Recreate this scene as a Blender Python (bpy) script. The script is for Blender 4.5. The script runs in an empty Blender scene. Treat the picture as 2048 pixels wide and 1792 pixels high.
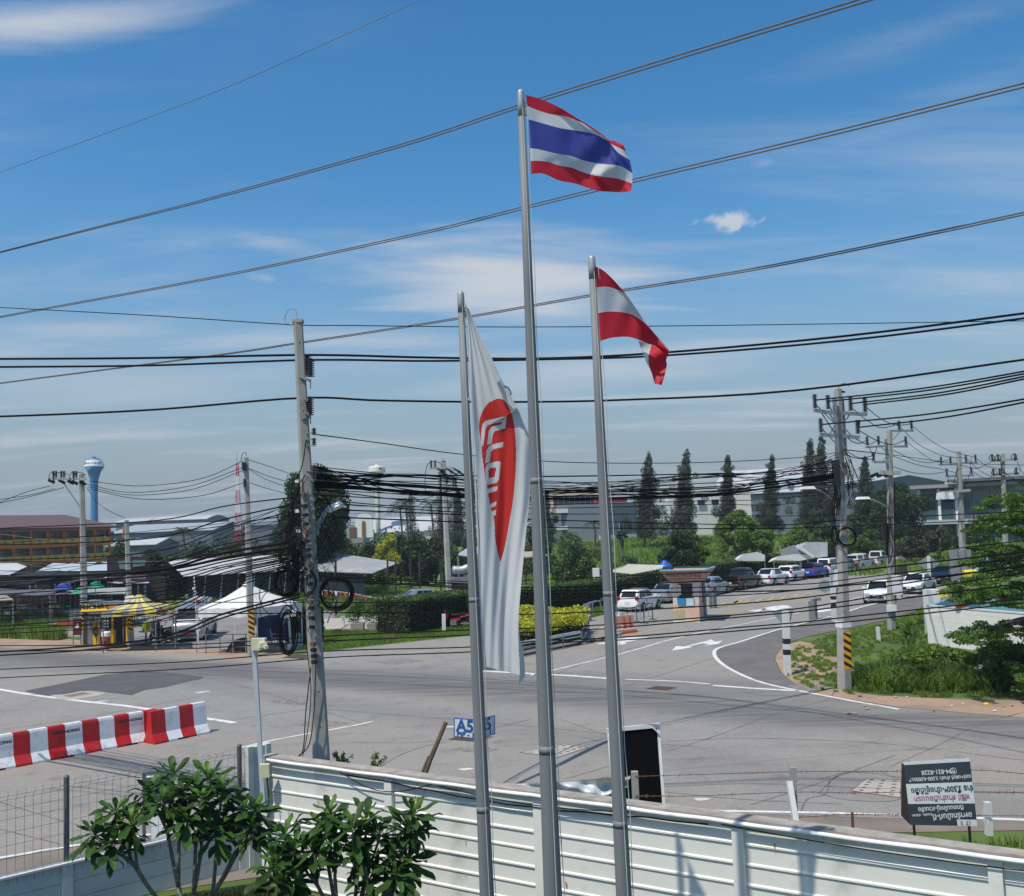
import bpy,math,random
import numpy as np
from mathutils import Vector,Matrix,noise
R=math.radians
sc=bpy.context.scene
COL=sc.collection
rnd=random.Random(7)
FPX=2000.0                       # focal length in units of a 2048 px wide picture
CH=6.0                           # eye height, first-floor window
PITCH=math.atan(158.9/FPX)
ROLL=R(2.0)
_f=Vector((0,math.cos(PITCH),math.sin(PITCH)))
_r0=Vector((1,0,0)); _u0=Vector((0,-math.sin(PITCH),math.cos(PITCH)))
CR=_r0*math.cos(ROLL)-_u0*math.sin(ROLL)
CU=_r0*math.sin(ROLL)+_u0*math.cos(ROLL)
CO=Vector((0,0,CH))
cam=bpy.data.cameras.new('camera'); camo=bpy.data.objects.new('camera',cam); COL.objects.link(camo)
m3=Matrix((CR,CU,-_f)).transposed()
camo.matrix_world=Matrix.Translation(CO) @ m3.to_4x4()
cam.sensor_fit='HORIZONTAL'; cam.sensor_width=36; cam.lens=36*FPX/2048
cam.clip_end=6000; cam.clip_start=0.1
sc.camera=camo
def ray(px,py): return _f*FPX+CR*(px-1024)+CU*(896-py)
def G(px,py,z=0.0):
 d=ray(px,py); t=(z-CH)/d.z
 return CO+d*t
def AT(px,py,D):
 d=ray(px,py); return CO+d*(D/d.y)
def Z(px,py,D): return AT(px,py,D).z
def GXY(px,py):
 g=G(px,py); return (g.x,g.y)
SUN_EL=62.0; SX,SY=-0.70,-0.714          # horizontal direction towards the sun
world=bpy.data.worlds.new('World'); sc.world=world; world.use_nodes=True
nt=world.node_tree; nt.nodes.clear()
def N(t,**k):
 n=nt.nodes.new(t)
 for a,b in k.items(): setattr(n,a,b)
 return n
def MA(op,a,b=None,c=None,clamp=False):
 n=nt.nodes.new('ShaderNodeMath'); n.operation=op; n.use_clamp=clamp
 for i,q in enumerate((a,b,c)):
  if q is None: continue
  if isinstance(q,(int,float)): n.inputs[i].default_value=q
  else: nt.links.new(q,n.inputs[i])
 return n.outputs[0]
sky=N('ShaderNodeTexSky',sky_type='NISHITA',sun_disc=False)
sky.sun_elevation=R(SUN_EL); sky.sun_rotation=math.atan2(SX,SY)
sky.altitude=0; sky.air_density=1.0; sky.dust_density=0.9; sky.ozone_density=2.2
hs=N('ShaderNodeHueSaturation'); hs.inputs['Saturation'].default_value=1.36; hs.inputs['Hue'].default_value=0.494; hs.inputs['Value'].default_value=1.22
nt.links.new(sky.outputs[0],hs.inputs['Color'])
tc=N('ShaderNodeTexCoord'); sx=N('ShaderNodeSeparateXYZ'); nt.links.new(tc.outputs['Generated'],sx.inputs[0])
az=MA('ARCTAN2',sx.outputs[0],sx.outputs[1]); el=MA('ARCSINE',sx.outputs[2])
pz=MA('ADD',MA('MAXIMUM',sx.outputs[2],0.0),0.10)
cx=N('ShaderNodeCombineXYZ')
nt.links.new(MA('DIVIDE',sx.outputs[0],pz),cx.inputs[0]); nt.links.new(MA('DIVIDE',sx.outputs[1],pz),cx.inputs[1])
mp=N('ShaderNodeMapping'); mp.inputs['Rotation'].default_value=(0,0,R(-24)); mp.inputs['Scale'].default_value=(0.42,1.5,1)
mp.inputs['Location'].default_value=(3.1,1.7,0)
nt.links.new(cx.outputs[0],mp.inputs[0])
def NOI(vec,scale,detail=8,rough=0.6,dist=0.3):
 n=N('ShaderNodeTexNoise'); n.inputs['Scale'].default_value=scale; n.inputs['Detail'].default_value=detail
 n.inputs['Roughness'].default_value=rough; n.inputs['Distortion'].default_value=dist
 nt.links.new(vec,n.inputs['Vector']); return n.outputs[0]
def SM(x,a,b):
 n=N('ShaderNodeMapRange'); n.interpolation_type='SMOOTHSTEP'
 nt.links.new(x,n.inputs[0]); n.inputs[1].default_value=a; n.inputs[2].default_value=b; return n.outputs[0]
veil=SM(NOI(mp.outputs[0],1.5),0.47,0.80)
low=SM(el,0.46,0.05)                      # more veil low down, clearer overhead
veil=MA('MULTIPLY',veil,MA('MULTIPLY_ADD',low,0.70,0.16))
cn=NOI(tc.outputs['Generated'],14,8,0.62,0.5)
cn2=NOI(mp.outputs[0],2.6,9,0.62,0.5); cn3=NOI(tc.outputs['Generated'],34,8,0.65,0.6)
def puff(px,py,wx,wy,lo,hi,amt,rot=0.0,nz=cn,k=1.7):
 d=ray(px,py).normalized(); a0=math.atan2(d.x,d.y); e0=math.asin(d.z)
 da=MA('SUBTRACT',az,a0); de=MA('SUBTRACT',el,e0)
 c,s=math.cos(rot),math.sin(rot)
 u=MA('DIVIDE',MA('ADD',MA('MULTIPLY',da,c),MA('MULTIPLY',de,s)),wx/FPX)
 v=MA('DIVIDE',MA('SUBTRACT',MA('MULTIPLY',de,c),MA('MULTIPLY',da,s)),wy/FPX)
 r=MA('SQRT',MA('ADD',MA('MULTIPLY',u,u),MA('MULTIPLY',v,v)))
 q=MA('ADD',MA('SUBTRACT',1.0,r),MA('MULTIPLY',MA('SUBTRACT',nz,0.5),k))
 return MA('MULTIPLY',SM(q,lo,hi),amt)
cl=veil
for args in ((60,45,420,46,-0.2,1.3,0.85,R(15),cn2,2.4),(1010,560,310,82,-0.4,0.9,0.95,R(-3),cn2,2.4),
             (1455,442,58,18,0.0,0.9,0.9,0,cn3,3.6),(1250,735,420,50,-0.2,1.0,0.55,R(3),cn2,1.8),
             (540,485,190,24,0.0,1.5,0.4,R(-10),cn2,3.0),(535,556,50,12,0.0,1.3,0.35,R(-10),cn3,3.0),
             (1530,325,45,18,0.0,1.2,0.3,0,cn,2),(180,660,200,20,-0.2,1.0,0.4,R(2),cn2,1.9),
             (1850,60,300,40,0.1,1.8,0.22,R(5),cn2,3),(1750,270,420,60,0.1,1.8,0.3,R(8),cn2,3),(200,770,520,55,-0.3,1.2,0.4,R(3),cn2,1.6)):
 cl=MA('MAXIMUM',cl,puff(*args))
mixc=N('ShaderNodeMix',data_type='RGBA'); nt.links.new(cl,mixc.inputs[0]); hz=N('ShaderNodeMix',data_type='RGBA'); nt.links.new(SM(el,0.34,-0.02),hz.inputs[0]); nt.links.new(hs.outputs[0],hz.inputs[6]); hz.inputs[7].default_value=(2.45,3.05,3.55,1)
nt.links.new(hz.outputs[2],mixc.inputs[6])
mixc.inputs[7].default_value=(4.9,5.3,5.8,1)
bg=N('ShaderNodeBackground'); bg.inputs['Strength'].default_value=0.118
nt.links.new(mixc.outputs[2],bg.inputs[0]); out=N('ShaderNodeOutputWorld'); nt.links.new(bg.outputs[0],out.inputs[0])
world.cycles.sampling_method='MANUAL'; world.cycles.sample_map_resolution=512
sl=bpy.data.lights.new('sun','SUN'); sl.energy=4.1; sl.angle=R(0.53); sl.color=(1,0.935,0.83)
slo=bpy.data.objects.new('sun',sl); COL.objects.link(slo)
sh=Vector((SX,SY,0)).normalized()*math.cos(R(SUN_EL))+Vector((0,0,math.sin(R(SUN_EL))))
slo.rotation_euler=sh.to_track_quat('Z','Y').to_euler(); slo.location=(0,0,60)
sc.view_settings.view_transform='Standard'; sc.view_settings.look='None'
sc.view_settings.exposure=0.0; sc.view_settings.gamma=1; sc.view_settings.use_curve_mapping=False
sc.cycles.max_bounces=6; sc.cycles.transparent_max_bounces=8; sc.cycles.diffuse_bounces=3
sc.cycles.glossy_bounces=3; sc.cycles.transmission_bounces=4; sc.cycles.use_denoising=True
MATS={}
def M(name,c,rough=0.7,metal=0.0,orand=0.0,var=0.12,scale=3.0,bump=0.0,bscale=40,spec=0.4,isl=0.0,trans=0.0,dirt=None,dscale=0.6,dlo=0.5,dhi=0.7,coat=0.0,alpha=1.0,stretch=None):
 if name in MATS: return MATS[name]
 m=bpy.data.materials.new(name); m.use_nodes=True; t=m.node_tree; L=t.links.new
 b=t.nodes['Principled BSDF']; b.inputs['Roughness'].default_value=rough; b.inputs['Metallic'].default_value=metal
 b.inputs['Specular IOR Level'].default_value=spec; b.inputs['Coat Weight'].default_value=coat
 b.inputs['Alpha'].default_value=alpha
 co=t.nodes.new('ShaderNodeTexCoord').outputs['Object']
 if stretch:
  mpn=t.nodes.new('ShaderNodeMapping'); mpn.inputs['Scale'].default_value=stretch; L(co,mpn.inputs[0]); co=mpn.outputs[0]
 n=t.nodes.new('ShaderNodeTexNoise'); n.inputs['Scale'].default_value=scale; n.inputs['Detail'].default_value=7; L(co,n.inputs[0])
 mr=t.nodes.new('ShaderNodeMapRange'); L(n.outputs[0],mr.inputs[0]); mr.inputs[1].default_value=0.3; mr.inputs[2].default_value=0.7
 mr.inputs[3].default_value=1-var; mr.inputs[4].default_value=1+var
 val=mr.outputs[0]
 if isl:
  g=t.nodes.new('ShaderNodeNewGeometry'); r2=t.nodes.new('ShaderNodeMapRange'); L(g.outputs['Random Per Island'],r2.inputs[0])
  r2.inputs[3].default_value=1-isl; r2.inputs[4].default_value=1+isl
  mm=t.nodes.new('ShaderNodeMath'); mm.operation='MULTIPLY'; L(val,mm.inputs[0]); L(r2.outputs[0],mm.inputs[1]); val=mm.outputs[0]
 if orand:
  oi=t.nodes.new('ShaderNodeObjectInfo'); r2=t.nodes.new('ShaderNodeMapRange'); L(oi.outputs['Random'],r2.inputs[0]); r2.inputs[3].default_value=1-orand; r2.inputs[4].default_value=1+orand
  mm=t.nodes.new('ShaderNodeMath'); mm.operation='MULTIPLY'; L(val,mm.inputs[0]); L(r2.outputs[0],mm.inputs[1]); val=mm.outputs[0]
 vm=t.nodes.new('ShaderNodeVectorMath'); vm.operation='SCALE'; vm.inputs[0].default_value=c[:3]; L(val,vm.inputs['Scale'])
 col=vm.outputs[0]
 if dirt:
  n2=t.nodes.new('ShaderNodeTexNoise'); n2.inputs['Scale'].default_value=dscale; n2.inputs['Detail'].default_value=9; n2.inputs['Roughness'].default_value=0.65; L(co,n2.inputs[0])
  r3=t.nodes.new('ShaderNodeMapRange'); r3.interpolation_type='SMOOTHSTEP'; L(n2.outputs[0],r3.inputs[0]); r3.inputs[1].default_value=dlo; r3.inputs[2].default_value=dhi
  mx=t.nodes.new('ShaderNodeMix'); mx.data_type='RGBA'; L(r3.outputs[0],mx.inputs[0]); L(col,mx.inputs[6]); mx.inputs[7].default_value=(*dirt,1); col=mx.outputs[2]
 L(col,b.inputs['Base Color'])
 if bump:
  n3=t.nodes.new('ShaderNodeTexNoise'); n3.inputs['Scale'].default_value=bscale; n3.inputs['Detail'].default_value=4; L(co,n3.inputs[0])
  bp=t.nodes.new('ShaderNodeBump'); bp.inputs['Strength'].default_value=bump; bp.inputs['Distance'].default_value=0.02; L(n3.outputs[0],bp.inputs['Height']); L(bp.outputs[0],b.inputs['Normal'])
 if trans:
  tr=t.nodes.new('ShaderNodeBsdfTranslucent'); L(col,tr.inputs[0]); ms=t.nodes.new('ShaderNodeMixShader'); ms.inputs[0].default_value=trans
  L(b.outputs[0],ms.inputs[1]); L(tr.outputs[0],ms.inputs[2]); L(ms.outputs[0],t.nodes['Material Output'].inputs[0])
 MATS[name]=m; return m
m_conc=M('pole_concrete',(0.34,0.33,0.30),0.85,var=0.13,scale=2.5,bump=0.3,dirt=(0.19,0.18,0.16),dscale=1.3,dlo=0.5,dhi=0.75)
m_galv=M('galvanised_steel',(0.30,0.32,0.34),0.42,0.6,var=0.1,scale=6)
m_steel=M('grey_steel',(0.25,0.26,0.27),0.5,0.5)
m_dark=M('dark_rubber',(0.018,0.018,0.019),0.55)
m_wire=M('black_cable',(0.008,0.008,0.009),0.8,var=0.05,spec=0.12)
m_alu=M('bare_conductor',(0.16,0.155,0.15),0.5,0.5)
m_porc=M('insulator_brown',(0.045,0.035,0.032),0.3,spec=0.6)
m_white=M('white_paint',(0.74,0.75,0.74),0.55,var=0.04)
m_whited=M('worn_white_paint',(0.66,0.66,0.63),0.7,var=0.08,dirt=(0.33,0.31,0.27),dscale=1.2,dlo=0.56,dhi=0.76)
m_black=M('black_paint',(0.02,0.02,0.022),0.5)
m_rust=M('rusty_iron',(0.16,0.075,0.04),0.85)
m_wood=M('weathered_wood',(0.13,0.085,0.05),0.85,var=0.3,scale=8)
m_red=M('red_paint',(0.52,0.022,0.02),0.5,var=0.08)
m_yel=M('yellow_paint',(0.80,0.42,0.02),0.6,var=0.06)
m_lamp=M('lamp_housing',(0.70,0.71,0.72),0.4)
m_glass=M('dark_glass',(0.010,0.013,0.015),0.08,spec=0.45,var=0.02)
m_blueg=M('blue_plastic',(0.02,0.09,0.42),0.45)
m_leaf=M('leaf_green',(0.072,0.130,0.024),0.6,var=0.25,scale=0.6,isl=0.35,trans=0.28)
m_leafd=M('leaf_dark',(0.036,0.068,0.018),0.6,var=0.25,scale=0.6,isl=0.4,trans=0.22)
m_leafb=M('leaf_bright',(0.14,0.235,0.030),0.6,var=0.2,scale=0.6,isl=0.3,trans=0.35)
m_leafy=M('leaf_yellow',(0.44,0.45,0.03),0.6,var=0.15,scale=1.5,isl=0.3,trans=0.3)
m_pine=M('casuarina_needles',(0.055,0.076,0.045),0.75,var=0.25,scale=0.4,isl=0.4,trans=0.2)
m_bark=M('bark',(0.12,0.10,0.08),0.9,var=0.25,scale=6)
m_barkp=M('pale_bark',(0.26,0.235,0.19),0.85,var=0.2,scale=9)
m_grassb=M('grass_blade',(0.205,0.305,0.050),0.65,var=0.3,scale=0.35,isl=0.35,trans=0.45)
m_grassy=M('dry_grass_blade',(0.24,0.22,0.09),0.7,var=0.3,scale=0.5,isl=0.35,trans=0.3)
class MB:
 def __init__(s): s.v=[]; s.f=[]; s.m=[]; s.cm=0
 def add(s,vs,fs):
  o=len(s.v); s.v += [tuple(v) for v in vs]; s.f += [tuple(i+o for i in f) for f in fs]; s.m += [s.cm]*len(fs); return s
 def box(s,c,sz,rz=0.0,rot=None,top=(1,1)):
  x,y,z=sz[0]/2,sz[1]/2,sz[2]/2
  vs=[Vector((a*x*(top[0] if d>0 else 1),b*y*(top[1] if d>0 else 1),d*z)) for d in (-1,1) for a,b in ((-1,-1),(1,-1),(1,1),(-1,1))]
  mt=rot if rot is not None else Matrix.Rotation(rz,3,'Z')
  return s.add([mt @ v+Vector(c) for v in vs],[(3,2,1,0),(4,5,6,7),(0,1,5,4),(1,2,6,5),(2,3,7,6),(3,0,4,7)])
 def bx(s,x0,x1,y0,y1,z0,z1): return s.box(((x0+x1)/2,(y0+y1)/2,(z0+z1)/2),(x1-x0,y1-y0,z1-z0))
 def beam(s,a,b,w,h):
  a=Vector(a); b=Vector(b); d=b-a; L=d.length; x=d/L
  up=Vector((0,0,1)) if abs(x.z)<0.95 else Vector((0,1,0))
  y=up.cross(x).normalized(); z=x.cross(y)
  return s.box((a+b)/2,(L,w,h),rot=Matrix((x,y,z)).transposed())
 def tube(s,pts,r,n=6,cap=True):
  pts=[Vector(p) for p in pts]; k=len(pts); rs=r if isinstance(r,(list,tuple)) else [r]*k
  o=len(s.v); prev=None
  for i,p in enumerate(pts):
   d=(pts[min(i+1,k-1)]-pts[max(i-1,0)])
   if d.length<1e-9: d=Vector((0,0,1))
   d.normalize()
   u=Vector((0,0,1)) if abs(d.z)<0.9 else Vector((1,0,0))
   if prev is not None: u=prev
   a=d.cross(u)
   if a.length<1e-4: a=d.cross(Vector((0,1,0)))
   a.normalize(); b=a.cross(d).normalized(); prev=b
   for j in range(n):
    t=2*math.pi*j/n; s.v.append(tuple(p+(a*math.cos(t)+b*math.sin(t))*rs[i]))
  nf=0
  for i in range(k-1):
   for j in range(n):
    j2=(j+1) % n; s.f.append((o+i*n+j,o+i*n+j2,o+(i+1)*n+j2,o+(i+1)*n+j)); nf += 1
  if cap: s.f.append(tuple(o+j for j in range(n))[::-1]); s.f.append(tuple(o+(k-1)*n+j for j in range(n))); nf += 2
  s.m += [s.cm]*nf; return s
 def lathe(s,prof,n=16,c=(0,0,0)):
  o=len(s.v); c=Vector(c)
  for r,z in prof:
   for j in range(n): t=2*math.pi*j/n; s.v.append((c.x+r*math.cos(t),c.y+r*math.sin(t),c.z+z))
  k=len(prof); nf=0
  for i in range(k-1):
   for j in range(n):
    j2=(j+1) % n; s.f.append((o+i*n+j,o+i*n+j2,o+(i+1)*n+j2,o+(i+1)*n+j)); nf += 1
  s.f.append(tuple(o+j for j in range(n))[::-1]); s.f.append(tuple(o+(k-1)*n+j for j in range(n))); s.m += [s.cm]*(nf+2); return s
 def poly(s,pts): return s.add(pts,[tuple(range(len(pts)))])
 def prism(s,poly,z0,z1):
  k=len(poly); vs=[(x,y,z0) for x,y in poly]+[(x,y,z1) for x,y in poly]
  return s.add(vs,[tuple(range(k))[::-1],tuple(range(k,2*k))]+[(i,(i+1) % k,k+(i+1) % k,k+i) for i in range(k)])
 def slab(s,pts,off):
  k=len(pts); off=Vector(off); vs=[Vector(p) for p in pts]+[Vector(p)+off for p in pts]
  return s.add(vs,[tuple(range(k))[::-1],tuple(range(k,2*k))]+[(i,(i+1) % k,k+(i+1) % k,k+i) for i in range(k)])
 def xform(s,mt): s.v=[tuple(mt @ Vector(v)) for v in s.v]; return s
 def build(s,name,mats,parent=None,smooth=False,world=False,origin=None):
  me=bpy.data.meshes.new(name); vs=s.v
  if parent is not None and world:
   iv=parent.matrix_basis.inverted(); vs=[tuple(iv @ Vector(v)) for v in vs]
  if origin is not None: o3=Vector(origin); vs=[(v[0]-o3.x,v[1]-o3.y,v[2]-o3.z) for v in vs]
  me.from_pydata(vs,[],s.f)
  if not isinstance(mats,(list,tuple)): mats=[mats]
  for m in mats: me.materials.append(m)
  if len(mats)>1: me.polygons.foreach_set('material_index',s.m)
  if smooth: me.polygons.foreach_set('use_smooth',[True]*len(s.f))
  me.update(); ob=bpy.data.objects.new(name,me); COL.objects.link(ob)
  if parent is not None: ob.parent=parent
  if origin is not None: ob.location=origin
  return ob
def tag(o,label=None,cat=None,group=None,kind=None):
 if label: o['label']=label
 if cat: o['category']=cat
 if group: o['group']=group
 if kind: o['kind']=kind
 return o
def thing(name,label,cat,loc=(0,0,0),rz=0.0,group=None):
 o=bpy.data.objects.new(name,None); COL.objects.link(o); o.empty_display_size=0.2
 o.matrix_basis=Matrix.Translation(Vector(loc)) @ Matrix.Rotation(rz,4,'Z')
 return tag(o,label,cat,group)
def cpart(src,parent,mt=None,name=None):
 c=src.copy(); COL.objects.link(c); c.parent=parent
 if mt is not None: c.matrix_basis=mt
 return c
KIDS={}
def copy_tree(o,parent=None):
 c=o.copy(); COL.objects.link(c); c.parent=parent
 for k in [q for q in o.children]: copy_tree(k,c)
 return c
def spline(pts,n):
 pts=[Vector(p) for p in pts]; k=len(pts); out=[]
 P=[pts[0]*2-pts[1]]+pts+[pts[-1]*2-pts[-2]]
 for i in range(n):
  t=i/(n-1)*(k-1); j=min(int(t),k-2); f=t-j
  a,b,c,d=P[j],P[j+1],P[j+2],P[j+3]
  out.append(0.5*((2*b)+(c-a)*f+(2*a-5*b+4*c-d)*f*f+(3*b-a-3*c+d)*f ** 3))
 return out
def text_mesh(s,size,mat,parent,mt,extrude=0.004,name='lettering',bold=0.0,sx=1.0,align='CENTER'):
 cu=bpy.data.curves.new('t','FONT'); cu.body=s; cu.size=size; cu.extrude=extrude; cu.align_x=align; cu.align_y='CENTER'; cu.offset=bold; cu.resolution_u=3
 to=bpy.data.objects.new('t',cu); COL.objects.link(to)
 dg=bpy.context.evaluated_depsgraph_get(); me=bpy.data.meshes.new_from_object(to.evaluated_get(dg)); me.name=name
 bpy.data.objects.remove(to); bpy.data.curves.remove(cu)
 me.materials.clear(); me.materials.append(mat)
 ob=bpy.data.objects.new(name,me); COL.objects.link(ob); ob.parent=parent
 ob.matrix_basis=mt @ Matrix.Diagonal((sx,1,1,1)); return ob
def frame(o,xdir,ydir):
 x=Vector(xdir).normalized(); y=Vector(ydir); y=(y-x*y.dot(x)).normalized(); z=x.cross(y)
 m=Matrix((x,y,z)).transposed().to_4x4(); m.translation=Vector(o); return m
def np_mesh(name,verts,faces,mat,parent=None,world=False):
 verts=np.asarray(verts,dtype=np.float32);
 if parent is not None and world:
  iv=np.array(parent.matrix_basis.inverted()); verts=verts @ iv[:3,:3].T+iv[:3,3]
 faces=np.asarray(faces,dtype=np.int32); me=bpy.data.meshes.new(name)
 k=faces.shape[1]; me.vertices.add(len(verts)); me.vertices.foreach_set('co',verts.astype(np.float32).ravel())
 me.loops.add(faces.size); me.loops.foreach_set('vertex_index',faces.ravel())
 me.polygons.add(len(faces)); me.polygons.foreach_set('loop_start',np.arange(0,faces.size,k,dtype=np.int32)); me.polygons.foreach_set('loop_total',np.full(len(faces),k,dtype=np.int32))
 me.materials.append(mat); me.update(calc_edges=True); ob=bpy.data.objects.new(name,me); COL.objects.link(ob)
 if parent is not None: ob.parent=parent
 return ob
def leaf_quads(centers,radii,counts,size,seed,aspect=2.0,droop=0.0,shell=0.35):
 """centres/radii (3 radii) of clumps -> small pointed leaves spread through them"""
 g=np.random.default_rng(seed); V=[]; F=[]; o=0
 for c,r,n in zip(centers,radii,counts):
  n=int(n)
  d=g.normal(size=(n,3)); d /= np.linalg.norm(d,axis=1)[:,None]
  rad=(shell+(1-shell)*g.random(n)) ** 0.7
  p=np.array(c)+d*rad[:,None]*np.array(r)
  ax=g.normal(size=(n,3)); ax[:,2]-=droop; ax /= np.linalg.norm(ax,axis=1)[:,None]
  nn=np.cross(ax,g.normal(size=(n,3))); nn /= np.linalg.norm(nn,axis=1)[:,None]+1e-9
  s=size*(0.6+0.8*g.random(n))[:,None]
  a=p-ax*s*0.5; b=p+nn*s*0.5/aspect; e=p+ax*s*0.5; h=p-nn*s*0.5/aspect
  V.append(np.stack([a,b,e,h],1).reshape(-1,3)); F.append(np.arange(o,o+4*n).reshape(-1,4)); o += 4*n
 return np.concatenate(V),np.concatenate(F)
def in_poly(x,y,poly):
 inside=np.zeros(len(x),bool); k=len(poly)
 for i in range(k):
  x1,y1=poly[i]; x2,y2=poly[(i+1) % k]
  c=((y1>y) != (y2>y)) & (x<(x2-x1)*(y-y1)/(y2-y1+1e-12)+x1); inside ^= c
 return inside
def blades(name,label,poly,n,h,w,mat,seed,zf=None,cat=None,kind='stuff',lean=0.5,clump=0):
 g=np.random.default_rng(seed); P=np.array(poly); x0,y0=P.min(0); x1,y1=P.max(0); X=[]; Y=[]; t=0
 while t<n:
  if clump:
   cx_=g.uniform(x0,x1,max(1,n // clump)); cy_=g.uniform(y0,y1,max(1,n // clump))
   x=np.repeat(cx_,clump)+g.normal(0,h*0.45,len(cx_)*clump); y=np.repeat(cy_,clump)+g.normal(0,h*0.45,len(cy_)*clump)
  else: x=g.uniform(x0,x1,n); y=g.uniform(y0,y1,n)
  k=in_poly(x,y,poly); X.append(x[k]); Y.append(y[k]); t += k.sum()
  if k.sum() == 0 and t == 0 and n>1e5: break
 x=np.concatenate(X)[:n]; y=np.concatenate(Y)[:n]; n=len(x)
 z=np.zeros(n) if zf is None else zf(x,y)
 hh=h*(0.45+0.9*g.random(n)); a=g.uniform(0,6.283,n); l=lean*g.random(n)*hh; b=g.uniform(0,6.283,n)
 base=np.stack([x,y,z],1); dx=np.stack([np.cos(a),np.sin(a),0*a],1)*(w/2)
 ln=np.stack([np.cos(b)*l,np.sin(b)*l,hh],1)
 mid=base+ln*np.array([0.35,0.35,0.6]); tip=base+ln
 V=np.stack([base-dx,base+dx,mid+dx*0.8,tip,mid-dx*0.8],1).reshape(-1,3)
 F=np.arange(5*n).reshape(-1,5); ob=np_mesh(name,V,F,mat); return tag(ob,label,cat,None,kind)
# ================================================================== SETTING
def sheet(name,pts,z,mat,world=None):
 vs=[(p[0],p[1],z) for p in (world if world else [GXY(*q) for q in pts])]
 b=MB(); b.poly(vs); return tag(b.build(name,mat),kind='structure')
m_ground=M('grassy_soil',(0.085,0.13,0.028),0.95,var=0.3,scale=0.25,bump=0.6,bscale=6,dirt=(0.15,0.115,0.06),dscale=0.22,dlo=0.56,dhi=0.7)
m_field=M('field_grass',(0.115,0.19,0.028),0.95,var=0.35,scale=0.12,bump=0.8,bscale=3,dirt=(0.10,0.10,0.035),dscale=0.09,dlo=0.53,dhi=0.68)
m_dirt=M('sandy_soil',(0.36,0.25,0.175),0.95,var=0.15,scale=0.7,bump=0.5,bscale=20,dirt=(0.25,0.19,0.145),dscale=0.5,dlo=0.45,dhi=0.65)
m_pad=M('pale_concrete',(0.40,0.36,0.31),0.9,var=0.1,scale=0.8,bump=0.2)
m_gravel=M('grey_gravel',(0.24,0.225,0.21),0.95,var=0.2,scale=5,bump=0.7,bscale=25,dirt=(0.17,0.155,0.14),dscale=0.4)
m_asph=M('dark_asphalt',(0.095,0.093,0.095),0.9,var=0.14,scale=1.4,bump=0.4,bscale=60)
m_shoul=M('old_asphalt',(0.145,0.135,0.128),0.92,var=0.16,scale=0.8,bump=0.4,bscale=50,dirt=(0.21,0.17,0.14),dscale=0.7,dlo=0.55)
m_line=M('white_road_paint',(0.68,0.68,0.65),0.7,var=0.12,scale=2.5,dirt=(0.42,0.40,0.37),dscale=2.2,dlo=0.52,dhi=0.66)
m_liney=M('yellow_road_paint',(0.50,0.31,0.08),0.8,var=0.15,scale=2.5,dirt=(0.33,0.29,0.24),dscale=1.6,dlo=0.50,dhi=0.64)
m_tar=M('joint_tar_and_shadow',(0.15,0.14,0.13),0.9)
m_gard=M('garden_soil_grass',(0.020,0.032,0.010),0.95,var=0.4,scale=2,bump=0.8,bscale=12,dirt=(0.035,0.026,0.016),dscale=1.0,dlo=0.5)
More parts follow.
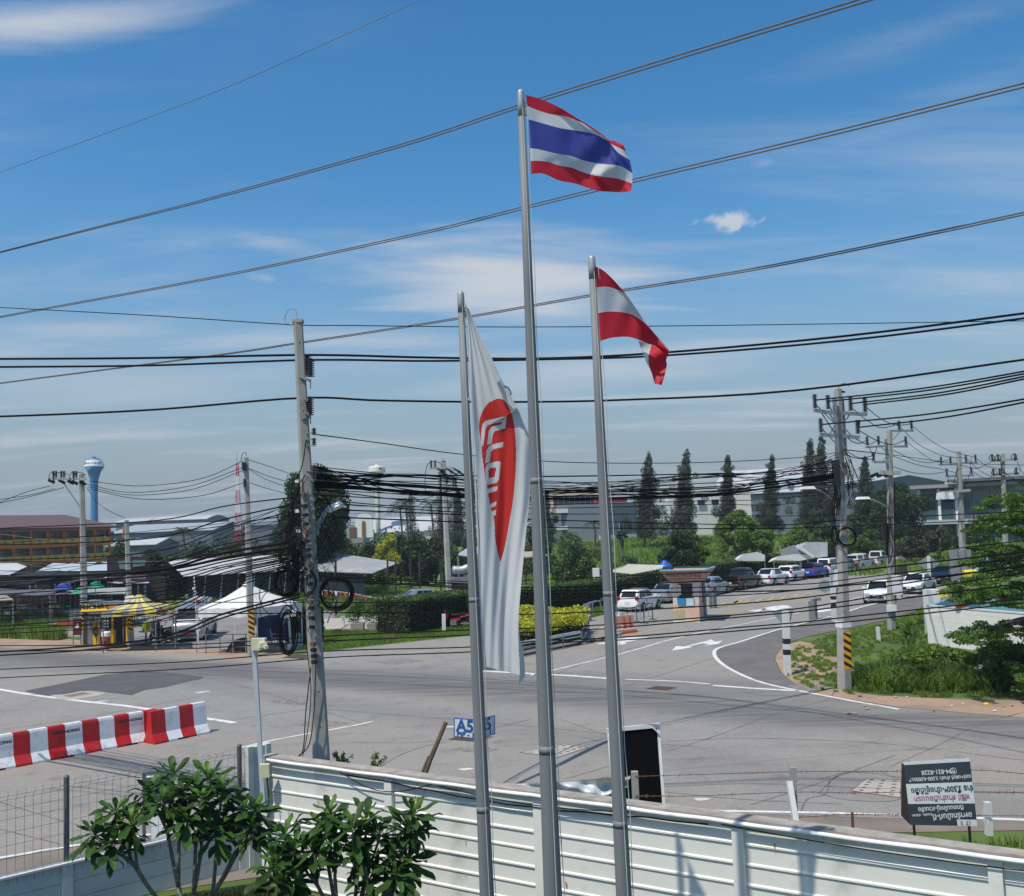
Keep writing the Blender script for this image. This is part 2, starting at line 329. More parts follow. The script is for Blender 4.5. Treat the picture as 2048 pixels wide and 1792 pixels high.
def road_mat():
 m=M('road_concrete',(0.258,0.246,0.226),0.88,var=0.06,scale=0.5,bump=0.35,bscale=45,spec=0.3)
 t=m.node_tree; L=t.links.new; b=t.nodes['Principled BSDF']; src=b.inputs['Base Color'].links[0].from_socket
 co=t.nodes.new('ShaderNodeTexCoord').outputs['Object']
 def nz(scale,st,lo,hi,det=8,rough=0.6,rot=0):
  mp=t.nodes.new('ShaderNodeMapping'); mp.inputs['Scale'].default_value=st; mp.inputs['Rotation'].default_value=(0,0,rot); L(co,mp.inputs[0])
  n=t.nodes.new('ShaderNodeTexNoise'); n.inputs['Scale'].default_value=scale; n.inputs['Detail'].default_value=det; n.inputs['Roughness'].default_value=rough; L(mp.outputs[0],n.inputs[0])
  r=t.nodes.new('ShaderNodeMapRange'); r.interpolation_type='SMOOTHSTEP'; L(n.outputs[0],r.inputs[0]); r.inputs[1].default_value=lo; r.inputs[2].default_value=hi; return r.outputs[0]
 def mul(a,k):
  q=t.nodes.new('ShaderNodeMath'); q.operation='MULTIPLY'; L(a,q.inputs[0])
  if isinstance(k,float): q.inputs[1].default_value=k
  else: L(k,q.inputs[1])
  return q.outputs[0]
 def mix(f,c2,tp='MIX'):
  nonlocal src
  x=t.nodes.new('ShaderNodeMix'); x.data_type='RGBA'; x.blend_type=tp; L(f,x.inputs[0]); L(src,x.inputs[6]); x.inputs[7].default_value=(*c2,1); src=x.outputs[2]
 mix(mul(nz(0.13,(1,1,1),0.42,0.62),0.75),(0.290,0.260,0.222))
 mix(mul(nz(1.1,(1,1,1),0.50,0.72),0.55),(0.17,0.162,0.155))
 mix(mul(nz(0.55,(1,1,1),0.60,0.66,9,.7),0.45),(0.155,0.148,0.14))
 mix(mul(nz(0.35,(.15,1,1),0.55,0.68,9,.7,.12),0.35),(0.165,0.16,0.155))
 mix(mul(nz(9.0,(1,1,1),0.52,0.62,3),0.35),(0.36,0.35,0.335))
 mix(mul(nz(38.0,(1,1,1),0.56,0.68,2),0.5),(0.17,0.165,0.16))
 sep=t.nodes.new('ShaderNodeSeparateXYZ'); L(co,sep.inputs[0])
 def math(op,a,b_=None,c=None):
  q=t.nodes.new('ShaderNodeMath'); q.operation=op
  for i,v in enumerate((a,b_,c)):
   if v is None: continue
   if isinstance(v,(int,float)): q.inputs[i].default_value=v
   else: L(v,q.inputs[i])
  return q.outputs[0]
 def lane(x0,y0,x1,y1,w,amt):
  dx,dy=x1-x0,y1-y0; l=(dx*dx+dy*dy) ** .5; nx,ny=-dy/l,dx/l
  d=math('ADD',math('MULTIPLY',sep.outputs[0],nx),math('MULTIPLY_ADD',sep.outputs[1],ny,-(x0*nx+y0*ny)))
  wv=t.nodes.new('ShaderNodeTexNoise'); wv.inputs['Scale'].default_value=0.08; L(co,wv.inputs[0])
  d=math('ABSOLUTE',math('ADD',d,math('MULTIPLY_ADD',wv.outputs[0],4.0,-2.0)))
  r=t.nodes.new('ShaderNodeMapRange'); r.interpolation_type='SMOOTHSTEP'; L(d,r.inputs[0]); r.inputs[1].default_value=w; r.inputs[2].default_value=w*0.15; r.inputs[3].default_value=0; r.inputs[4].default_value=1
  ang=__import__('math').atan2(dy,dx)
  st=nz(1.2,(0.12,2.2,1),0.30,0.62,rot=-ang)
  mix(mul(mul(r.outputs[0],amt),math('MULTIPLY_ADD',st,0.6,0.4)),(0.125,0.122,0.12))
 a=G(2048,1462); c=G(600,1352); lane(a.x,a.y,c.x,c.y,2.9,0.95)
 a=G(620,1348); c=G(-60,1325); lane(a.x,a.y,c.x,c.y,3.6,0.6)
 a=G(1700,1560); c=G(900,1440); lane(a.x,a.y,c.x,c.y,1.8,0.35)
 L(src,b.inputs['Base Color']); return m
m_road=road_mat()
b=MB(); S=3000
b.poly([(-S,-60,0),(S,-60,0),(S,S,0),(-S,S,0)]); tag(b.build('ground',m_ground),kind='structure')
def sst(t): t=np.clip(t,0,1); return t*t*(3-2*t)
def fz(x,y):
 x=np.asarray(x,float); y=np.asarray(y,float)
 k=sst((y-118)/45.0)*sst((x+30-(y-118)*-0.05)/25.0)*sst((92-x+(y-140)*0.4)/30)
 return 3.0*k+0.25*k*np.sin(x*.21)*np.cos(y*.17)
nx_,ny_=90,60
gx=np.linspace(-45,190,nx_); gy=np.concatenate([np.linspace(96,190,45),np.linspace(200,420,15)])
XX,YY=np.meshgrid(gx,gy); ZZ=fz(XX,YY)+0.004
V=np.stack([XX,YY,ZZ],2).reshape(-1,3); F=[(j*nx_+i,j*nx_+i+1,(j+1)*nx_+i+1,(j+1)*nx_+i) for j in range(len(gy)-1) for i in range(nx_-1)]
tag(np_mesh('field',V,F,m_field),kind='structure')
sheet('dirt_shoulder',[(-260,1262),(0,1275),(120,1277),(230,1288),(420,1300),(560,1306),(600,1312),(475,1330),(-260,1330)],0.010,m_dirt)
sheet('gravel_yard',[(-400,1205),(130,1206),(345,1214),(640,1218),(680,1228),(610,1262),(600,1300),(420,1302),(230,1288),(100,1262),(-400,1262)],0.006,m_gravel)
sheet('concrete_path',[(640,1238),(760,1232),(880,1250),(720,1262),(655,1262)],0.010,m_pad)
near=[(-40,GXY(0,1720)[1]-0.6),(GXY(0,1720)),(GXY(263,1676)),GXY(1325,1624),GXY(2048,1646),(60,GXY(2048,1646)[1]-1.0)]
farp=[(2300,1452),(2048,1437),(1800,1416),(1700,1400),(1600,1383),(1520,1366),(1462,1341),(1432,1318),(1429,1302),(1445,1294),(1481,1284),(1564,1259),(1620,1243),(1672,1232),(1730,1214),
  (1800,1198),(1880,1180),(1960,1150),(2060,1118),(2400,1060),(2400,1052),(2048,1078),(1960,1091),(1900,1104),(1800,1122),(1700,1139),(1600,1155),(1500,1176),(1400,1196),(1300,1212),(1240,1222),
  (1170,1240),(1100,1250),(1040,1262),(939,1272),(800,1287),(652,1303),(560,1316),(474,1319),(390,1308),(160,1299),(0,1295),(-260,1290),(-900,1300)]
road_poly=[tuple(p) for p in near]+[GXY(*p) for p in farp]+[(-90,GXY(0,1720)[1]-0.6)]
sheet('road',None,0.016,m_road,world=road_poly)
sheet('asphalt_shoulder',[(1481,1285),(1564,1260),(1672,1233),(1730,1215),(1800,1199),(1880,1181),(1905,1186),(1890,1200),(1800,1235),(1700,1256),(1610,1275),(1570,1288),(1548,1318),(1560,1345),(1600,1378),(1640,1391),(1600,1383),(1520,1366),(1462,1341),(1432,1318),(1429,1302),(1445,1294)],0.021,m_shoul)
sheet('bare_earth',[(1560,1292),(1600,1283),(1640,1290),(1660,1310),(1700,1322),(1720,1340),(1660,1352),(1640,1372),(1700,1384),(1760,1392),(1900,1398),(2048,1402),(2300,1410),(2300,1450),(2048,1436),(1800,1415),(1700,1399),(1640,1389),(1600,1377),(1563,1345),(1550,1318)],0.010,m_dirt)
ny0=GXY(1325,1624)[1]
sheet('roadside_earth',None,0.010,M('grey_earth',(.21,.175,.145),.95,var=.2,scale=.8,bump=.4),world=[(-40,11),(-14,14.8),(-4.85,18.15),(2,ny0-1.6),(12,ny0-2.2),(40,ny0-2.6),(40,ny0+0.5),(-40,ny0+0.5)])
sheet('asphalt_patch',[(90,1345),(190,1331),(330,1290+32),(480,1322),(560,1334),(690,1347-60+62),(560,1372),(470,1391),(390,1392),(330,1398-30),(300,1366),(255,1368),(205,1375),(150,1381)],0.026,m_asph) if False else None
P8=lambda x,y: (x/2.56/1.6875,(2150+y/2.56)/1.6875)
sheet('asphalt_patch',[P8(*q) for q in [(210,470),(560,400),(900,330),(1240,290),(1480,318),(1760,348),(1720,372),(1640,385),(1420,440),(1250,462),(1170,492),(1140,508),(1050,497),(930,482),(800,465),(700,470),(560,498),(380,514)]],0.022,m_asph)
sheet('concrete_apron',[P8(*q) for q in [(440,505),(560,500),(700,472),(930,488),(850,512),(640,545),(520,548)]],0.025,m_pad)
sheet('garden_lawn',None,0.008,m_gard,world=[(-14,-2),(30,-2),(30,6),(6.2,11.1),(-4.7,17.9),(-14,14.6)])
def line_mark(name,pts,w,mat,z=0.024,n=None,edge=0.0):
 P=[Vector((*GXY(*p),0)) for p in pts]
 if n: P=spline(P,n)
 L=[]; Rr=[]
 for i,p in enumerate(P):
  d=(P[min(i+1,len(P)-1)]-P[max(i-1,0)]).normalized(); q=Vector((-d.y,d.x,0))*w/2
  j=1+edge*rnd.uniform(-1,1)
  L.append(p+q*j); Rr.append(p-q*j)
 b=MB(); k=len(P)
 vs=[(v.x,v.y,z) for v in L+Rr]; b.add(vs,[(i,k+i,k+i+1,i+1) for i in range(k-1)])
 return tag(b.build(name,mat),kind='structure')
line_mark('edge_line',[(1880,1180),(1800,1197),(1730,1213),(1672,1231),(1564,1258),(1481,1284),(1445,1294),(1429,1303),(1434,1319),(1462,1340),(1520,1365),(1600,1383),(1700,1402),(1798,1420)],0.17,m_line,n=60)
line_mark('edge_line',[(-40,1374),(0,1380),(60,1390),(160,1403),(260,1414),(360,1430),(470,1447)],0.24,m_line,n=20)
line_mark('edge_line',[(1330,1622),(1700,1629),(2048,1642),(2300,1652)],0.13,m_line,n=8)
line_mark('edge_line',[(-60,1728),(0,1718),(130,1696),(263,1676),(330,1667)],0.13,m_line,n=8)
line_mark('lane_line',[(1060,1352),(1240,1309),(1330,1283),(1400,1266)],0.13,m_line,n=10)
line_mark('lane_line',[(1400,1266),(1480,1250),(1540,1238),(1600,1226)],0.13,m_line,n=10)
line_mark('lane_line',[(1620,1222),(1700,1200),(1760,1187)],0.12,m_line,n=6)
line_mark('lane_line',[(1790,1172),(1850,1158)],0.12,m_line,n=4)
line_mark('lane_line',[(1880,1150),(1930,1138)],0.12,m_line,n=4)
line_mark('lane_line',[(1235,1225),(1300,1211)],0.12,m_line,n=4)
line_mark('lane_line',[(1480,1197),(1560,1178)],0.12,m_line,n=4)
line_mark('stop_line',[(966,1343),(1075,1349),(1150,1353),(1215,1358)],0.30,m_line,n=10)
line_mark('stop_line',[(1250,1360),(1340,1363),(1420,1369)],0.16,m_line,n=8)
line_mark('stop_line',[(1426,1372),(1510,1378),(1596,1383)],0.26,m_line,n=8)
line_mark('lane_line',[(480,1497),(560,1479),(700,1454),(745,1444)],0.12,m_line,n=8)
line_mark('edge_line',[(652,1318),(760,1312),(860,1302),(930,1293)],0.08,m_line,n=8)
line_mark('centre_line',[(1243,1272),(1300,1262),(1340,1252)],0.16,m_liney,n=6)
line_mark('centre_line',[(1405,1240),(1500,1217),(1600,1193),(1700,1171)],0.14,m_liney,n=10)
line_mark('centre_line',[(1400,1243),(1500,1220),(1600,1196),(1700,1174)],0.10,m_liney,n=10)
line_mark('centre_line',[(1700,1171),(1800,1150),(1880,1132),(1960,1116)],0.13,m_liney,n=10)
line_mark('hatched_marking',[(1470,1207),(1480,1200)],0.5,m_liney,n=3)
line_mark('lane_line',[(960,1342-60),(1010,1275)],0.1,m_line,n=3)
for q in range(9):
 x=1410+q*24; line_mark('hatched_marking',[(x,1213-q*2.6+6),(x+18,1205-q*2.6+2)],0.22,m_liney,n=2)
def arrow_shape(name,polys):
 b=MB()
 for i,pl in enumerate(polys): b.poly([(*GXY(*p),0.024+i*.0015) for p in pl])
 return tag(b.build(name,m_line),kind='structure')
C6=lambda x,y: ((1850+x/3.4133)/1.6875,(2000+y/3.4133)/1.6875)
arrow_shape('turn_arrow',[[C6(*q) for q in pl] for pl in (
 [(1422,675),(1478,620),(1585,626),(1672,630),(1560,655)],[(1585,622),(1775,575),(1830,560),(1900,585),(1775,590),(1610,632)],
 [(1775,590),(1870,545),(1925,572),(2012,558),(1960,598),(1785,622),(1850,600)])])
arrow_shape('turn_arrow',[[C6(*q) for q in pl] for pl in (
 [(800,540),(950,520),(1160,520),(1060,545),(880,580),(905,594),(810,608)],[(555,600),(600,585),(665,580),(665,600)])])
C4=lambda x,y: ((1800+x/2.24)/1.6875,(1450+y/2.24)/1.6875)
arrow_shape('turn_arrow',[[C4(*q) for q in pl] for pl in ([(1610,1372),(1720,1360),(1792,1345),(1860,1335),(1810,1362),(1700,1374)],[(1740,1365),(1792,1340),(1900,1330),(1960,1345),(1850,1362)])])
CC=lambda x,y: ((2500+x/2.1423)/1.6875,(1850+y/2.1423)/1.6875)
arrow_shape('turn_arrow',[[CC(*q) for q in pl] for pl in ([(150,450),(180,430),(345,415),(300,440),(250,455)],[(540,460),(590,445),(690,440),(650,455),(570,468)],[(70,458),(110,452),(160,452),(120,462)])])
joints_and_shadow=[[(1010,1560-170),(1250,1300),(1430,1290)],[(1240,1377),(1330,1348),(1440,1300+12)],[(1335,1504),(1440,1470),(1560,1425),(1650,1402),(1668,1386)],  # last entry here paints the cable bundle's shadow across the road
          [(1780,1535),(1880,1490),(1960,1450),(2048,1425)],[(1335,1414+70),(1500,1478),(1760,1488),(2048,1532-10)],[(640,1418),(900,1440),(1230,1470)],
          [(1325,1585),(1480,1600),(1680,1640-30)],[(470,1440),(640,1416)],[(1120,1440),(1250,1480),(1400,1496)],[(700,1487),(880,1510-28),(1060,1440)],
          [(720,1560),(830,1500),(1000,1466)],[(-20,1600),(150,1650),(330,1690)],[(0,1540+120),(120,1690)],[(0,1460),(150,1440),(430,1388)],[(1320,1500),(1230,1530),(1130,1560)],  # last entry here carries the painted cable shadow on to the left
          [(1500,1612),(1660,1560),(1790,1512)],[(1165,1475),(1230,1490),(1330,1497)],[(640,1348),(760,1352),(1060,1362)],[(940,1363),(1000,1356),(1160,1345)],[(1480,1385),(1530,1392),(1600,1394)]]
for j in joints_and_shadow: line_mark('joint_and_shadow_line',j,0.03,m_tar,z=0.021,n=40,edge=0.6)
cracks=[[(1530,1500),(1600,1488),(1640,1500),(1755,1498)],[(1640,1560),(1700,1545),(1760,1545),(1790,1555),(1860,1560)],[(1600,1630),(1615,1600),(1650,1590),(1660,1562)],
          [(490,1390),(540,1402),(620,1398),(700,1384)],[(520,1412),(600,1408),(650,1400)]]
for j in cracks[1:3]: line_mark('slab_crack',j,0.035,m_tar,z=0.021,n=40,edge=0.8)
for q in ([(1636,1588),(1690,1548),(1790,1557),(1800,1600),(1700,1602)],): line_mark('joint_and_shadow_line',q+[q[0]],0.03,m_tar,z=0.021,n=40,edge=0.5)
line_mark('kerb_paint',[(1180,1262),(1215,1254)],0.2,m_line,n=3)
m_pot=M('broken_concrete',(0.22,0.20,0.175),0.95,var=0.35,scale=6,bump=0.9,bscale=30)
for pl in ([(735,1325),(810,1318),(850,1322),(790,1330)],[(1120,1350),(1180,1342),(1215,1347),(1180,1357)],[(530,1402),(620,1396),(650,1402),(590,1412)],[(1575,1372),(1640,1370),(1680,1376),(1600,1386)],
           [(580,1450),(650,1440),(700,1448),(640,1456)],[(900,1500),(960,1508),(1000,1500),(950,1492)]):
 sheet('road_repair',pl,0.0215,m_pot)
m_chip=M('paint_scuff',(0.62,0.60,0.56),0.8)
for q in ([(193,1405)],[(205,1403)],[(120,1456)],[(165,1472)],[(400,1386)],[(410,1384)],[(290,1560)],[(305,1555)],[(905,1455)],[(930,1540)],[(980,1462)],[(1400,1600)],[(870,1560)]):
 x,y=q[0]; c=G(x,y); b=MB(); k=7
 b.poly([(c.x+0.22*math.cos(i*6.283/k)*rnd.uniform(.5,1.3),c.y+0.14*math.sin(i*6.283/k)*rnd.uniform(.5,1.3),0.0225) for i in range(k)]); tag(b.build('paint_scuff',m_chip),kind='structure')
def cover(name,label,px,mat,frame_w=0.10,bars=0,dot=0,z=0.024):
 pts=[Vector((*GXY(*p),0)) for p in px]; c=sum(pts,Vector())/4
 t=thing(name,label,'drain cover',(c.x,c.y,0))
 b=MB(); k=4
 inn=[c+(p-c)*(1-frame_w) for p in pts]
 vs=[(p.x,p.y,z+0.006) for p in pts]+[(p.x,p.y,z+0.006) for p in inn]+[(p.x,p.y,0.0) for p in pts]
 b.add(vs,[(i,(i+1) % 4,4+(i+1) % 4,4+i) for i in range(4)]+[(8+i,8+(i+1) % 4,(i+1) % 4,i) for i in range(4)])
 b.build('cover_frame',mat[0],t,world=True)
 b=MB()
 if bars:
  a,d,e,f=inn
  for i in range(bars):
   s0=(i+0.15)/bars; s1=(i+0.7)/bars
   q=[a.lerp(d,s0),a.lerp(d,s1),f.lerp(e,s1),f.lerp(e,s0)]
   b.slab([(v.x,v.y,z-0.004) for v in q],(0,0,0.008))
  b.build('grate_bar',mat[1],t,world=True); b2=MB(); b2.poly([(p.x,p.y,z-0.003-0.002) for p in inn]); b2.build('drain_pit',m_black,t,world=True)
 else:
  b.slab([(v.x,v.y,z-0.002) for v in inn],(0,0,0.006)); b.build('cover_plate',mat[1],t,world=True)
  if dot:
   b2=MB()
   for i in range(3):
    for j in range(5):
     p=inn[0].lerp(inn[1],(j+.5)/5).lerp(inn[3].lerp(inn[2],(j+.5)/5),(i+.5)/3); b2.box((p.x,p.y,z+0.007),(0.09,0.05,0.004))
   b2.build('lifting_slot',m_black,t,world=True)['kind']='stuff'
 return t
m_grate=M('grating_iron',(0.07,0.045,0.035),0.8,var=0.2)
cover('drain_grate','dark barred drain grate set in pale concrete beside the asphalt patch',[P8(530,515),P8(715,480),P8(800,493),P8(610,528)],(m_pad,m_grate),bars=7)
cover('drain_grate','dark brown steel drain plate by the white stop line of the entrance road',[C6(1090,1122),C6(1245,1082),C6(1505,1102),C6(1360,1142)],(m_pad,m_grate),0.04)
C2=lambda x,y: ((800+x/2.1744)/1.6875,(2200+y/2.1744)/1.6875)
cover('drain_grate','rusty drain plate in the road right behind the blue A5 sign',[C2(1530,652),C2(1640,618),C2(1890,628),C2(1760,672)],(m_pad,m_grate),0.04)
C3=lambda x,y: ((1600+x/2.2756)/1.6875,(2300+y/2.2756)/1.6875)
cover('manhole_cover','pale concrete slab cover with lifting slots between the two right flagpoles',[C3(350,552),C3(690,490),C3(880,512),C3(640,592)],(m_tar,m_pad),0.05,dot=1)
cover('manhole_cover','cracked concrete slab cover left of the upside-down rental sign',[CC2 for CC2 in [((2500+x/2.1423)/1.6875,(2300+y/2.1423)/1.6875) for x,y in [(795,800),(910,705),(1165,718),(1160,850)]]],(m_tar,m_pad),0.05,dot=1)
cover('drain_grate','small dark drain plate at the far road edge behind the tall concrete pole',[(560,1317),(590,1309),(635,1311),(605,1320)],(m_pad,m_grate),0.04)
def pw(pts): return [GXY(*p) for p in pts]
blades('verge_grass','green grass of the far verge behind the tall concrete pole',pw([(600,1300),(655,1262),(800,1262),(1040,1235),(1040,1260),(939,1270),(800,1285),(652,1301)]),26000,0.16,0.03,m_grassb,3)
blades('verge_grass','rough grass round the striped utility pole on the right corner',pw([(1600,1290),(1690,1262),(1760,1250),(1850,1215),(1900,1300),(2100,1390),(1900,1398),(1720,1392),(1620,1378),(1575,1352),(1580,1310)]),44000,0.12,0.026,m_grassb,4,clump=40)
blades('verge_grass','grass strip between the compound wall and the near road edge',[(3.2,16.6),(2.5,18.8),(6,18.9),(10,18.2),(16,17.6),(16,9),(8,10.6)],26000,0.20,0.022,m_grassb,5,clump=25)
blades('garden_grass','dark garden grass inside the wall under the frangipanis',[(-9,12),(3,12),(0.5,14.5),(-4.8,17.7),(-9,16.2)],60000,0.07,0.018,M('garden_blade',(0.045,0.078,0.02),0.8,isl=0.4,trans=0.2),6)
blades('yard_grass','lush grass behind the van and the white tent',pw([(440,1190),(380,1212),(600,1220),(690,1226),(900,1240),(930,1196),(700,1158),(420,1172)]),42000,0.34,0.06,m_grassb,8,clump=12)
blades('yard_grass','weeds along the left side of the far road',pw([(-40,1240),(120,1243),(160,1262),(120,1282),(-40,1276)]),16000,0.8,0.06,m_grassb,9,clump=30)
fp=[(0,100),(70,100),(110,140),(120,168),(-8,168),(-8,125)]
blades('field_grass','tall bright grass of the field below the factory buildings',fp,60000,0.55,0.16,m_grassb,10,zf=fz,clump=6)
blades('verge_grass','grass strip beside the parked white hatchback under the hedge',pw([(1170,1238),(1240,1221),(1240,1205),(1180,1215)]),6000,0.2,0.04,m_grassb,12)
# ================================================================== COMPOUND WALL, FENCE
W0_=Vector((-4.55,18.0,0)); W1_=Vector((5.8,11.4,0)); WD=(W1_-W0_).normalized(); WN=Vector((WD.y,-WD.x,0))   # WN faces the camera side
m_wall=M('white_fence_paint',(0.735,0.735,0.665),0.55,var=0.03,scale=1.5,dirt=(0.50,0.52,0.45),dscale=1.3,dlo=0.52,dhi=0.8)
m_walls=M('shade_toned_paint',(0.56,0.60,0.57),0.7,var=0.08,scale=2,dirt=(0.36,0.37,0.31),dscale=1.2,dlo=0.52,dhi=0.72)  # darker copy of the fence paint, shade put into the colour
m_cap=M('grimy_cap',(0.33,0.30,0.26),0.9,var=0.25,scale=5)
m_trim=M('white_trim',(0.80,0.80,0.78),0.35)
m_stain=M('rust_stain',(0.42,0.22,0.05),0.8)
wall=thing('boundary_wall','white painted concrete plank wall running across the foreground behind the flagpoles','wall',W0_)
wl=(W1_-W0_).length; WLEN=wl+6.0; WH=2.1
def wp(s,off,z): return W0_+WD*s+WN*off+Vector((0,0,z))
def wall_s(px,yq=None):                       # where the wall line is seen at image column px (mid height)
 best=min(range(0,1900),key=lambda i: abs(_proj(wp(i/100,0.1,1.2))[0]-px)); return best/100
def _proj(p):
 v=p-CO; d=v.dot(_f); return (1024+FPX*v.dot(CR)/d,896-FPX*v.dot(CU)/d)
posts=[0.08]+[wall_s(x) for x in (778,1078,1480,2000)]+[WLEN]
zs_=[0.0+i*0.262 for i in range(9)]
rot=Matrix((WD,-WN,Vector((0,0,1)))).transposed()
plank_m={}
for i in range(len(posts)-1):
 a,c=posts[i]+0.075,posts[i+1]-0.075
 for k in range(8):
  L=c-a; key=round(L,3)
  if key not in plank_m:
   b=MB(); w=0.247
   prof=[(0,0.0),(0.030,0.0),(0.030,0.205),(0.012,0.225),(0.012,w),(0,w)]      # a splayed plank: lip below, recess on top
   vs=[(x,-y,z) for x in (0,L) for y,z in [(0.034,0.012),(0.046,0.0),(0.046,0.022),(0.028,0.040),(0.028,w-0.004),(-0.02,w-0.004),(-0.02,0.0)]]
   n=7; b.add(vs,[tuple(range(n)),tuple(range(2*n-1,n-1,-1))]+[(j,n+j,n+(j+1) % n,(j+1) % n) for j in range(n)])
   plank_m[key]=b.build('plank',m_wall,wall); pl=plank_m[key]
  else: pl=cpart(plank_m[key],wall)
  pl.matrix_basis=Matrix.Translation(WD*a+WN*rnd.uniform(-.004,.004)+Vector((0,0,0.03+k*0.2555))) @ rot.to_4x4() @ Matrix.Rotation(rnd.uniform(-.0012,.0012),4,'Y')
for i,s in enumerate(posts[:-1]):
 b=MB(); b.box(wp(s,0.02,WH/2),(0.15,0.17,WH),rot=rot); b.build('post',m_wall,wall,world=True)
b=MB(); b.box(wp(WLEN/2,-0.03,WH+0.035),(WLEN,0.24,0.05),rot=rot); b.build('cap',m_cap,wall,world=True)
b=MB(); n=60
pts=[wp(0.2+(WLEN-.2)*i/n,0.135,WH+0.02-0.012*abs(math.sin(i*0.7))) for i in range(n+1)]
b.tube(pts,0.030,8); b.build('white_conduit',m_trim,wall,smooth=True,world=True)
b=MB(); b.tube([wp(2.0+i*0.45,0.10,WH-0.06-0.10*math.sin(i/14*math.pi) ** 2-0.015*(i % 2)) for i in range(15)],0.011,5)
b.tube([wp(1.9+1.9*i/12,0.13,WH-0.02-0.25*math.sin(i/12*math.pi)*(1-.3*i/12)) for i in range(13)],0.008,5)
b.tube([wp(3.9+3.3*i/12,0.13,WH-0.03-0.09*math.sin(i/12*math.pi)) for i in range(13)],0.008,5)
b.tube([wp(8.5+5*i/12,0.13,WH-0.03-0.07*math.sin(i/12*math.pi)) for i in range(13)],0.008,5)
b.build('hanging_cable',m_wire,wall,world=True)
g=random.Random(44)
for k in range(34):
 s=g.uniform(.4,WLEN-4); z=.03+g.randint(1,8)*.2555-.003; h=g.uniform(.04,.18); w=g.uniform(.004,.012); b=MB(); b.slab([wp(s-w,.0492,z),wp(s+w,.0492,z),wp(s+w*.4,.0492,z-h),wp(s-w*.5,.0492,z-h)],WN*.0008); b.build('grime_streak',M('green_grime',(.40,.41,.33),.9,var=.2,scale=9),wall,world=True)
for px,z,h in ((1127,.95,.10),(1128,.62,.16),(1357,.55,.22),(2620/1.6875,1.9,.1)):
 s=wall_s(px); b=MB(); b.slab([wp(s-.012,0.0475,z),wp(s+.012,0.0475,z),wp(s+.006,0.0475,z-h),wp(s-.004,0.0475,z-h)],WN*0.001); b.build('rust_streak',m_stain,wall,world=True)
LD=(Vector((*GXY(365,1773),0))-Vector((*GXY(484,1741),0))).normalized(); LN=Vector((-LD.y,LD.x,0))
if LN.y>0: LN=-LN
L0=Vector((*GXY(490,1740),0))-LN*0.1
low=thing('mesh_fence','grey wire mesh fence on a low concrete plank wall at the lower left','fence',L0)
rotL=Matrix((LD,-LN,Vector((0,0,1)))).transposed()
def lp(s,off,z): return L0+LD*s+LN*off+Vector((0,0,z))
LH=0.82; LL=11.0
lposts=[0.0,3.05,6.1,9.15]
for i in range(4):
 a,c=lposts[i]+0.08,(lposts+[12.2])[i+1]-0.08
 for k in range(3):
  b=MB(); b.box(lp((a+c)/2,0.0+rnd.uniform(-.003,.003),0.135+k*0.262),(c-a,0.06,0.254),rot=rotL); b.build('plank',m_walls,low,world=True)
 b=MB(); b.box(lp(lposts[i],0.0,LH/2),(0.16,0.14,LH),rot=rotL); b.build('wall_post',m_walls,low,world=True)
b=MB(); b.box(lp(6.0,0.0,LH+0.012),(12.2,0.15,0.03),rot=rotL); b.build('cap',m_whited,low,world=True)
m_mesh=M('galvanised_wire',(0.20,0.21,0.22),0.5,0.5)
def mesh_panel(s0,s1):
 b=MB(); H=1.42; zb=LH-0.10; n=int((s1-s0)/0.125)
 for i in range(n+1):
  s=s0+(s1-s0)*i/n
  pts=[lp(s,-0.02,zb+0.02),lp(s,0.07,zb),lp(s,0.075,zb+0.09),lp(s,-.015,zb+0.16),lp(s,-0.015,zb+H-0.14),lp(s,0.075,zb+H-0.06),lp(s,0.075,zb+H),lp(s,0.0,zb+H-0.015)]
  b.tube(pts,0.0032,4,False)
 for z,o in ((zb+.09,.075),(zb+.16,-.015),(zb+.38,-.015),(zb+.58,-.015),(zb+.78,-.015),(zb+.98,-.015),(zb+1.13,-.015),(zb+H-.14,-.015),(zb+H-.06,.075)):
  b.tube([lp(s0,o,z),lp(s1,o,z)],0.0034,4,False)
 return b.build('wire_mesh',m_mesh,low,world=True)
mps=[-0.05,3.0,6.05,9.1]
m_fpost=M('dark_fence_post',(0.12,0.13,0.145),0.5,0.3)
for i,s in enumerate(mps):
 mesh_panel(s+0.04,s+3.0)
for s in (0.0,3.03,6.08,9.1):
 b=MB(); b.tube([lp(s,-0.07,LH-0.02),lp(s,-0.07,LH+1.36)],0.045,12); b.tube([lp(s,-0.07,LH+1.36),lp(s,-0.07,LH+1.39)],[0.05,0.03],12); b.build('fence_post',m_fpost,low,smooth=False,world=True)
pil=thing('corner_pilaster','wide white concrete pilaster where the mesh fence meets the plank wall','pillar',lp(-0.28,0,0))
for s,w in ((-0.14,0.10),(-0.32,0.26),(-0.50,0.10)):
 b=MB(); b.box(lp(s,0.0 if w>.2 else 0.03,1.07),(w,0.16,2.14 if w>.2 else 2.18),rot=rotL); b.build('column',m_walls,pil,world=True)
nb=thing('notice_board','white notice board on a dark steel frame seen through the mesh fence','sign',AT(300,1690,18.6))
nb.location.z=0
def npx(px,py,D): return AT(px,py,D)
b=MB()
for x in (288,345): b.beam(Vector((npx(x,1690,18.6).x,18.6,0.0)),npx(x,1548,18.6),0.05,0.05)
b.beam(npx(286,1548,18.6),npx(347,1540,18.6),0.05,0.05); b.build('sign_frame',m_fpost,nb,world=True)
b=MB(); b.slab([npx(292,1556,18.58),npx(342,1550,18.58),npx(343,1600,18.58),npx(293,1604,18.58)],(0,0.02,0)); b.build('upper_board',M('teal_board',(0.07,0.12,0.12),0.5),nb,world=True)
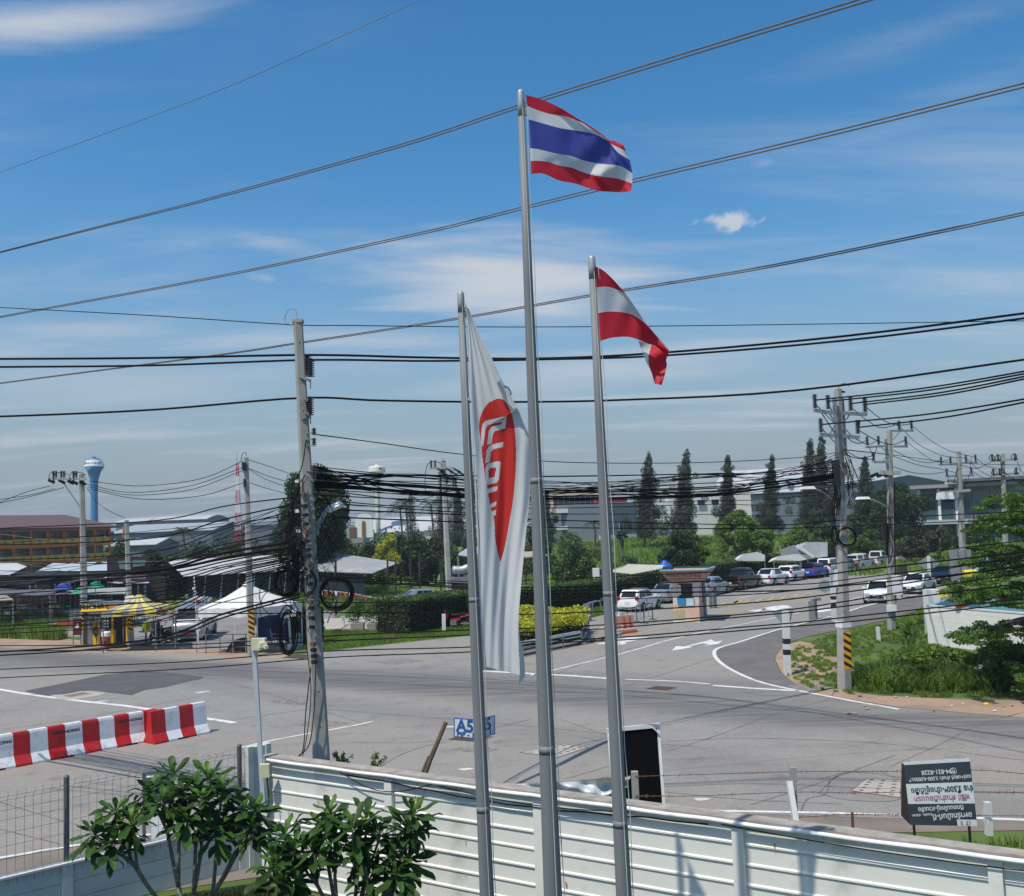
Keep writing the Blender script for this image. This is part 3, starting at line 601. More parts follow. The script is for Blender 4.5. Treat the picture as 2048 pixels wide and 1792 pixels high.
b=MB(); b.slab([npx(300,1632,18.52),npx(345,1622,18.52),npx(350,1690,18.52),npx(303,1692,18.52)],(0,0.02,0)); b.build('white_board',m_white,nb,world=True)
# ================================================================== FLAGPOLES
poles={'company': (921,583,972,12.9),'thai': (1041,180,1103,12.35),'austrian': (1183,512,1247,11.9)}
def flagpole(lab,tx,ty,bx_,D,r0,r1):
 top=AT(tx,ty,D); p2=AT(bx_,1792,D)
 ax=(top-p2).normalized(); base=top-ax*(top.z/ax.z)
 t=thing('flagpole',lab,'flagpole',base,group='tapered steel flagpoles in front of the wall'); L=(top-base).length
 b=MB(); n=6; ks=[0,.3,.3001,.62,.6201,1]
 rr=lambda k: r0+(r1-r0)*k
 b.tube([base+(top-base)*k for k in (0,.2,.34,.6,.8,0.985)],[rr(k) for k in (0,.2,.34,.6,.8,.985)],24)
 b.build('shaft',m_galvp,t,smooth=True,world=True)
 b=MB(); b.tube([base+(top-base)*k for k in (.972,.985,.997,1.0)],[r1*1.12,r1*1.12,r1*1.05,r1*.75],20); b.build('top_cap',m_galvb,t,smooth=True,world=True)
 for k0,k1 in ((.337,.345),(.598,.604)): b=MB(); b.tube([base+ax*(L*k) for k in (k0,k1)],[rr(k0)*1.01,rr(k1)*1.008],24); b.build('joint_collar',m_galvp,t,smooth=True,world=True)
 b=MB(); side=CR
 pts=[base+ax*(L*k)+side*(rr(k)+0.02+0.008*math.sin(k*40))-Vector((0,.02,0)) for k in [i/30*.985 for i in range(31)]]; b.tube(pts,0.0045,5)
 pts=[base+ax*(L*k)-side*(rr(k)+0.006)*(-0.35)-Vector((0,rr(k)+.012,0)) for k in [i/30*.98 for i in range(31)]]; b.tube(pts,0.0045,5)
 b.build('halyard',M('rope',(0.55,0.55,0.53),0.9),t,world=True)
 b=MB(); b.box(top-ax*0.25+side*(r1+.02),(0.05,0.03,0.07)); b.build('pulley',m_steel,t,world=True)
 return t,base,top
m_galvp=M('flagpole_galvanised',(0.175,0.19,0.20),0.6,0.0,var=0.08,scale=1.5,stretch=(3,3,.4))
m_galvb=M('bright_galvanised',(0.36,0.37,0.38),0.45,0.3)
flagpole('left flagpole of the three, carrying the long white banner',921,583,974,11.15,0.091,0.037)
flagpole('tallest flagpole in the middle, flying the striped red white and blue flag',1041,180,1106,10.65,0.110,0.036)
flagpole('right flagpole of the three, flying the red and white flag',1183,512,1248,10.3,0.094,0.036)
def crv(pts,fx,n):
 q=spline([(*fx(*p),0) for p in pts],n); return [(v.x,v.y) for v in q]
def cloth_grid(levels,rows_per,nu,D,wave):
 """levels: image curves top to bottom -> grid of world points, row index -> stripe"""
 rows=[]; stripe=[]
 for k in range(len(levels)-1):
  A,B=levels[k],levels[k+1]; m=rows_per[k]
  for j in range(m+(1 if k == len(levels)-2 else 0)):
   f=j/m; rows.append([(A[i][0]*(1-f)+B[i][0]*f,A[i][1]*(1-f)+B[i][1]*f) for i in range(nu)]); stripe.append(k)
 V=[]
 for r,row in enumerate(rows):
  for i,(x,y) in enumerate(row):
   u=i/(nu-1); v=r/(len(rows)-1); V.append(AT(x,y,D+wave(u,v)))
 return V,rows,stripe
def flag(name,label,levels,rows_per,nu,D,wave,cols,matset):
 t=thing(name,label,'flag',AT(*levels[0][0],D)); V,rows,st=cloth_grid(levels,rows_per,nu,D,wave)
 b=MB(); b.v=[tuple(v) for v in V]
 for r in range(len(rows)-1):
  for i in range(nu-1): b.f.append((r*nu+i,(r+1)*nu+i,(r+1)*nu+i+1,r*nu+i+1)); b.m.append(cols[st[r]])
 b.build('cloth',matset,t,smooth=True,world=True); return t
m_fr=M('flag_red',(0.66,0.022,0.045),0.6,var=0.04,trans=0.35)
m_fw=M('flag_white',(0.72,0.73,0.75),0.6,var=0.03,trans=0.35)
m_fb=M('flag_blue',(0.055,0.075,0.36),0.6,var=0.04,trans=0.3)
f6=lambda x,y: ((x/2.56+1650)/1.6875,(y/2.56+250)/1.6875)
NU=60
lv=[crv(p,f6,NU) for p in ([(320,180),(430,210),(560,262),(680,330),(780,392),(880,452),(980,520),(1030,567),(1090,580),(1165,615)],[(330,275),(430,315),(530,345),(640,362),(752,396),(870,460),(970,525),(1035,590),(1100,625),(1183,665)],
 [(345,392),(430,415),(600,463),(730,485),(860,505),(950,535),(1040,590),(1090,650),(1130,690),(1215,740)],[(355,640),(430,650),(600,690),(700,705),(800,740),(900,765),(1000,778),(1090,785),(1150,800),(1242,860)],
 [(360,750),(440,750),(520,762),(620,792),(720,810),(800,842),(900,872),(1000,888),(1120,905),(1237,945)],[(365,865),(440,857),(500,872),(610,920),(740,945),(830,975),(950,1010),(1040,1016),(1130,1022),(1230,1012)])]
wv=lambda u,v: 0.36*u+0.09*math.sin(7.5*u-3.2*v+0.6)*u ** .5+0.035*math.sin(17*u+6*v)*u+0.02*math.sin(31*u-14*v)*u
flag('national_flag','striped red white and blue flag streaming from the tallest pole with a torn corner',lv,(6,6,12,6,6),NU,10.60,wv,[0,1,2,1,0],[m_fr,m_fw,m_fb])
f5=lambda x,y: ((x/2.2756+1450)/1.6875,(y/2.2756+950)/1.6875)
la=[crv(p,f5,NU) for p in ([(1273,-119),(1340,-80),(1410,-15),(1505,95),(1580,200),(1650,305),(1740,412),(1845,534)],[(1282,45),(1350,40),(1420,55),(1508,102),(1582,205),(1652,312),(1742,420),(1845,538)],
 [(1295,243),(1360,232),(1430,232),(1500,240),(1570,262),(1650,322),(1740,424),(1846,541)],[(1310,458),(1380,436),(1450,426),(1530,426),(1605,447),(1670,475),(1740,500),(1800,548)])]
wa=lambda u,v: 0.30*u+0.07*math.sin(6*u-3*v+1.0)*u ** .5+0.02*math.sin(19*u+7*v)*u
fa=flag('national_flag','red and white flag on the right pole with its fly end hanging folded down',la,(8,8,10),NU,10.25,wa,[0,1,0],[m_fr,m_fw])
lf=[crv(p,f5,24) for p in ([(1600,450),(1625,520),(1660,610),(1700,690),(1728,780)],[(1705,488),(1682,570),(1685,640),(1705,700),(1730,785)],[(1842,535),(1818,600),(1822,645),(1805,720),(1782,796)])]
V,rows,st=cloth_grid(lf,(6,10),24,10.60,lambda u,v: 0.03*math.sin(7*u+5*v)+0.04*v)
b=MB(); b.v=[tuple(v) for v in V]
for r in range(len(rows)-1):
 for i in range(23): b.f.append((r*24+i,(r+1)*24+i,(r+1)*24+i+1,r*24+i+1)); b.m.append([1,0][st[r]])
b.build('folded_end',[m_fr,m_fw],fa,smooth=True,world=True)
def pt_in(x,y,poly):
 c=False; j=len(poly)-1
 for i in range(len(poly)):
  xi,yi=poly[i]; xj,yj=poly[j]
  if (yi>y) != (yj>y) and x<(xj-xi)*(y-yi)/(yj-yi)+xi: c=not c
  j=i
 return c
f7=lambda x,y: ((x/1.9911+1500)/1.6875,(y/1.9911+1500)/1.6875)
redL=spline([(*p,0) for p in [(994.7,797),(975,808),(962,830),(958,855),(961,880),(966,925),(972,962),(980,1010),(988,1042),(990,1075),(995,1102),(1001,1126)]],60)
redR=spline([(*p,0) for p in [(994.7,797),(1008,801),(1019,818),(1027,844),(1031,880),(1032,920),(1029,970),(1025,1008),(1019,1042),(1010,1092),(1001,1126)]],60)
RED=[(v.x,v.y) for v in redL]+[(v.x,v.y) for v in reversed(redR)]
STR=[[f5(*p) for p in q] for q in ([(393,1272),(396,1150),(405,1100),(425,1072),(592,1034),(580,1130),(500,1152),(486,1172),(476,1248),(441,1256),(454,1148),(480,1117),(548,1100),(556,1078),(445,1105),(430,1130),(411,1262)],
 [(428,1396),(438,1300),(452,1268),(480,1254),(567,1233),(560,1272),(487,1290),(472,1305),(461,1388)],[(432,1562),(428,1440),(442,1400),(530,1380),(547,1392),(530,1525),(512,1548)])]+ \
 [[f7(*p) for p in q] for q in ([(286,300),(358,280),(353,312),(291,330)],[(303,405),(350,383),(347,412),(309,430)],[(309,455),(347,440),(345,474),(318,482)],[(318,482),(328,480),(336,530),(340,600),(330,500)])]
HOLE=[f5(*p) for p in [(455,1512),(452,1450),(468,1432),(508,1430),(512,1440),(497,1502)]]
bl=spline([(*p,0) for p in [(934,617),(937,700),(941,790),(946,860),(951,900),(956,1000),(960,1080),(962,1180),(964,1260),(966,1332)]],440)
br=spline([(*p,0) for p in [(937,617),(959,668),(988,728),(1012,775),(1040,826),(1056,862),(1060,900),(1060,985),(1053,1056),(1045,1142),(1037,1246),(1040,1344)]],440)
bt=thing('banner','long white banner with a red drop emblem on the left flagpole','flag',AT(936,620,11.05))
NB=130; b=MB(); n=len(bl)
for r in range(n):
 for i in range(NB):
  u=i/(NB-1); x=bl[r].x*(1-u)+br[r].x*u; y=bl[r].y*(1-u)+br[r].y*u+(6*u if r>393 else 0)*(r-393)/47; v=r/n
  d=11.04+0.10*math.sin(3.1*u+0.5)*v+0.032*math.sin(9*u-6*v+1)*min(1,v*3)+0.008*math.sin(25*u+13*v)+(0.16*max(0,u-(0.28+0.25*v)) if v>.35 else 0)
  b.v.append(tuple(AT(x,y,d)))
  if r<n-1 and i<NB-1:
   xc,yc=x+(br[r].x-bl[r].x)/NB/2,y+.8; red=pt_in(xc,yc,RED)
   if red and any(pt_in(xc,yc,s) for s in STR) and not pt_in(xc,yc,HOLE): red=False
   b.f.append((r*NB+i,(r+1)*NB+i,(r+1)*NB+i+1,r*NB+i+1)); b.m.append(1 if red else 0)
m_bw=M('banner_white',(0.66,0.67,0.68),0.6,var=0.04,scale=1.2,trans=0.22)
m_br=M('banner_red',(0.62,0.03,0.022),0.55,var=0.04,trans=0.25)
b.build('cloth',[m_bw,m_br],bt,smooth=True,world=True)
b=MB()                                                          # sleeve along the hoist, seen at its lower left, and the loose corner
rowsL=[(951+0,905),(956,1010),(960,1100),(962,1200),(965,1340)]; rowsR=[(953,905),(961,1010),(968,1100),(985,1200),(997,1346)]
LL_=spline([(*p,0) for p in rowsL],30); RR_=spline([(*p,0) for p in rowsR],30)
for r in range(30):
 for i in range(6): u=i/5; b.v.append(tuple(AT(LL_[r].x*(1-u)+RR_[r].x*u-5,LL_[r].y,11.30+0.03*math.sin(u*3+r*.2))))
 if r<29:
  for i in range(5): b.f.append((r*6+i,(r+1)*6+i,(r+1)*6+i+1,r*6+i+1)); b.m.append(0)
b.build('back_fold',m_bw,bt,smooth=True,world=True)
b=MB()
cl_=spline([(*f7(*p),0) for p in [(497,1240),(500,1330),(505,1400),(505,1540),(500,1612)]],16); cr_=spline([(*f7(*p),0) for p in [(500,1240),(512,1330),(530,1400),(541,1500),(541,1562)]],16)
for r in range(16):
 for i in range(5): u=i/4; b.v.append(tuple(AT(cl_[r].x*(1-u)+cr_[r].x*u,cl_[r].y*(1-u)+cr_[r].y*u,11.19+.05*u)))
 if r<15:
  for i in range(4): b.f.append((r*5+i,(r+1)*5+i,(r+1)*5+i+1,r*5+i+1)); b.m.append(0)
b.build('loose_corner',m_bw,bt,smooth=True,world=True)
b=MB()
c0=[f5(*p) for p in [(380,400),(430,490),(480,590),(505,690),(545,735),(540,760),(512,782),(495,735),(470,650),(430,560),(395,470)]]
b.slab([AT(x,y,10.93) for x,y in c0],(0,0.012,0)); b.build('top_pocket',m_bw,bt,world=True)
b=MB(); b.tube([AT(x,y,10.96) for x,y in [f5(*p) for p in [(570,800),(600,815),(618,840),(624,872)]]],0.012,6); b.build('pocket_rod',m_steel,bt,world=True)
b=MB()
for x,y in ((935,612),(942,797)): b=MB(); b.tube([AT(x-4,y,11.07),AT(x-6,y+3,11.05),AT(x,y+5,11.05)],0.012,6); b.build('clip',m_galvb,bt,world=True)
# ================================================================== SLENDER CCTV MAST AND JUNCTION BOX AT THE WALL CORNER
cp=thing('camera_mast','slender white mast with a small box on top at the wall corner','mast',Vector((AT(526,1600,17.85).x,17.85,0)))
b=MB(); a=AT(527,1610,17.75); c=AT(508,1292,17.75); b.beam(a,c,0.072,0.072); b.build('mast',M('pale_grey_paint',(0.50,0.54,0.57),0.5),cp,world=True)
b=MB(); b.box(AT(518,1288,17.7),(0.24,0.16,0.2)); b.box(AT(526,1290,17.58),(0.12,0.14,0.09),rz=.4); b.box(AT(532,1294,17.5),(0.06,0.1,0.05),rz=.5); m_cream=M('cream_plastic',(0.62,0.60,0.42),0.5); b.build('junction_box',m_cream,cp,world=True)
b=MB(); b.box(AT(530,1541,17.62),(0.16,0.1,0.22)); b.build('lower_box',m_cream,cp,world=True)
b=MB(); b.tube([AT(534,1552,17.62),AT(538,1600,17.6),AT(534,1620,17.6),AT(524,1615,17.65)],0.012,5); b.build('cable',m_wire,cp,world=True)
# ================================================================== FRANGIPANI SHRUBS
def leaf_mesh(L=0.36,w=0.105,curl=0.05,seed=0):
 b=MB(); pr=[(0,.10),(.10,.26),(.25,.50),(.45,.80),(.65,1.0),(.82,.90),(.94,.52),(1.0,.03)]
 for t,k in pr:
  x=t*L; hw=k*w/2; z=-curl*(t ** 2)*L/.36+0.018*math.sin(t*9+seed); b.v += [(x,-hw,z+hw*.35),(x,0,z),(x,hw,z+hw*.35)]
 for i in range(len(pr)-1): o=i*3; b.f += [(o,o+3,o+4,o+1),(o+1,o+4,o+5,o+2)]; b.m += [0,0]
 return b
m_fl=M('frangipani_leaf',(0.036,0.088,0.016),0.5,var=0.2,scale=4,spec=0.25,trans=0.22,orand=.38)
m_fl2=M('young_frangipani_leaf',(0.085,0.18,0.026),0.45,var=0.15,scale=4,spec=0.25,trans=0.30,orand=.3)
def frangipani(label,base,D,hubs,seed,per=15,flowers=()):
 g=random.Random(seed); t=thing('frangipani',label,'shrub',base)
 hubs3=[AT(x,y,D+dd) for x,y,dd in hubs]
 forks=[]
 b=MB(); hb=base+Vector((0,0,0.18)); b.tube([base,hb],[0.055,0.05],8)
 cs=sum(hubs3,Vector())/len(hubs3)
 K=4; hs_=sorted(hubs3,key=lambda v: v.x); groups=[hs_[i*len(hs_) // K:(i+1)*len(hs_) // K] for i in range(K)]
 for gr in groups:
  m=sum(gr,Vector())/len(gr); f1=hb.lerp(m,0.42)+Vector((g.uniform(-.05,.05),g.uniform(-.1,.1),-0.10)); b.tube(spline([hb,hb.lerp(f1,.5)+Vector((0,0,-.05)),f1],6),[.045,.043,.041,.039,.037,.035],7)
  for k in range(0,len(gr),2):
   sub=gr[k:k+2]; m2=sum(sub,Vector())/len(sub); f2=f1.lerp(m2,.55)+Vector((g.uniform(-.04,.04),g.uniform(-.04,.04),-0.04)); b.tube(spline([f1,f1.lerp(f2,.5)+Vector((0,0,-.03)),f2],5),[.032,.03,.028,.027,.026],6)
   for h in sub: b.tube(spline([f2,f2.lerp(h,.5)+Vector((g.uniform(-.02,.02),0,-.03)),h+Vector((0,0,-.02))],5),[.024,.022,.02,.019,.017],6)
 b.build('branch',M('frangipani_bark',(.19,.175,.14),.85,var=.35,scale=14,bump=.5,bscale=60),t,smooth=True,world=True)
 protos=[leaf_mesh(0.40,.112,.05,0).build('leaf',m_fl,t,smooth=True),leaf_mesh(0.34,.10,.10,2).build('leaf',m_fl,t,smooth=True),leaf_mesh(0.30,.10,.03,4).build('leaf',m_fl2,t,smooth=True)]
 used=[0,0,0]; iv=t.matrix_basis.inverted(); cnt=0
 for h in hubs3:
  out_=(h-cs); out_.z=0
  tilt=Vector((out_.x*.35,out_.y*.35-.12,1)).normalized(); fr=tilt.to_track_quat('Z','Y').to_matrix()
  for k in range(per):
   ring=k/per; a=k*2.399+g.uniform(-.25,.25); elev=R(62-82*(1-ring)+g.uniform(-12,12)); s=(0.80+.38*(1-ring))*g.uniform(.9,1.15)
   kind=2 if ring>.78 else g.choice((0,0,1)); d=fr @ Vector((math.cos(a)*math.cos(elev),math.sin(a)*math.cos(elev),math.sin(elev)))
   x=d.normalized(); y=Vector((0,0,1)).cross(x)
   if y.length<.1: y=Vector((1,0,0)).cross(x)
   y.normalize(); y=(Matrix.Rotation(g.uniform(-.45,.45),3,x) @ y); z=x.cross(y)
   mt=Matrix((x*s,y*s,z*s)).transposed().to_4x4(); mt.translation=h+Vector((0,0,-.03+.05*ring))+d*.015
   if used[kind] == 0: protos[kind].matrix_basis=iv @ mt; used[kind]=1
   else: cpart(protos[kind],t,iv @ mt)
   cnt += 1
 V_=[]; F_=[]; lm=leaf_mesh(0.33,.10,.08,1)
 for h in hubs3:
  for k in range(10):
   a=g.uniform(0,6.283); el_=R(g.uniform(-55,25)); s=g.uniform(.7,1.1); x=Vector((math.cos(a)*math.cos(el_),math.sin(a)*math.cos(el_),math.sin(el_))); y=Vector((0,0,1)).cross(x).normalized(); y=Matrix.Rotation(g.uniform(-.6,.6),3,x) @ y; mt=Matrix((x*s,y*s,x.cross(y)*s)).transposed().to_4x4(); mt.translation=h+Vector((g.uniform(-.06,.06),g.uniform(-.06,.06),g.uniform(-.16,-.03))); o_=len(V_); V_ += [tuple(mt @ Vector(v)) for v in lm.v]; F_ += [tuple(i+o_ for i in f) for f in lm.f]
 bl_=MB(); bl_.add(V_,F_); bl_.build('inner_leaves',m_fl,t,smooth=True,world=True)['kind']='stuff'
 for x,y,dd in flowers:
  b=MB(); p=AT(x,y,D+dd); q=AT(x-3,y+22,D+dd); b.tube([q,p],0.004,4)
  for k in range(5): a=k*1.2566; b.poly([p,p+Vector((math.cos(a-.3)*.03,-.01,math.sin(a-.3)*.03)),p+Vector((math.cos(a)*.05,-.02,math.sin(a)*.05)),p+Vector((math.cos(a+.3)*.03,-.01,math.sin(a+.3)*.03))])
  b.build('flower_bud',m_leafy,t,world=True)
 return t
hubA=[(188,1668,-.2),(232,1625,0),(262,1650,-.3),(300,1585,.2),(325,1608,-.3),(348,1553,.3),(366,1588,0),(418,1560,.2),(444,1580,-.1),(374,1640,-.4),(432,1668,-.3),(446,1640,.1),(487,1622,0),(512,1622,-.2),(506,1660,-.3),(404,1600,-.2),(226,1690,-.3)]
frangipani('large frangipani shrub in front of the mesh fence at lower left',Vector((AT(385,1850,15.0).x,15.0,0)),15.0,hubA,11,17)
hubB=[(660,1632,.1),(733,1638,.2),(706,1660,-.2),(826,1632,.1),(570,1672,.2),(590,1700,0),(548,1735,-.2),(714,1716,-.2),(782,1712,0),(815,1722,.1),(668,1672,0),(626,1704,-.1),(556,1768,-.3),(790,1752,-.3),(738,1756,-.3),(815,1662,.2),(640,1655,.3),(760,1670,.1),(588,1758,0)]
frangipani('frangipani shrub against the white plank wall, left of the flagpoles',Vector((AT(700,1850,13.9).x,13.9,0)),13.9,hubB,12,15,flowers=((830,1597,0),(727,1637,-.3)))
# ================================================================== ROADSIDE THINGS BEYOND THE WALL
def gpt(px,py,z=0.0): p=G(px,py,z); return p
def vpost(px,D): p=AT(px,1500,D); return Vector((p.x,D,0))
m_sblue=M('sign_blue',(0.03,0.10,0.33),0.5); m_swhite=M('sign_white',(0.62,0.68,0.70),0.4,var=0.04)
c2=lambda x,y: ((800+x/2.1744)/1.6875,(2200+y/2.1744)/1.6875)
sg=thing('area_sign','blue and white V-shaped A5 sign standing behind the left flagpole','sign',vpost(958,20.6))
b=MB(); b.tube([vpost(958,20.6),AT(958,1440,20.6)],0.035,10); b.build('post',m_galv,sg,world=True)
mid=1765
def face(pts,D0,D1,nm):
 (xl,yl,yb),(xr,yr,yb2)=pts
 q=[AT(*c2(xl,yl),D0),AT(*c2(xr,yr),D1),AT(*c2(xr,yb2),D1),AT(*c2(xl,yb),D0)]
 b=MB(); b.slab(q,(0,0.02,0)); b.build('sign_border',m_sblue,sg,world=True)
 c=sum(q,Vector())/4; q2=[c+(p-c)*0.9+Vector((0,-0.006,0)) for p in q]; b=MB(); b.slab(q2,(0,0.004,0)); b.build('sign_face',m_swhite,sg,world=True)
 return q
qa=face(((1590,484,624),(1760,497,640)),20.45,20.3,'a')
qb=face(((1762,497,640),(1893,464,605)),20.3,20.6,'b')
def on_face(q,u,v,dy=-0.012):
 return q[0].lerp(q[1],u).lerp(q[3].lerp(q[2],u),v)+Vector((0,dy,0))
for q,ua,s,lo in ((qa,.49,'A5','PIP - 1'),(qb,.62,'5','- 1')):
 fr=frame(on_face(q,ua,.40),q[1]-q[0],q[0]-q[3]); text_mesh(s,0.33,m_sblue,sg,sg.matrix_basis.inverted() @ fr,0.002,bold=0.010,sx=0.95)
 fr=frame(on_face(q,ua+.03,.82),q[1]-q[0],q[0]-q[3]); text_mesh(lo,0.125,m_sblue,sg,sg.matrix_basis.inverted() @ fr,0.002,bold=0.004,sx=1.15)
stk=thing('wooden_stake','dark weathered wooden stake leaning above the wall, left of the A5 sign','stake',Vector((AT(840,1560,18.3).x,18.3,0)))
b=MB(); b.tube([AT(832,1600,18.3),AT(860,1520,18.4),AT(892,1444,18.5)],[.05,.045,.04],7); b.build('stake',m_wood,stk,world=True)
b=MB(); b.tube([AT(838,1560,18.2),AT(857,1512,18.3)],[.03,.015],6); b.build('broken_branch',m_wood,stk,world=True)
def weed(px,py,D,n,h,seed,label):
 g=random.Random(seed); p=AT(px,py,D); t=thing('weed',label,'plant',Vector((p.x,D,0))); b=MB(); cen=[]
 for k in range(n):
  a=g.uniform(-1,1); tip=p+Vector((a*h*.7,g.uniform(-.1,.1),h*g.uniform(.6,1))); base=Vector((p.x,D,max(0,p.z-1.0))); b.tube(spline([base,p,tip],8),[.012,.011,.01,.009,.008,.006,.005,.003],4)
  for i in range(14): cen.append(p.lerp(tip,g.random()))
 b.build('stem',m_bark,t,world=True); V,F=leaf_quads([tuple(c) for c in cen],[(0.05,.05,.05)]*len(cen),[5]*len(cen),0.06,seed); np_mesh('foliage',V,F,m_leafb,t,world=True)
weed(683,1535,19.0,4,.32,1,'small green weed rising behind the wall at the foot of the tall pole')
weed(745,1543,18.6,3,.36,2,'spindly green weed behind the wall left of the wooden stake')
c3=lambda x,y: ((1600+x/2.2756)/1.6875,(2300+y/2.2756)/1.6875)
sb=thing('signboard','tall black signboard back with a pale frame behind the right flagpole','sign',vpost(1275,18.4))
q=[AT(*c3(1030,372),18.4),AT(*c3(1412,335),18.4),AT(*c3(1460,1010),18.1),AT(*c3(1082,1010),18.1)]
b=MB(); b.slab(q,(0,0.03,0)); b.build('board',M('matt_black_board',(0.006,0.006,0.007),1.0,spec=0.0),sb,world=True)
for i,j,nm in ((0,1,'top_rail'),(1,2,'side_rail'),(0,3,'side_rail')):
 b=MB(); a,c=q[i],q[j]; e=(c-a).normalized()*.03; b.beam(a-e+Vector((0,-.02,0)),c+e+Vector((0,-.02,0)),0.05,0.022 if i or j == 3 else 0.07); b.build(nm,m_whited,sb,world=True)
b=MB(); b.beam(AT(*c3(1365,345),18.3),AT(*c3(1410,385),18.3),.03,.03); b.beam(AT(*c3(1060,402),18.3),AT(*c3(1030,430),18.3),.03,.03); b.build('corner_brace',m_whited,sb,world=True)
b=MB(); b.beam(AT(*c3(1050,745),18.25),AT(*c3(1445,725),18.25),.04,.05); b.build('middle_rail',m_whited,sb,world=True)
for x in (1085,1440):
 b=MB(); a=AT(*c3(x,1000),18.3); b.beam(Vector((a.x,18.3,0)),a,.07,.07); b.build('leg',m_steel,sb,world=True)
tp=thing('tarpaulin','crumpled silver plastic sheet tied to the barbed wire beside the black signboard','tarpaulin',vpost(1130,17.6))
b=MB(); NN=26; MM=10
for r in range(MM):
 for i in range(NN):
  u=i/(NN-1); v=r/(MM-1); x0_,y0_=280+925*u,785-60*u*u; yb=800+90*min(1,u*1.6)-(140*max(0,u-.75)/.25 if u>.75 else 0)+60
  y=y0_+(yb-y0_)*v; x=x0_+(-30)*v*u
  b.v.append(tuple(AT(*c3(x,y),17.7+0.07*math.sin(14*u-9*v)+.04*math.sin(31*u+5*v))))
  if r<MM-1 and i<NN-1: b.f.append((r*NN+i,(r+1)*NN+i,(r+1)*NN+i+1,r*NN+i+1)); b.m.append(0)
b.build('sheet',M('silver_sheet',(0.55,0.58,0.58),0.4,0.2,var=0.08),tp,smooth=True,world=True)
bf=thing('barbed_wire_fence','two-strand barbed wire fence on short concrete posts along the near road edge','fence',vpost(1500,17.4))
c4_=lambda x,y: ((2500+x/2.1423)/1.6875,(2300+y/2.1423)/1.6875)
def cpost(p0,p1,w=0.11,m=m_conc):
 b=MB(); b.beam(p0,p1,w,w); return b.build('concrete_post',m,bf,world=True)
a=AT(*c3(1232,690),17.55); cpost(Vector((a.x,17.55,0)),a,.11)
a=AT(*c4_(378,620),16.6); cpost(AT(*c4_(392,1050),16.6),a,.085)
cpost(AT(*c4_(400,1030),16.2),AT(*c4_(350,722),16.45),.085,m_whited)
a=AT(*c4_(1782,872),15.9); cpost(AT(*c4_(1795,1110),15.9),a,.095,m_whited)
b=MB(); a=AT(*c4_(805,945),15.6); b.beam(AT(*c4_(812,1080),15.6),a,.035,.035); b.build('iron_stake',m_rust,bf,world=True)
def barbed(pts,seed):
 b=MB(); P=spline(pts,60); b.tube(P,0.0055,5); g=random.Random(seed)
 for i in range(90):
  k=g.random()*58.9; p=P[int(k)].lerp(P[int(k)+1],k % 1); a=g.uniform(0,3.14); d=Vector((math.cos(a)*.5,math.sin(a)*.3,math.sin(a+1)))*.028; b.tube([p-d,p+d],0.004,3,False)
 b.build('barbed_wire',m_rust,bf,world=True)
barbed([AT(*c3(300,790),18.3),AT(*c3(640,780),18),AT(*c3(1000,745),17.7),AT(*c3(1235,730),17.5),AT(*c3(1700,715),17.0),AT(*c4_(375,652),16.6),AT(*c4_(800,650),16.2),AT(*c4_(1190,648),15.9),AT(*c4_(1700,640),15.7),AT(*c4_(2060,668),15.5)],1)
barbed([AT(*c3(1235,880),17.5),AT(*c3(1700,878),17.1),AT(*c4_(375,800),16.55),AT(*c4_(800,805),16.2),AT(*c4_(1190,800),15.9),AT(*c4_(1700,800),15.7),AT(*c4_(2060,805),15.5)],2)
barbed([AT(*c4_(375,985),16.55),AT(*c4_(800,960),16.2),AT(*c4_(1190,965),15.9),AT(*c4_(2060,972),15.6)],3)
rs=thing('rental_sign','black and white Thai rental sign standing upside down by the near road edge','sign',vpost(1880,15.2))
c5_=lambda x,y: ((3000+x/5.12)/1.6875,(2500+y/5.12)/1.6875)
DS=15.15
TL,TR,BR_,BL_=AT(*c5_(258,400),DS+.1),AT(*c5_(1400,335),DS+.1),AT(*c5_(1530,1475),DS-.12),AT(*c5_(372,1455),DS-.12)
m_sdark=M('charcoal_print',(0.030,0.036,0.044),0.45,var=0.15,scale=3); m_sgrey=M('silver_print',(0.50,0.54,0.52),0.42,var=0.05); m_spink=M('mauve_print',(0.30,0.12,0.20),0.5)
def sp(u,v,off=0.0): return TL.lerp(TR,u).lerp(BL_.lerp(BR_,u),v)+Vector((0,-off,0))
b=MB()
for (v0,v1,mi) in ((-.03,.02,1),(0.02,.335,0),(.335,.66,1),(.66,1.0,0)):
 b.cm=mi; n=8
 for i in range(n): b.slab([sp(i/n,v0),sp((i+1)/n,v0),sp((i+1)/n,v1),sp(i/n,v1)],(0,0.012,0))
b.build('panel',[m_sdark,m_sgrey],rs,world=True)
b=MB(); b.slab([sp(.70,.905,.004),sp(.995,.905,.004),sp(.998,.998,.004),sp(.705,.998,.004)],(0,.003,0)); b.build('white_label',m_sgrey,rs,world=True)
iv=rs.matrix_basis.inverted()
def utext(s,u,v,size,mat,sx=1.0):
 fr=frame(sp(u,v,0.006),TL-TR,BL_-TL); return text_mesh(s,size,mat,rs,iv @ fr,0.0015,sx=sx,bold=size*.018)
SW=(TR-TL).length
utext('094-821-8228',.50,.155,.088,m_sgrey)
utext('แอร์+เฟอร์ ค่าเช่า 3,500-4,000/ด.*',.52,.255,.075,m_sgrey,.92)
utext('จ่าย 3,500*-เข้าอยู่ได้เลย',.53,.43,.105,m_sdark,.92)
utext('ฟรี!! ค่าเช่าเดือนแรก',.51,.565,.105,m_spink,.98)
utext('ติดถนนใหญ่-สวนเสือ',.48,.73,.088,m_sgrey,.92)
utext('อพาร์ทเม้นท์-ดี',.64,.845,.105,m_sgrey,.95)
utext('สวนเสือ - ศรีราชา',.19,.835,.048,m_sgrey,.9)
utext('17  3',.83,.95,.075,m_sdark)
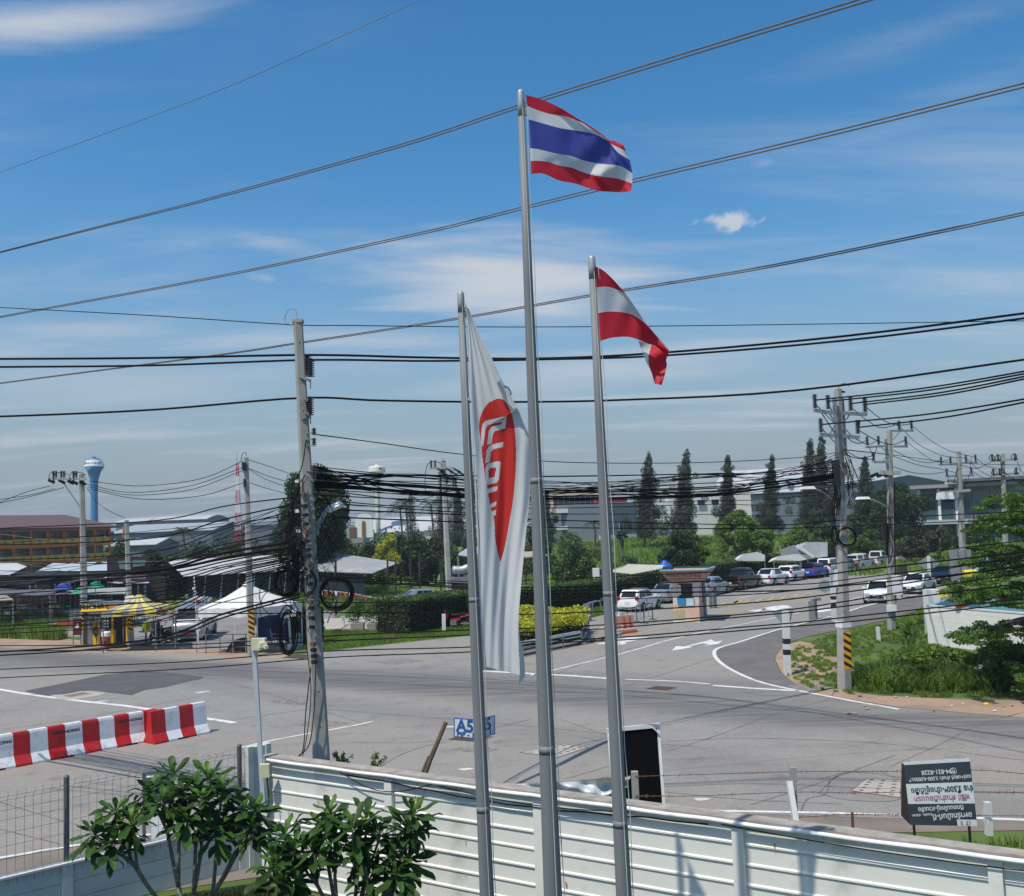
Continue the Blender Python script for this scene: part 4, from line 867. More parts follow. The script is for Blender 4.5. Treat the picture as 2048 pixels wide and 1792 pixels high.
b=MB(); c=sp(.73,.155,.008); b.tube([c+Vector((math.cos(a)*.045,0,math.sin(a)*.045)) for a in [i*.4488 for i in range(15)]],.005,4)
b.tube([c+Vector((-.018,0,.012)),c+Vector((-.006,0,-.012)),c+Vector((.018,0,-.016))],.008,4); b.build('phone_symbol',m_sgrey,rs,world=True)
b=MB()
for u,v in ((.155,.49),(.785,.48)): b.lathe([(.022,-.004),(.022,.004)],10,c=(0,0,0));
b=MB()
for u,v in ((.155,.49),(.785,.48)):
 c=sp(u,v,.007); b.slab([c+Vector((math.cos(i*.785)*.024,0,math.sin(i*.785)*.024)) for i in range(8)],(0,.002,0))
b.build('bolt_hole',m_black,rs,world=True)
b=MB(); e=Vector((-.01,.12,0))
b.slab([sp(0,.0),sp(0,.995),sp(0,.88)+e*.9+Vector((-.07,0,0)),sp(0,-.0)+e*.25+Vector((-.015,0,0))],(-.004,.004,0)); b.build('side_return',M('brown_back',(0.02,0.016,0.012),0.7),rs,world=True)
for u in (.1,.93):
 b=MB(); a=sp(u,.03)+Vector((0,.06,.03)); c=sp(u,1.0)+Vector((0,.08,0)); b.beam(Vector((c.x,c.y,0)),a+Vector((0,0,.02)),.03,.03); b.build('leg',m_rust,rs,world=True)
def tuft(label,base,n,h,w,spread,mat,seed,name='grass_tuft',up=.35):
 g=random.Random(seed); t=thing(name,label,'plant',base); b=MB()
 for k in range(n):
  a=g.uniform(0,6.283); r=spread*g.random(); H=h*g.uniform(.5,1.1); o=base+Vector((math.cos(a)*r*.4,math.sin(a)*r*.4,0)); tip=o+Vector((math.cos(a)*H*up*2*g.random(),math.sin(a)*H*up*2*g.random(),H)); q=Vector((-math.sin(a),math.cos(a),0))*w/2
  pts=[o,o.lerp(tip,.4)+Vector((0,0,H*.12)),o.lerp(tip,.75)+Vector((0,0,H*.10)),tip+Vector((0,0,-H*.12*g.random()))]; ws=[.8,1,.8,.05]
  o2=len(b.v)
  for p,k2 in zip(pts,ws): b.v += [tuple(p-q*k2),tuple(p+q*k2)]
  for i in range(3): b.f.append((o2+i*2,o2+i*2+1,o2+i*2+3,o2+i*2+2)); b.m.append(0)
 b.build('blades',mat,t,world=True); return t
tuft('tall bright grass clump right of the rental sign at the frame edge',Vector((AT(2035,1700,14.2).x,14.2,.2)),200,1.0,.025,.9,m_grassb,3)
tuft('thin dry grass stems by the leaning concrete prop',Vector((AT(1605,1660,16.2).x,16.2,.0)),60,.95,.008,.8,m_grassy,4)
tuft('dry drooping grass beside the right leg of the rental sign',Vector((AT(1950,1660,15.4).x,15.4,.0)),150,.6,.015,.7,m_grassy,5)
tuft('small yellow flowering weed below the rental sign',Vector((AT(1835,1655,14.9).x,14.9,.0)),40,.25,.03,.2,m_leafy,6)
# ================================================================== JERSEY BARRIERS
m_bred=M('barrier_red',(0.50,0.012,0.016),0.55,var=0.06,scale=2,dirt=(0.34,.07,.06),dscale=3,dlo=.5,dhi=.75); m_bwh=M('barrier_white',(0.78,0.79,0.80),0.5,var=0.03,dirt=(0.48,.47,.45),dscale=2.5,dlo=.5,dhi=.75)
def barrier(label,p0,p1,stripes,lab=True,n0=0,H=.90):
 p0=Vector(p0); p1=Vector(p1); d=(p1-p0); L=d.length; d /= L
 t=thing('concrete_barrier',label,'barrier',(p0+p1)/2,math.atan2(d.y,d.x),'striped concrete barriers')
 prof=[(-.30,0),(-.30,.07),(-.16,.30),(-.105,.84),(-.085,H),(.085,H),(.105,.84),(.16,.30),(.30,.07),(.30,0)]
 b=MB(); n=len(prof); k=len(stripes); xs=[]
 for i in range(k): xs += [(-L/2+L*i/k,stripes[i]),(-L/2+L*(i+1)/k,stripes[i])]
 for i in range(k):
  x0,x1=-L/2+L*i/k,-L/2+L*(i+1)/k
  if i == 0: x0 += .012
  if i == k-1: x1-=.012
  o=len(b.v); b.v += [(x,y,z) for x in (x0,x1) for y,z in prof]; b.cm=stripes[i]
  for j in range(n-1): b.f.append((o+j,o+n+j,o+n+j+1,o+j+1)); b.m.append(stripes[i])
  if i == 0: b.f.append(tuple(range(o,o+n))[::-1][::-1]); b.m.append(stripes[i])
  if i == k-1: b.f.append(tuple(range(o+2*n-1,o+n-1,-1))); b.m.append(stripes[i])
 b.build('body',[m_bwh,m_bred],t)
 b=MB(); b.box((-L/2+L*.5,-.301,.035),(.35,.012,.06)); b.build('fork_slot',m_black,t)
 if lab:
  fr=frame((0.02*L,-.118-.0135,.70),(1,0,0),(0,.10,1)); text_mesh('PINTHONG',.115,m_black,t,fr,.002,bold=.004,sx=1.25)
 return t
fr0=[Vector((*GXY(*q),0)) for q in ((-74,1557),(65,1530),(204,1502.5),(322,1480))]
nb_=Vector((-.62,.78,0))*.30
for i in range(3):
 a,e=fr0[i],fr0[i+1]; d=(e-a).normalized(); nb_=Vector((-d.y,d.x,0))*.30
 barrier(['red and white concrete barrier cut by the left frame edge','second striped barrier from the left frame edge, joined to its neighbours on both sides','striped barrier ending behind the separate block with the red end'][i],a+nb_,e+nb_,[0,1,0,1])
g0=Vector((*GXY(309,1491),0)); g1=Vector((*GXY(421,1467),0)); d=(g1-g0).normalized(); nb_=Vector((-d.y,d.x,0))*.30
barrier('separate striped barrier block with a red end, rightmost in the row',g0+nb_,g1+nb_,[1,0,1,0],lab=False,H=.95)
# ================================================================== UTILITY POLES
def insulator(parent,p,h=.28,r=.07,tilt=None,name='insulator'):
 b=MB(); n=max(4,int(h/.04)); pr=[(.02,0)]
 for i in range(n): z=h*(i+.3)/n; pr += [(r*.45,z-h/n*.25),(r,z),(r*.92,z+h/n*.2),(r*.45,z+h/n*.35)]
 pr += [(.025,h)]; b.lathe(pr,8)
 mt=(tilt if tilt is not None else Matrix.Identity(3)).to_4x4(); mt.translation=Vector(p); b.xform(mt); return b.build(name,m_porc,parent,world=True)
def concrete_pole(t,base,top,w0,w1,ang=.5,mat=m_conc):
 b=MB(); d=(top-base); k=8
 rot_=Matrix.Rotation(ang,3,'Z')
 def ring(p,w):
  c=w*.5; q=.16*w; P=[(-c+q,-c),(c-q,-c),(c,-c+q),(c,c-q),(c-q,c),(-c+q,c),(-c,c-q),(-c,-c+q)]
  return [p+rot_ @ Vector((x,y,0)) for x,y in P]
 n=12; rings=[ring(base+d*i/n,w0+(w1-w0)*i/n) for i in range(n+1)]
 for r_ in rings: b.v += [tuple(v) for v in r_]
 for i in range(n):
  for j in range(8): b.f.append((i*8+j,i*8+(j+1) % 8,(i+1)*8+(j+1) % 8,(i+1)*8+j)); b.m.append(0)
 b.f.append(tuple(range(8))[::-1]); b.f.append(tuple(range(n*8,n*8+8))); b.m += [0,0]
 b.build('concrete_shaft',mat,t,world=True)
 b=MB(); f=rot_ @ Vector((0,-1,0))
 for i in range(14):
  s=.12+.84*i/13; p=base+d*s+f*((w0+(w1-w0)*s)/2+.002); b.tube([p-f*.004,p+f*.003],.013,6)
 b.build('bolt_holes',m_black,t,world=True); t.children[-1]['kind']='stuff'
def coil(parent,c,r,n=7,rt=.012,seed=0,squash=1.0,name='cable_coil'):
 g=random.Random(seed); b=MB()
 for k in range(n):
  rr=r*g.uniform(.88,1.06); ox,oz=g.uniform(-.03,.03)*r*3,g.uniform(-.03,.03)*r*3; oy=g.uniform(-.05,.05)
  b.tube([Vector(c)+Vector((ox+rr*squash*math.cos(a),oy,oz+rr*math.sin(a))) for a in [i*6.2832/28 for i in range(29)]],rt*g.uniform(.7,1.2),5,False)
 return b.build(name,m_wire,parent,smooth=True,world=True)
def loop(parent,pts,r=.009,name='loose_cable'):
 b=MB(); b.tube(spline(pts,26),r,5,False); return b.build(name,m_wire,parent,smooth=True,world=True)
DP=18.7; pb=Vector((AT(652,1660,DP).x,DP,0)); ptop=AT(596,645,DP)
p1=thing('utility_pole','tall concrete utility pole close behind the wall, hung with black cable coils','utility pole',pb)
concrete_pole(p1,pb,ptop,.335,.165,ang=.30)
def P1(px,py,dy=0.0): return AT(px,py,DP+dy)
b=MB(); b.box(P1(596,645)+Vector((0,0,.02)),(.19,.19,.06)); b.tube(spline([P1(594,640,-.05),P1(592,622,-.05),P1(580,617,-.05),P1(571,630,-.05),P1(571,645,-.05),P1(584,649,-.12)],20),.009,5); b.build('top_cap',m_conc,p1,world=True)
for x,y0_,y1_,dd in ((615,760,711,.12),(621,752,718,-.12),(620,826,795,-.1)):
 a=P1(x,y0_-6,dd); insulator(p1,P1(x,y1_+36 if y0_>700 else y1_,dd),h=(.36),r=.085)
b=MB(); b.beam(P1(600,752,-.1),P1(621,762,-.12),.05,.05); b.beam(P1(606,742,.1),P1(618,752,.1),.05,.05); b.beam(P1(603,836,-.1),P1(622,834,-.1),.05,.05); b.tube([P1(621,760,-.12),P1(621,778,-.12)],.012,5); b.tube([P1(621,834,-.1),P1(621,848,-.1)],.012,5); b.build('steel_bracket',m_galv,p1,world=True)
for y in (870,890,945,960): insulator(p1,P1(628,y,-.1),h=.13,r=.055,name='spool_insulator')
for y in (866,878,892,942,953): b=MB(); b.beam(P1(612,y,-.1),P1(632,y,-.1),.018,.018); b.build('spool_bracket',m_galv,p1,world=True)
for y in (800,828,960,1000,1018,1036):
 x=596+(y-645)*.064; b=MB(); b.box(P1(x+4,y,-.17),(.10,.03,.10),rot=Matrix.Rotation(R(45),3,'Y')); b.tube([P1(x+4,y,-.13),P1(x+4,y,-.26)],.016,6); b.build('bolt_plate',m_steel,p1,world=True)
for i,y in enumerate([990,1012,1030,1048,1064,1082,1100,1112,1130,1152,1168,1186,1204,1216,1236,1254,1288,1300,1312,1324]):
 x=608+(y-990)*.063; b=MB(); b.box(P1(x,y,-.24),(.11,.07,.055)); b.tube([P1(x,y+4,-.27),P1(x,y-4,-.27)],.035,7); b.build('cable_clamp',m_black if i % 4 else m_rust,p1,world=True)
b=MB(); b.beam(P1(606,985,-.23),P1(631,1330,-.27),.03,.014); b.build('clamp_rail',m_galv,p1,world=True)
coil(p1,P1(672,1186,-.2),.29,9,.011,2); coil(p1,P1(571,1165,-.15),.245,7,.009,3,.9); coil(p1,P1(607,1165,-.2),.24,3,.007,5,.95); coil(p1,P1(555,1190,.1),.40,2,.006,6,.85)
coil(p1,P1(547,1215,.2),.40,2,.007,8,.8)
for k,(c_,sq,rr) in enumerate([((573,1262),.42,.43),((576,1265),.36,.40)]): coil(p1,P1(*c_,-.1),rr,4,.009,20+k,sq)
for k in range(12):
 g=random.Random(k+50); x0_=590+g.uniform(-14,14); y0_=g.uniform(940,1100)
 loop(p1,[P1(x0_+8,y0_,-.2),P1(x0_-g.uniform(0,22),y0_+g.uniform(20,60),-.25),P1(x0_-g.uniform(-20,20),y0_+g.uniform(60,120),-.28),P1(603+g.uniform(-6,14),y0_+g.uniform(110,190),-.24)],g.uniform(.005,.009))
for k in range(16):
 g=random.Random(k+90); x0_=632+g.uniform(-4,6); y0_=g.uniform(950,1160)
 loop(p1,[P1(x0_,y0_,-.1),P1(x0_+g.uniform(5,40),y0_+g.uniform(10,60),.1),P1(x0_+g.uniform(8,50),y0_+g.uniform(50,100),.1),P1(x0_+g.uniform(-10,10),y0_+g.uniform(70,160),-.1)],g.uniform(.004,.008))
loop(p1,[P1(612,880,-.1),P1(607,918,-.25),P1(598,950,-.25),P1(588,962,-.22),P1(583,985,-.22),P1(588,1040,-.24)],.010)
loop(p1,[P1(622,1335,-.3),P1(612,1420,-.33),P1(606,1500,-.34),P1(588,1524,-.30),P1(640,1534,-1.2)],.010); loop(p1,[P1(632,1330,-.3),P1(628,1420,-.33),P1(618,1490,-.34),P1(592,1520,-.3),P1(625,1545,-1.2)],.010)
loop(p1,[P1(606,1200,-.2),P1(612,1280,-.3),P1(622,1380,-.34),P1(614,1470,-.36),P1(604,1518,-.4)],.008)
b=MB(); g=random.Random(5)
for k in range(34):
 c=P1(592+g.uniform(-32,14),1112+g.uniform(-34,42),-.1+g.uniform(-.15,.15)); r_=g.uniform(.05,.22); a0=g.uniform(0,6)
 b.tube([c+Vector((math.cos(a0+t)*r_,g.uniform(-.02,.02),math.sin(a0+t*1.3)*r_*.8)) for t in [i*.45 for i in range(9)]],g.uniform(.005,.009),4,False)
tg=b.build('cable_tangle',m_wire,p1,world=True); tg['kind']='stuff'
b=MB(); g=random.Random(6)
for k in range(12): c=P1(585+g.uniform(-26,26),1100+g.uniform(-30,30),-.2); b.box(c,(.12,.09,.07),rz=g.uniform(0,3))
b.build('splice_boxes',m_dark,p1,world=True)['kind']='stuff'
b=MB(); b.tube(spline([P1(632,1070,.1),P1(640,1045,.2),P1(652,1022,.3),P1(668,1012,.4)],14),.038,10); b.build('lamp_arm',m_galvb,p1,smooth=True,world=True)
b=MB(); b.box(P1(671,1012,.4),(.34,.20,.10),rot=Matrix.Rotation(R(-22),3,'Y') @ Matrix.Rotation(R(-12),3,'X'),top=(.7,.6)); b.box(P1(684,1011,.4),(.16,.18,.03),rot=Matrix.Rotation(R(25),3,'Y')); b.build('lamp_head',m_lamp,p1,world=True)
for x,y in ((600,1022),(603,1062),(620,1152),(600,962)): b=MB(); b.box(P1(x-6,y,-.2),(.07,.06,.06)); b.build('white_cap',m_white,p1,world=True)
b=MB(); b.tube([P1(605,960,-.19),P1(608,1010,-.2)],.012,5); b.build('orange_conduit',m_rust,p1,world=True)
def stripe_band(t,base,top,w0,w1,z0,z1,ang,n=5):
 b=MB(); d=top-base; f=Matrix.Rotation(ang,3,'Z')
 def at(z,x): s=z/base_len; w=(w0+(w1-w0)*s)/2; return base+d*s+f @ Vector((x*w*.84,-w-.006,0))
 base_len=d.length; b.cm=0
 b.poly([at(z0,-1),at(z0,1),at(z1,1),at(z1,-1)]); b.cm=1
 h=(z1-z0)/n
 for i in range(n):
  za=z0+i*h; q=[at(za+h*.75,-1) ,at(za+.02,1),at(za+h*.46+.02,1),at(min(z1,za+h*1.2),-1)]
  b.poly([v+(f @ Vector((0,-.003,0))) for v in q])
 b.build('warning_stripes',[m_yel,m_black],t,world=True)
def crossarm(t,c,L,ax,w=.10,mat=m_galv,name='crossarm'):
 b=MB(); b.beam(c-ax*L[0],c+ax*L[1],.09,w); return b.build(name,mat,t,world=True)
def street_lamp_arm(t,a,c,m=m_galv,hw=(.55,.22,.10)):
 b=MB(); b.tube(spline([a,a.lerp(c,.5)+Vector((0,0,.06)),c],8),.03,8); b.build('lamp_arm',m,t,smooth=True,world=True)
 d=(c-a); d.z=0; d.normalize(); b=MB(); b.box(c+d*.22,hw,rz=math.atan2(d.y,d.x),top=(.8,.5)); b.build('lamp_head',m_lamp,t,world=True)
D1=35.2; r1b=Vector((AT(1689,1372,D1).x,D1,0)); r1t=AT(1676,778,D1)
r1=thing('utility_pole','concrete utility pole with yellow and black stripes on the right corner verge','utility pole',r1b)
concrete_pole(r1,r1b,r1t,.40,.22,ang=.35)
stripe_band(r1,r1b,r1t,.40,.22,.72,2.0,.35)
b=MB(); s=.205; b.box(r1b+(r1t-r1b)*.215,(.375,.375,.22),rz=.35); b.build('white_band',m_white,r1,world=True)
c5=lambda x,y: ((2600+x/2.389)/1.6875,(1250+y/2.389)/1.6875)
def R1(x,y,d=0.0): return AT(*c5(x,y),D1+d)
for (xa,ya),(xb,yb) in (((352,322),(520,345)),((585,345),(778,355)),((400,518),(530,528)),((590,530),(718,542))):
 b=MB(); b.beam(R1(xa,ya,-.25),R1(xb,yb,-.25),.10,.12); b.build('crossarm',m_galv,r1,world=True)
b=MB(); b.box(R1(528,440,-.26),(.12,.08,1.95)); b.box(R1(590,440,.2),(.12,.08,1.9)); b.build('arm_backing',m_galv,r1,world=True)
for (xa,ya),(xb,yb) in (((415,345),(520,510)),((475,345),(520,420)),((640,355),(595,420)),((480,512),(520,440)),((600,470),(650,520))):
 b=MB(); b.beam(R1(xa,ya,-.22),R1(xb,yb,-.22),.04,.04); b.build('brace',m_galv,r1,world=True)
for x,y in ((362,305),(468,312),(650,325),(766,335),(410,500),(707,512)): insulator(r1,R1(x,y,-.25),h=.50,r=.10)
for y in (655,690,770,800,828,850): insulator(r1,R1(606,y,-.2),h=.14,r=.07,name='spool_insulator')
street_lamp_arm(r1,R1(540,1075,-.2),R1(345,945,-.4))
coil(r1,R1(622,1340,-.3),.33,7,.014,31); coil(r1,R1(520,1335,-.1),.30,5,.012,32,.35)
for k in range(14):
 g=random.Random(k+150); x0_=530+g.uniform(-18,14); y0_=g.uniform(760,880)
 loop(r1,[R1(x0_,y0_,-.25),R1(x0_-g.uniform(-10,20),y0_+110,-.3),R1(x0_+g.uniform(-24,24),y0_+210,-.3),R1(x0_+g.uniform(-24,14),y0_+g.uniform(260,420),-.28)],g.uniform(.008,.016))
for k in range(12):
 g=random.Random(k+190); x0_=610; y0_=g.uniform(640,860)
 loop(r1,[R1(x0_,y0_,-.2),R1(x0_+g.uniform(10,60),y0_+90,-.1),R1(x0_+g.uniform(20,60),y0_+220,-.1),R1(x0_+g.uniform(0,20),y0_+g.uniform(260,360),-.2)],g.uniform(.006,.010))
b=MB(); b.box(R1(530,830,-.2),(.22,.25,.9)); b.build('splice_closure',m_dark,r1,world=True)
b=MB(); b.box(AT(1668,1157,D1),(.24,.16,.62)); b.build('meter_box',m_lamp,r1,world=True)
b=MB(); b.box(AT(1689,1057+0,D1-.25),(.12,.05,.10)); b.build('red_marker',m_red,r1,world=True)
b=MB(); b.tube(spline([R1(545,150,0),R1(560,118,0),R1(600,105,0),R1(640,130,0)],10),.01,4); b.tube([R1(575,170,-.1),R1(600,175,-.1)],.04,6); b.build('earth_wire_clamp',m_dark,r1,world=True)
bd=MB(); bd.lathe([(.01,0),(.07,.05),(.075,.12),(.04,.17),(.03,.22),(.01,.26)],8); bd.xform(Matrix.Translation(R1(698,450,-.25)) @ Matrix.Rotation(.5,4,'Y')); bird=bd.build('perched_bird',m_black,origin=None); tag(bird,'small dark bird perched on the lower right insulator of the striped pole','bird')
D2=53.; r2b=Vector((AT(1783,1255,D2).x,D2,0)); r2t=AT(1779,860,D2)
r2=thing('utility_pole','leaning-armed concrete pole behind the white hatchback, with a white street lamp head','utility pole',r2b)
concrete_pole(r2,r2b,r2t,.36,.24,ang=.25)
def R2(x,y,d=0.0): return AT(*c5(x,y),D2+d)
for (xa,ya),(xb,yb) in (((985,488),(1155,486)),((995,614),(1108,614)),((768,620),(935,610)),((838,740),(945,740))):
 b=MB(); b.beam(R2(xa,ya,-.2),R2(xb,yb,-.2),.09,.11); b.build('crossarm',m_galv,r2,world=True)
b=MB(); b.beam(R2(885,825,-.3),R2(1047,828,-.3),.16,.22); b.build('concrete_crossarm',m_conc,r2,world=True)
b=MB(); b.box(R2(936,675,-.1),(.10,.08,1.6)); b.build('arm_backing',m_galv,r2,world=True)
for (xa,ya),(xb,yb) in (((1045,492),(990,560)),((895,620),(940,660)),((905,735),(935,690)),((800,622),(830,700)),((860,615),(820,745))):
 b=MB(); b.beam(R2(xa,ya,-.15),R2(xb,yb,-.15),.035,.035); b.build('brace',m_galv,r2,world=True)
for x,y in ((1040,478),(1140,474),(1094,604),(783,605),(874,600),(834,730)): insulator(r2,R2(x,y,-.2),h=.48,r=.10)
for k in range(7): insulator(r2,R2(800+k*20,858-(k % 3)*8,-.3),h=.22,r=.09,tilt=Matrix.Rotation(R(70),3,'Y'),name='strain_insulator')
street_lamp_arm(r2,R2(955,1110,-.2),R2(775,1028,-.5),m_galvb,(.75,.3,.13))
b=MB(); b.box(R2(925,1300,-.1),(.30,.25,.9)); b.box(R2(935,1400,-.2),(.12,.12,1.2)); b.build('service_box',m_dark,r2,world=True)
b=MB(); b.box(R2(1020,1800-70,-.5),(.46,.22,1.0)); b.build('white_cabinet',m_lamp,r2,world=True)
b=MB(); b.box(AT(1783,1217,D2-.2),(.42,.3,.35)); b.build('white_band',m_white,r2,world=True)
b=MB(); b.tube([R2(1000,900,-.2),R2(1002,1400,-.25),R2(1012,1860,-.3)],.03,6); b.build('riser_cable',m_wire,r2,world=True)
for k in range(8):
 g=random.Random(k+290); x0_=950+g.uniform(-12,30); y0_=g.uniform(860,1300)
 loop(r2,[R2(x0_,y0_,-.25),R2(x0_-g.uniform(-20,20),y0_+110,-.3),R2(x0_+g.uniform(-24,24),y0_+240,-.3),R2(x0_+g.uniform(-14,14),y0_+380,-.28)],.014)
D3=74.; r3b=Vector((AT(1928,1180,D3).x,D3,0)); r3t=AT(1917,903,D3)
r3=thing('utility_pole','concrete pole carrying grey switchgear, third along the right side of the road','utility pole',r3b)
concrete_pole(r3,r3b,r3t,.44,.28,ang=.2)
def R3(x,y,d=0.0): return AT(*c5(x,y),D3+d)
for (xa,ya),(xb,yb) in (((1360,760),(1500,758)),((1535,748),(1670,742)),((1550,850),(1640,846)),((1415,855),(1510,852))):
 b=MB(); b.beam(R3(xa,ya,-.2),R3(xb,yb,-.2),.10,.12); b.build('crossarm',m_galv,r3,world=True)
b=MB(); b.beam(R3(1360,988,-.3),R3(1612,965,-.3),.2,.2); b.build('platform_beam',m_conc,r3,world=True)
b=MB(); b.box(R3(1408,1012,-.4),(1.15,.5,.5),top=(.9,.8)); b.build('switchgear',m_lamp,r3,world=True)
for x in (1375,1400,1425,1445): loop(r3,[R3(x,1025,-.6),R3(x+6,1055,-.7),R3(x+40,1055,-.6),R3(x+70,1030,-.4)],.022,'bushing_lead')
for x,y in ((1378,752),(1454,750),(1579,740),(1656,734),(1424,848),(1623,838)): insulator(r3,R3(x,y,-.2),h=.52,r=.11)
for pts in ([(1510,760),(1490,860),(1470,960)],[(1622,700),(1600,860),(1560,960)],[(1578,860),(1560,940),(1540,1000)],[(1500,830),(1512,940),(1440,1050)],[(1432,850),(1440,980)]): loop(r3,[R3(x,y,-.25) for x,y in pts],.018)
b=MB(); b.box(AT(1922,1130,D3-.3),(1.5,.2,2.2)); b.build('sign_plate',M('grey_plate',(0.25,.26,.27),.6),r3,world=True)
D4=84.; r4t=AT(2005,908,D4); r4b=Vector((AT(2013,1160,D4).x,D4,0))
r4=thing('utility_pole','double-arm concrete pole rising above the tree at the right frame edge','utility pole',r4b)
concrete_pole(r4,r4b,r4t,.42,.26,ang=.1)
def R4(x,y,d=0.0): return AT(*c5(x,y),D4+d)
for (xa,ya),(xb,yb) in (((1790,728),(1990,716)),((1800,842),(2000,832))):
 b=MB(); b.beam(R4(xa,ya,-.2),R4(xb,yb,-.2),.14,.18); b.build('crossarm',m_conc,r4,world=True)
for x,y in ((1790,735),(1838,735),(1975,730),(1800,850),(1852,848),(1985,842)): insulator(r4,R4(x,y,-.3),h=.62,r=.13)
for x,y in ((1770,700),(1820,700),(1950,690),(1790,818),(1850,812),(1975,805)): loop(r4,[R4(x-4,y+28,-.3),R4(x-6,y,-.3),R4(x+14,y-18,-.3),R4(x+36,y-2,-.3),R4(x+36,y+22,-.3)],.028)
def F1(x,y): return ((x/2.24)/1.6875,(1500+y/2.24)/1.6875)
DA=59.7; fb=Vector((AT(170,1286,DA).x,DA,0)); ft=AT(163.5,948,DA)
fl=thing('utility_pole','concrete pole with a long one-sided insulator arm beside the yellow drink stall','utility pole',fb)
concrete_pole(fl,fb,ft,.42,.26,ang=.5); stripe_band(fl,fb,ft,.42,.26,.9,2.2,.5)
def FA(x,y,d=0.): return AT(*F1(x,y),DA+d)
b=MB(); b.beam(FA(378,262,-.2),FA(650,262,-.2),.12,.14); b.build('crossarm',m_conc,fl,world=True)
b=MB(); b.beam(FA(460,262,-.2),FA(615,485,-.1),.06,.06); b.build('brace',m_galv,fl,world=True)
for x in (404,424,463,484,556,576): insulator(fl,FA(x,250,-.2),h=.40,r=.10)
for x,y in ((385,275),(463,278),(560,285),(620,288),(530,282)): insulator(fl,FA(x-18,y-8,-.2),h=.42,r=.10,tilt=Matrix.Rotation(R(118),3,'Y'),name='strain_insulator')
for (x0_,x1_) in ((368,424),(404,520),(525,576),(556,650)): loop(fl,[FA(x0_,285,-.3),FA(x0_+4,232,-.3),FA((x0_+x1_)/2,210,-.3),FA(x1_,232,-.3)],.02)
DB=57.; f2b=Vector((AT(262,1292,DB).x,DB,0)); f2t=AT(253,1040,DB)
f2=thing('utility_pole','shorter concrete pole with black and yellow stripes beside the striped canopy','utility pole',f2b)
concrete_pole(f2,f2b,f2t,.34,.22,ang=.5); stripe_band(f2,f2b,f2t,.34,.22,.9,2.1,.5)
b=MB(); b.box(FA(975,1172,-3.5),(.45,.03,.55),rot=Matrix.Rotation(.3,3,'Y')); b.build('notice',m_white,f2,world=True)
DC=51.; f3b=Vector((AT(503,1308,DC).x,DC,0)); f3t=AT(492,915,DC)
f3=thing('utility_pole','concrete pole with black and yellow stripes standing by the white tent','utility pole',f3b)
concrete_pole(f3,f3b,f3t,.36,.22,ang=.4); stripe_band(f3,f3b,f3t,.36,.22,1.0,2.3,.4)
def B1(x,y): return ((500+x/2.24)/1.6875,(1500+y/2.24)/1.6875)
def FC(x,y,d=0.): return AT(*B1(x,y),DC+d)
for x,y in ((717,195),(735,198),(728,320)): insulator(f3,FC(x,y,-.2),h=.42,r=.09)
b=MB(); b.beam(FC(715,205,-.2),FC(750,215,-.1),.08,.08); b.beam(FC(722,328,-.2),FC(750,335,-.1),.08,.08); b.build('steel_bracket',m_galv,f3,world=True)
loop(f3,[FC(742,85,0),FC(740,62,0),FC(715,70,0),FC(700,125,0)],.016)
DD=66.; f4t=AT(886,925,DD); f4b=Vector((AT(901,1240,DD).x,DD,0))
f4=thing('utility_pole','white-topped concrete pole behind the red motorcycle and clipped hedge','utility pole',f4b)
concrete_pole(f4,f4b,f4t,.40,.26,ang=.3,mat=M('pale_pole_concrete',(.42,.42,.40),.85,var=.1,dirt=(.26,.22,.19),dscale=.8))
def P3(x,y): return ((1100+x/2.24)/1.6875,(1500+y/2.24)/1.6875)
def F4(x,y,d=0.): return AT(*P3(x,y),DD+d)
b=MB(); b.beam(F4(785,180,-.2),F4(965,176,-.2),.14,.14); b.build('crossarm',m_conc,f4,world=True); b=MB(); b.beam(F4(900,322,-.2),F4(995,322,-.2),.1,.1); b.build('lower_crossarm',m_conc,f4,world=True)
for x,y in ((796,172),(826,172),(962,315),(982,315)): insulator(f4,F4(x,y,-.2),h=.46,r=.10)
for x,y in ((838,180),(868,205),(905,180),(935,200),(965,182),(995,205)): insulator(f4,F4(x,y,-.2),h=.55,r=.10,tilt=Matrix.Rotation(R(120),3,'Y'),name='strain_insulator')
loop(f4,[F4(752,380,-.2),F4(750,250,-.2),F4(765,160,-.2),F4(800,132,-.2),F4(850,135,-.2),F4(880,155,-.2)],.022); loop(f4,[F4(905,280,-.2),F4(930,235,-.2),F4(965,210,-.2)],.02); loop(f4,[F4(1000,215,-.2),F4(988,260,-.2),F4(985,310,-.2)],.02)
# ================================================================== OVERHEAD CABLES
def cable(name,label,pts,r,mat=m_wire,group=None,n=40,parent=None,cat='cable',seg=5,wob=0.0):
 P=spline([AT(*p) for p in pts],n)
 if wob:
  g=random.Random(int(pts[0][1]*7)); ph=g.uniform(0,6); P=[p+Vector((0,0,wob*math.sin(ph+i*.37)*math.sin(i*.11+ph))) for i,p in enumerate(P)]
 b=MB(); b.tube(P,r,seg,False)
 if parent is not None: return b.build(name,mat,parent,smooth=True,world=True)
 o=b.build(name,mat,smooth=True,origin=P[0]); return tag(o,label,cat,group)
gH='high conductors crossing the sky'
def twin(lab,pts,dx,dy,r=.020):
 t=thing('conductor_pair',lab,'power line',AT(*pts[0]),group=gH)
 cable('conductor',None,pts,r,m_alu,parent=t); k=len(pts)-1
 cable('conductor',None,[(x+dx,y+dy*(0.15+.85*i/k),D) for i,(x,y,D) in enumerate(pts)],r,m_alu,parent=t)
twin('uppermost pair of conductors, passing behind the top of the tallest flagpole',[(-60,519,42),(200,452,38),(437,391,35),(800,289,30),(1040,209,27),(1400,97,22),(1760,-14,18)],2,8,.022)
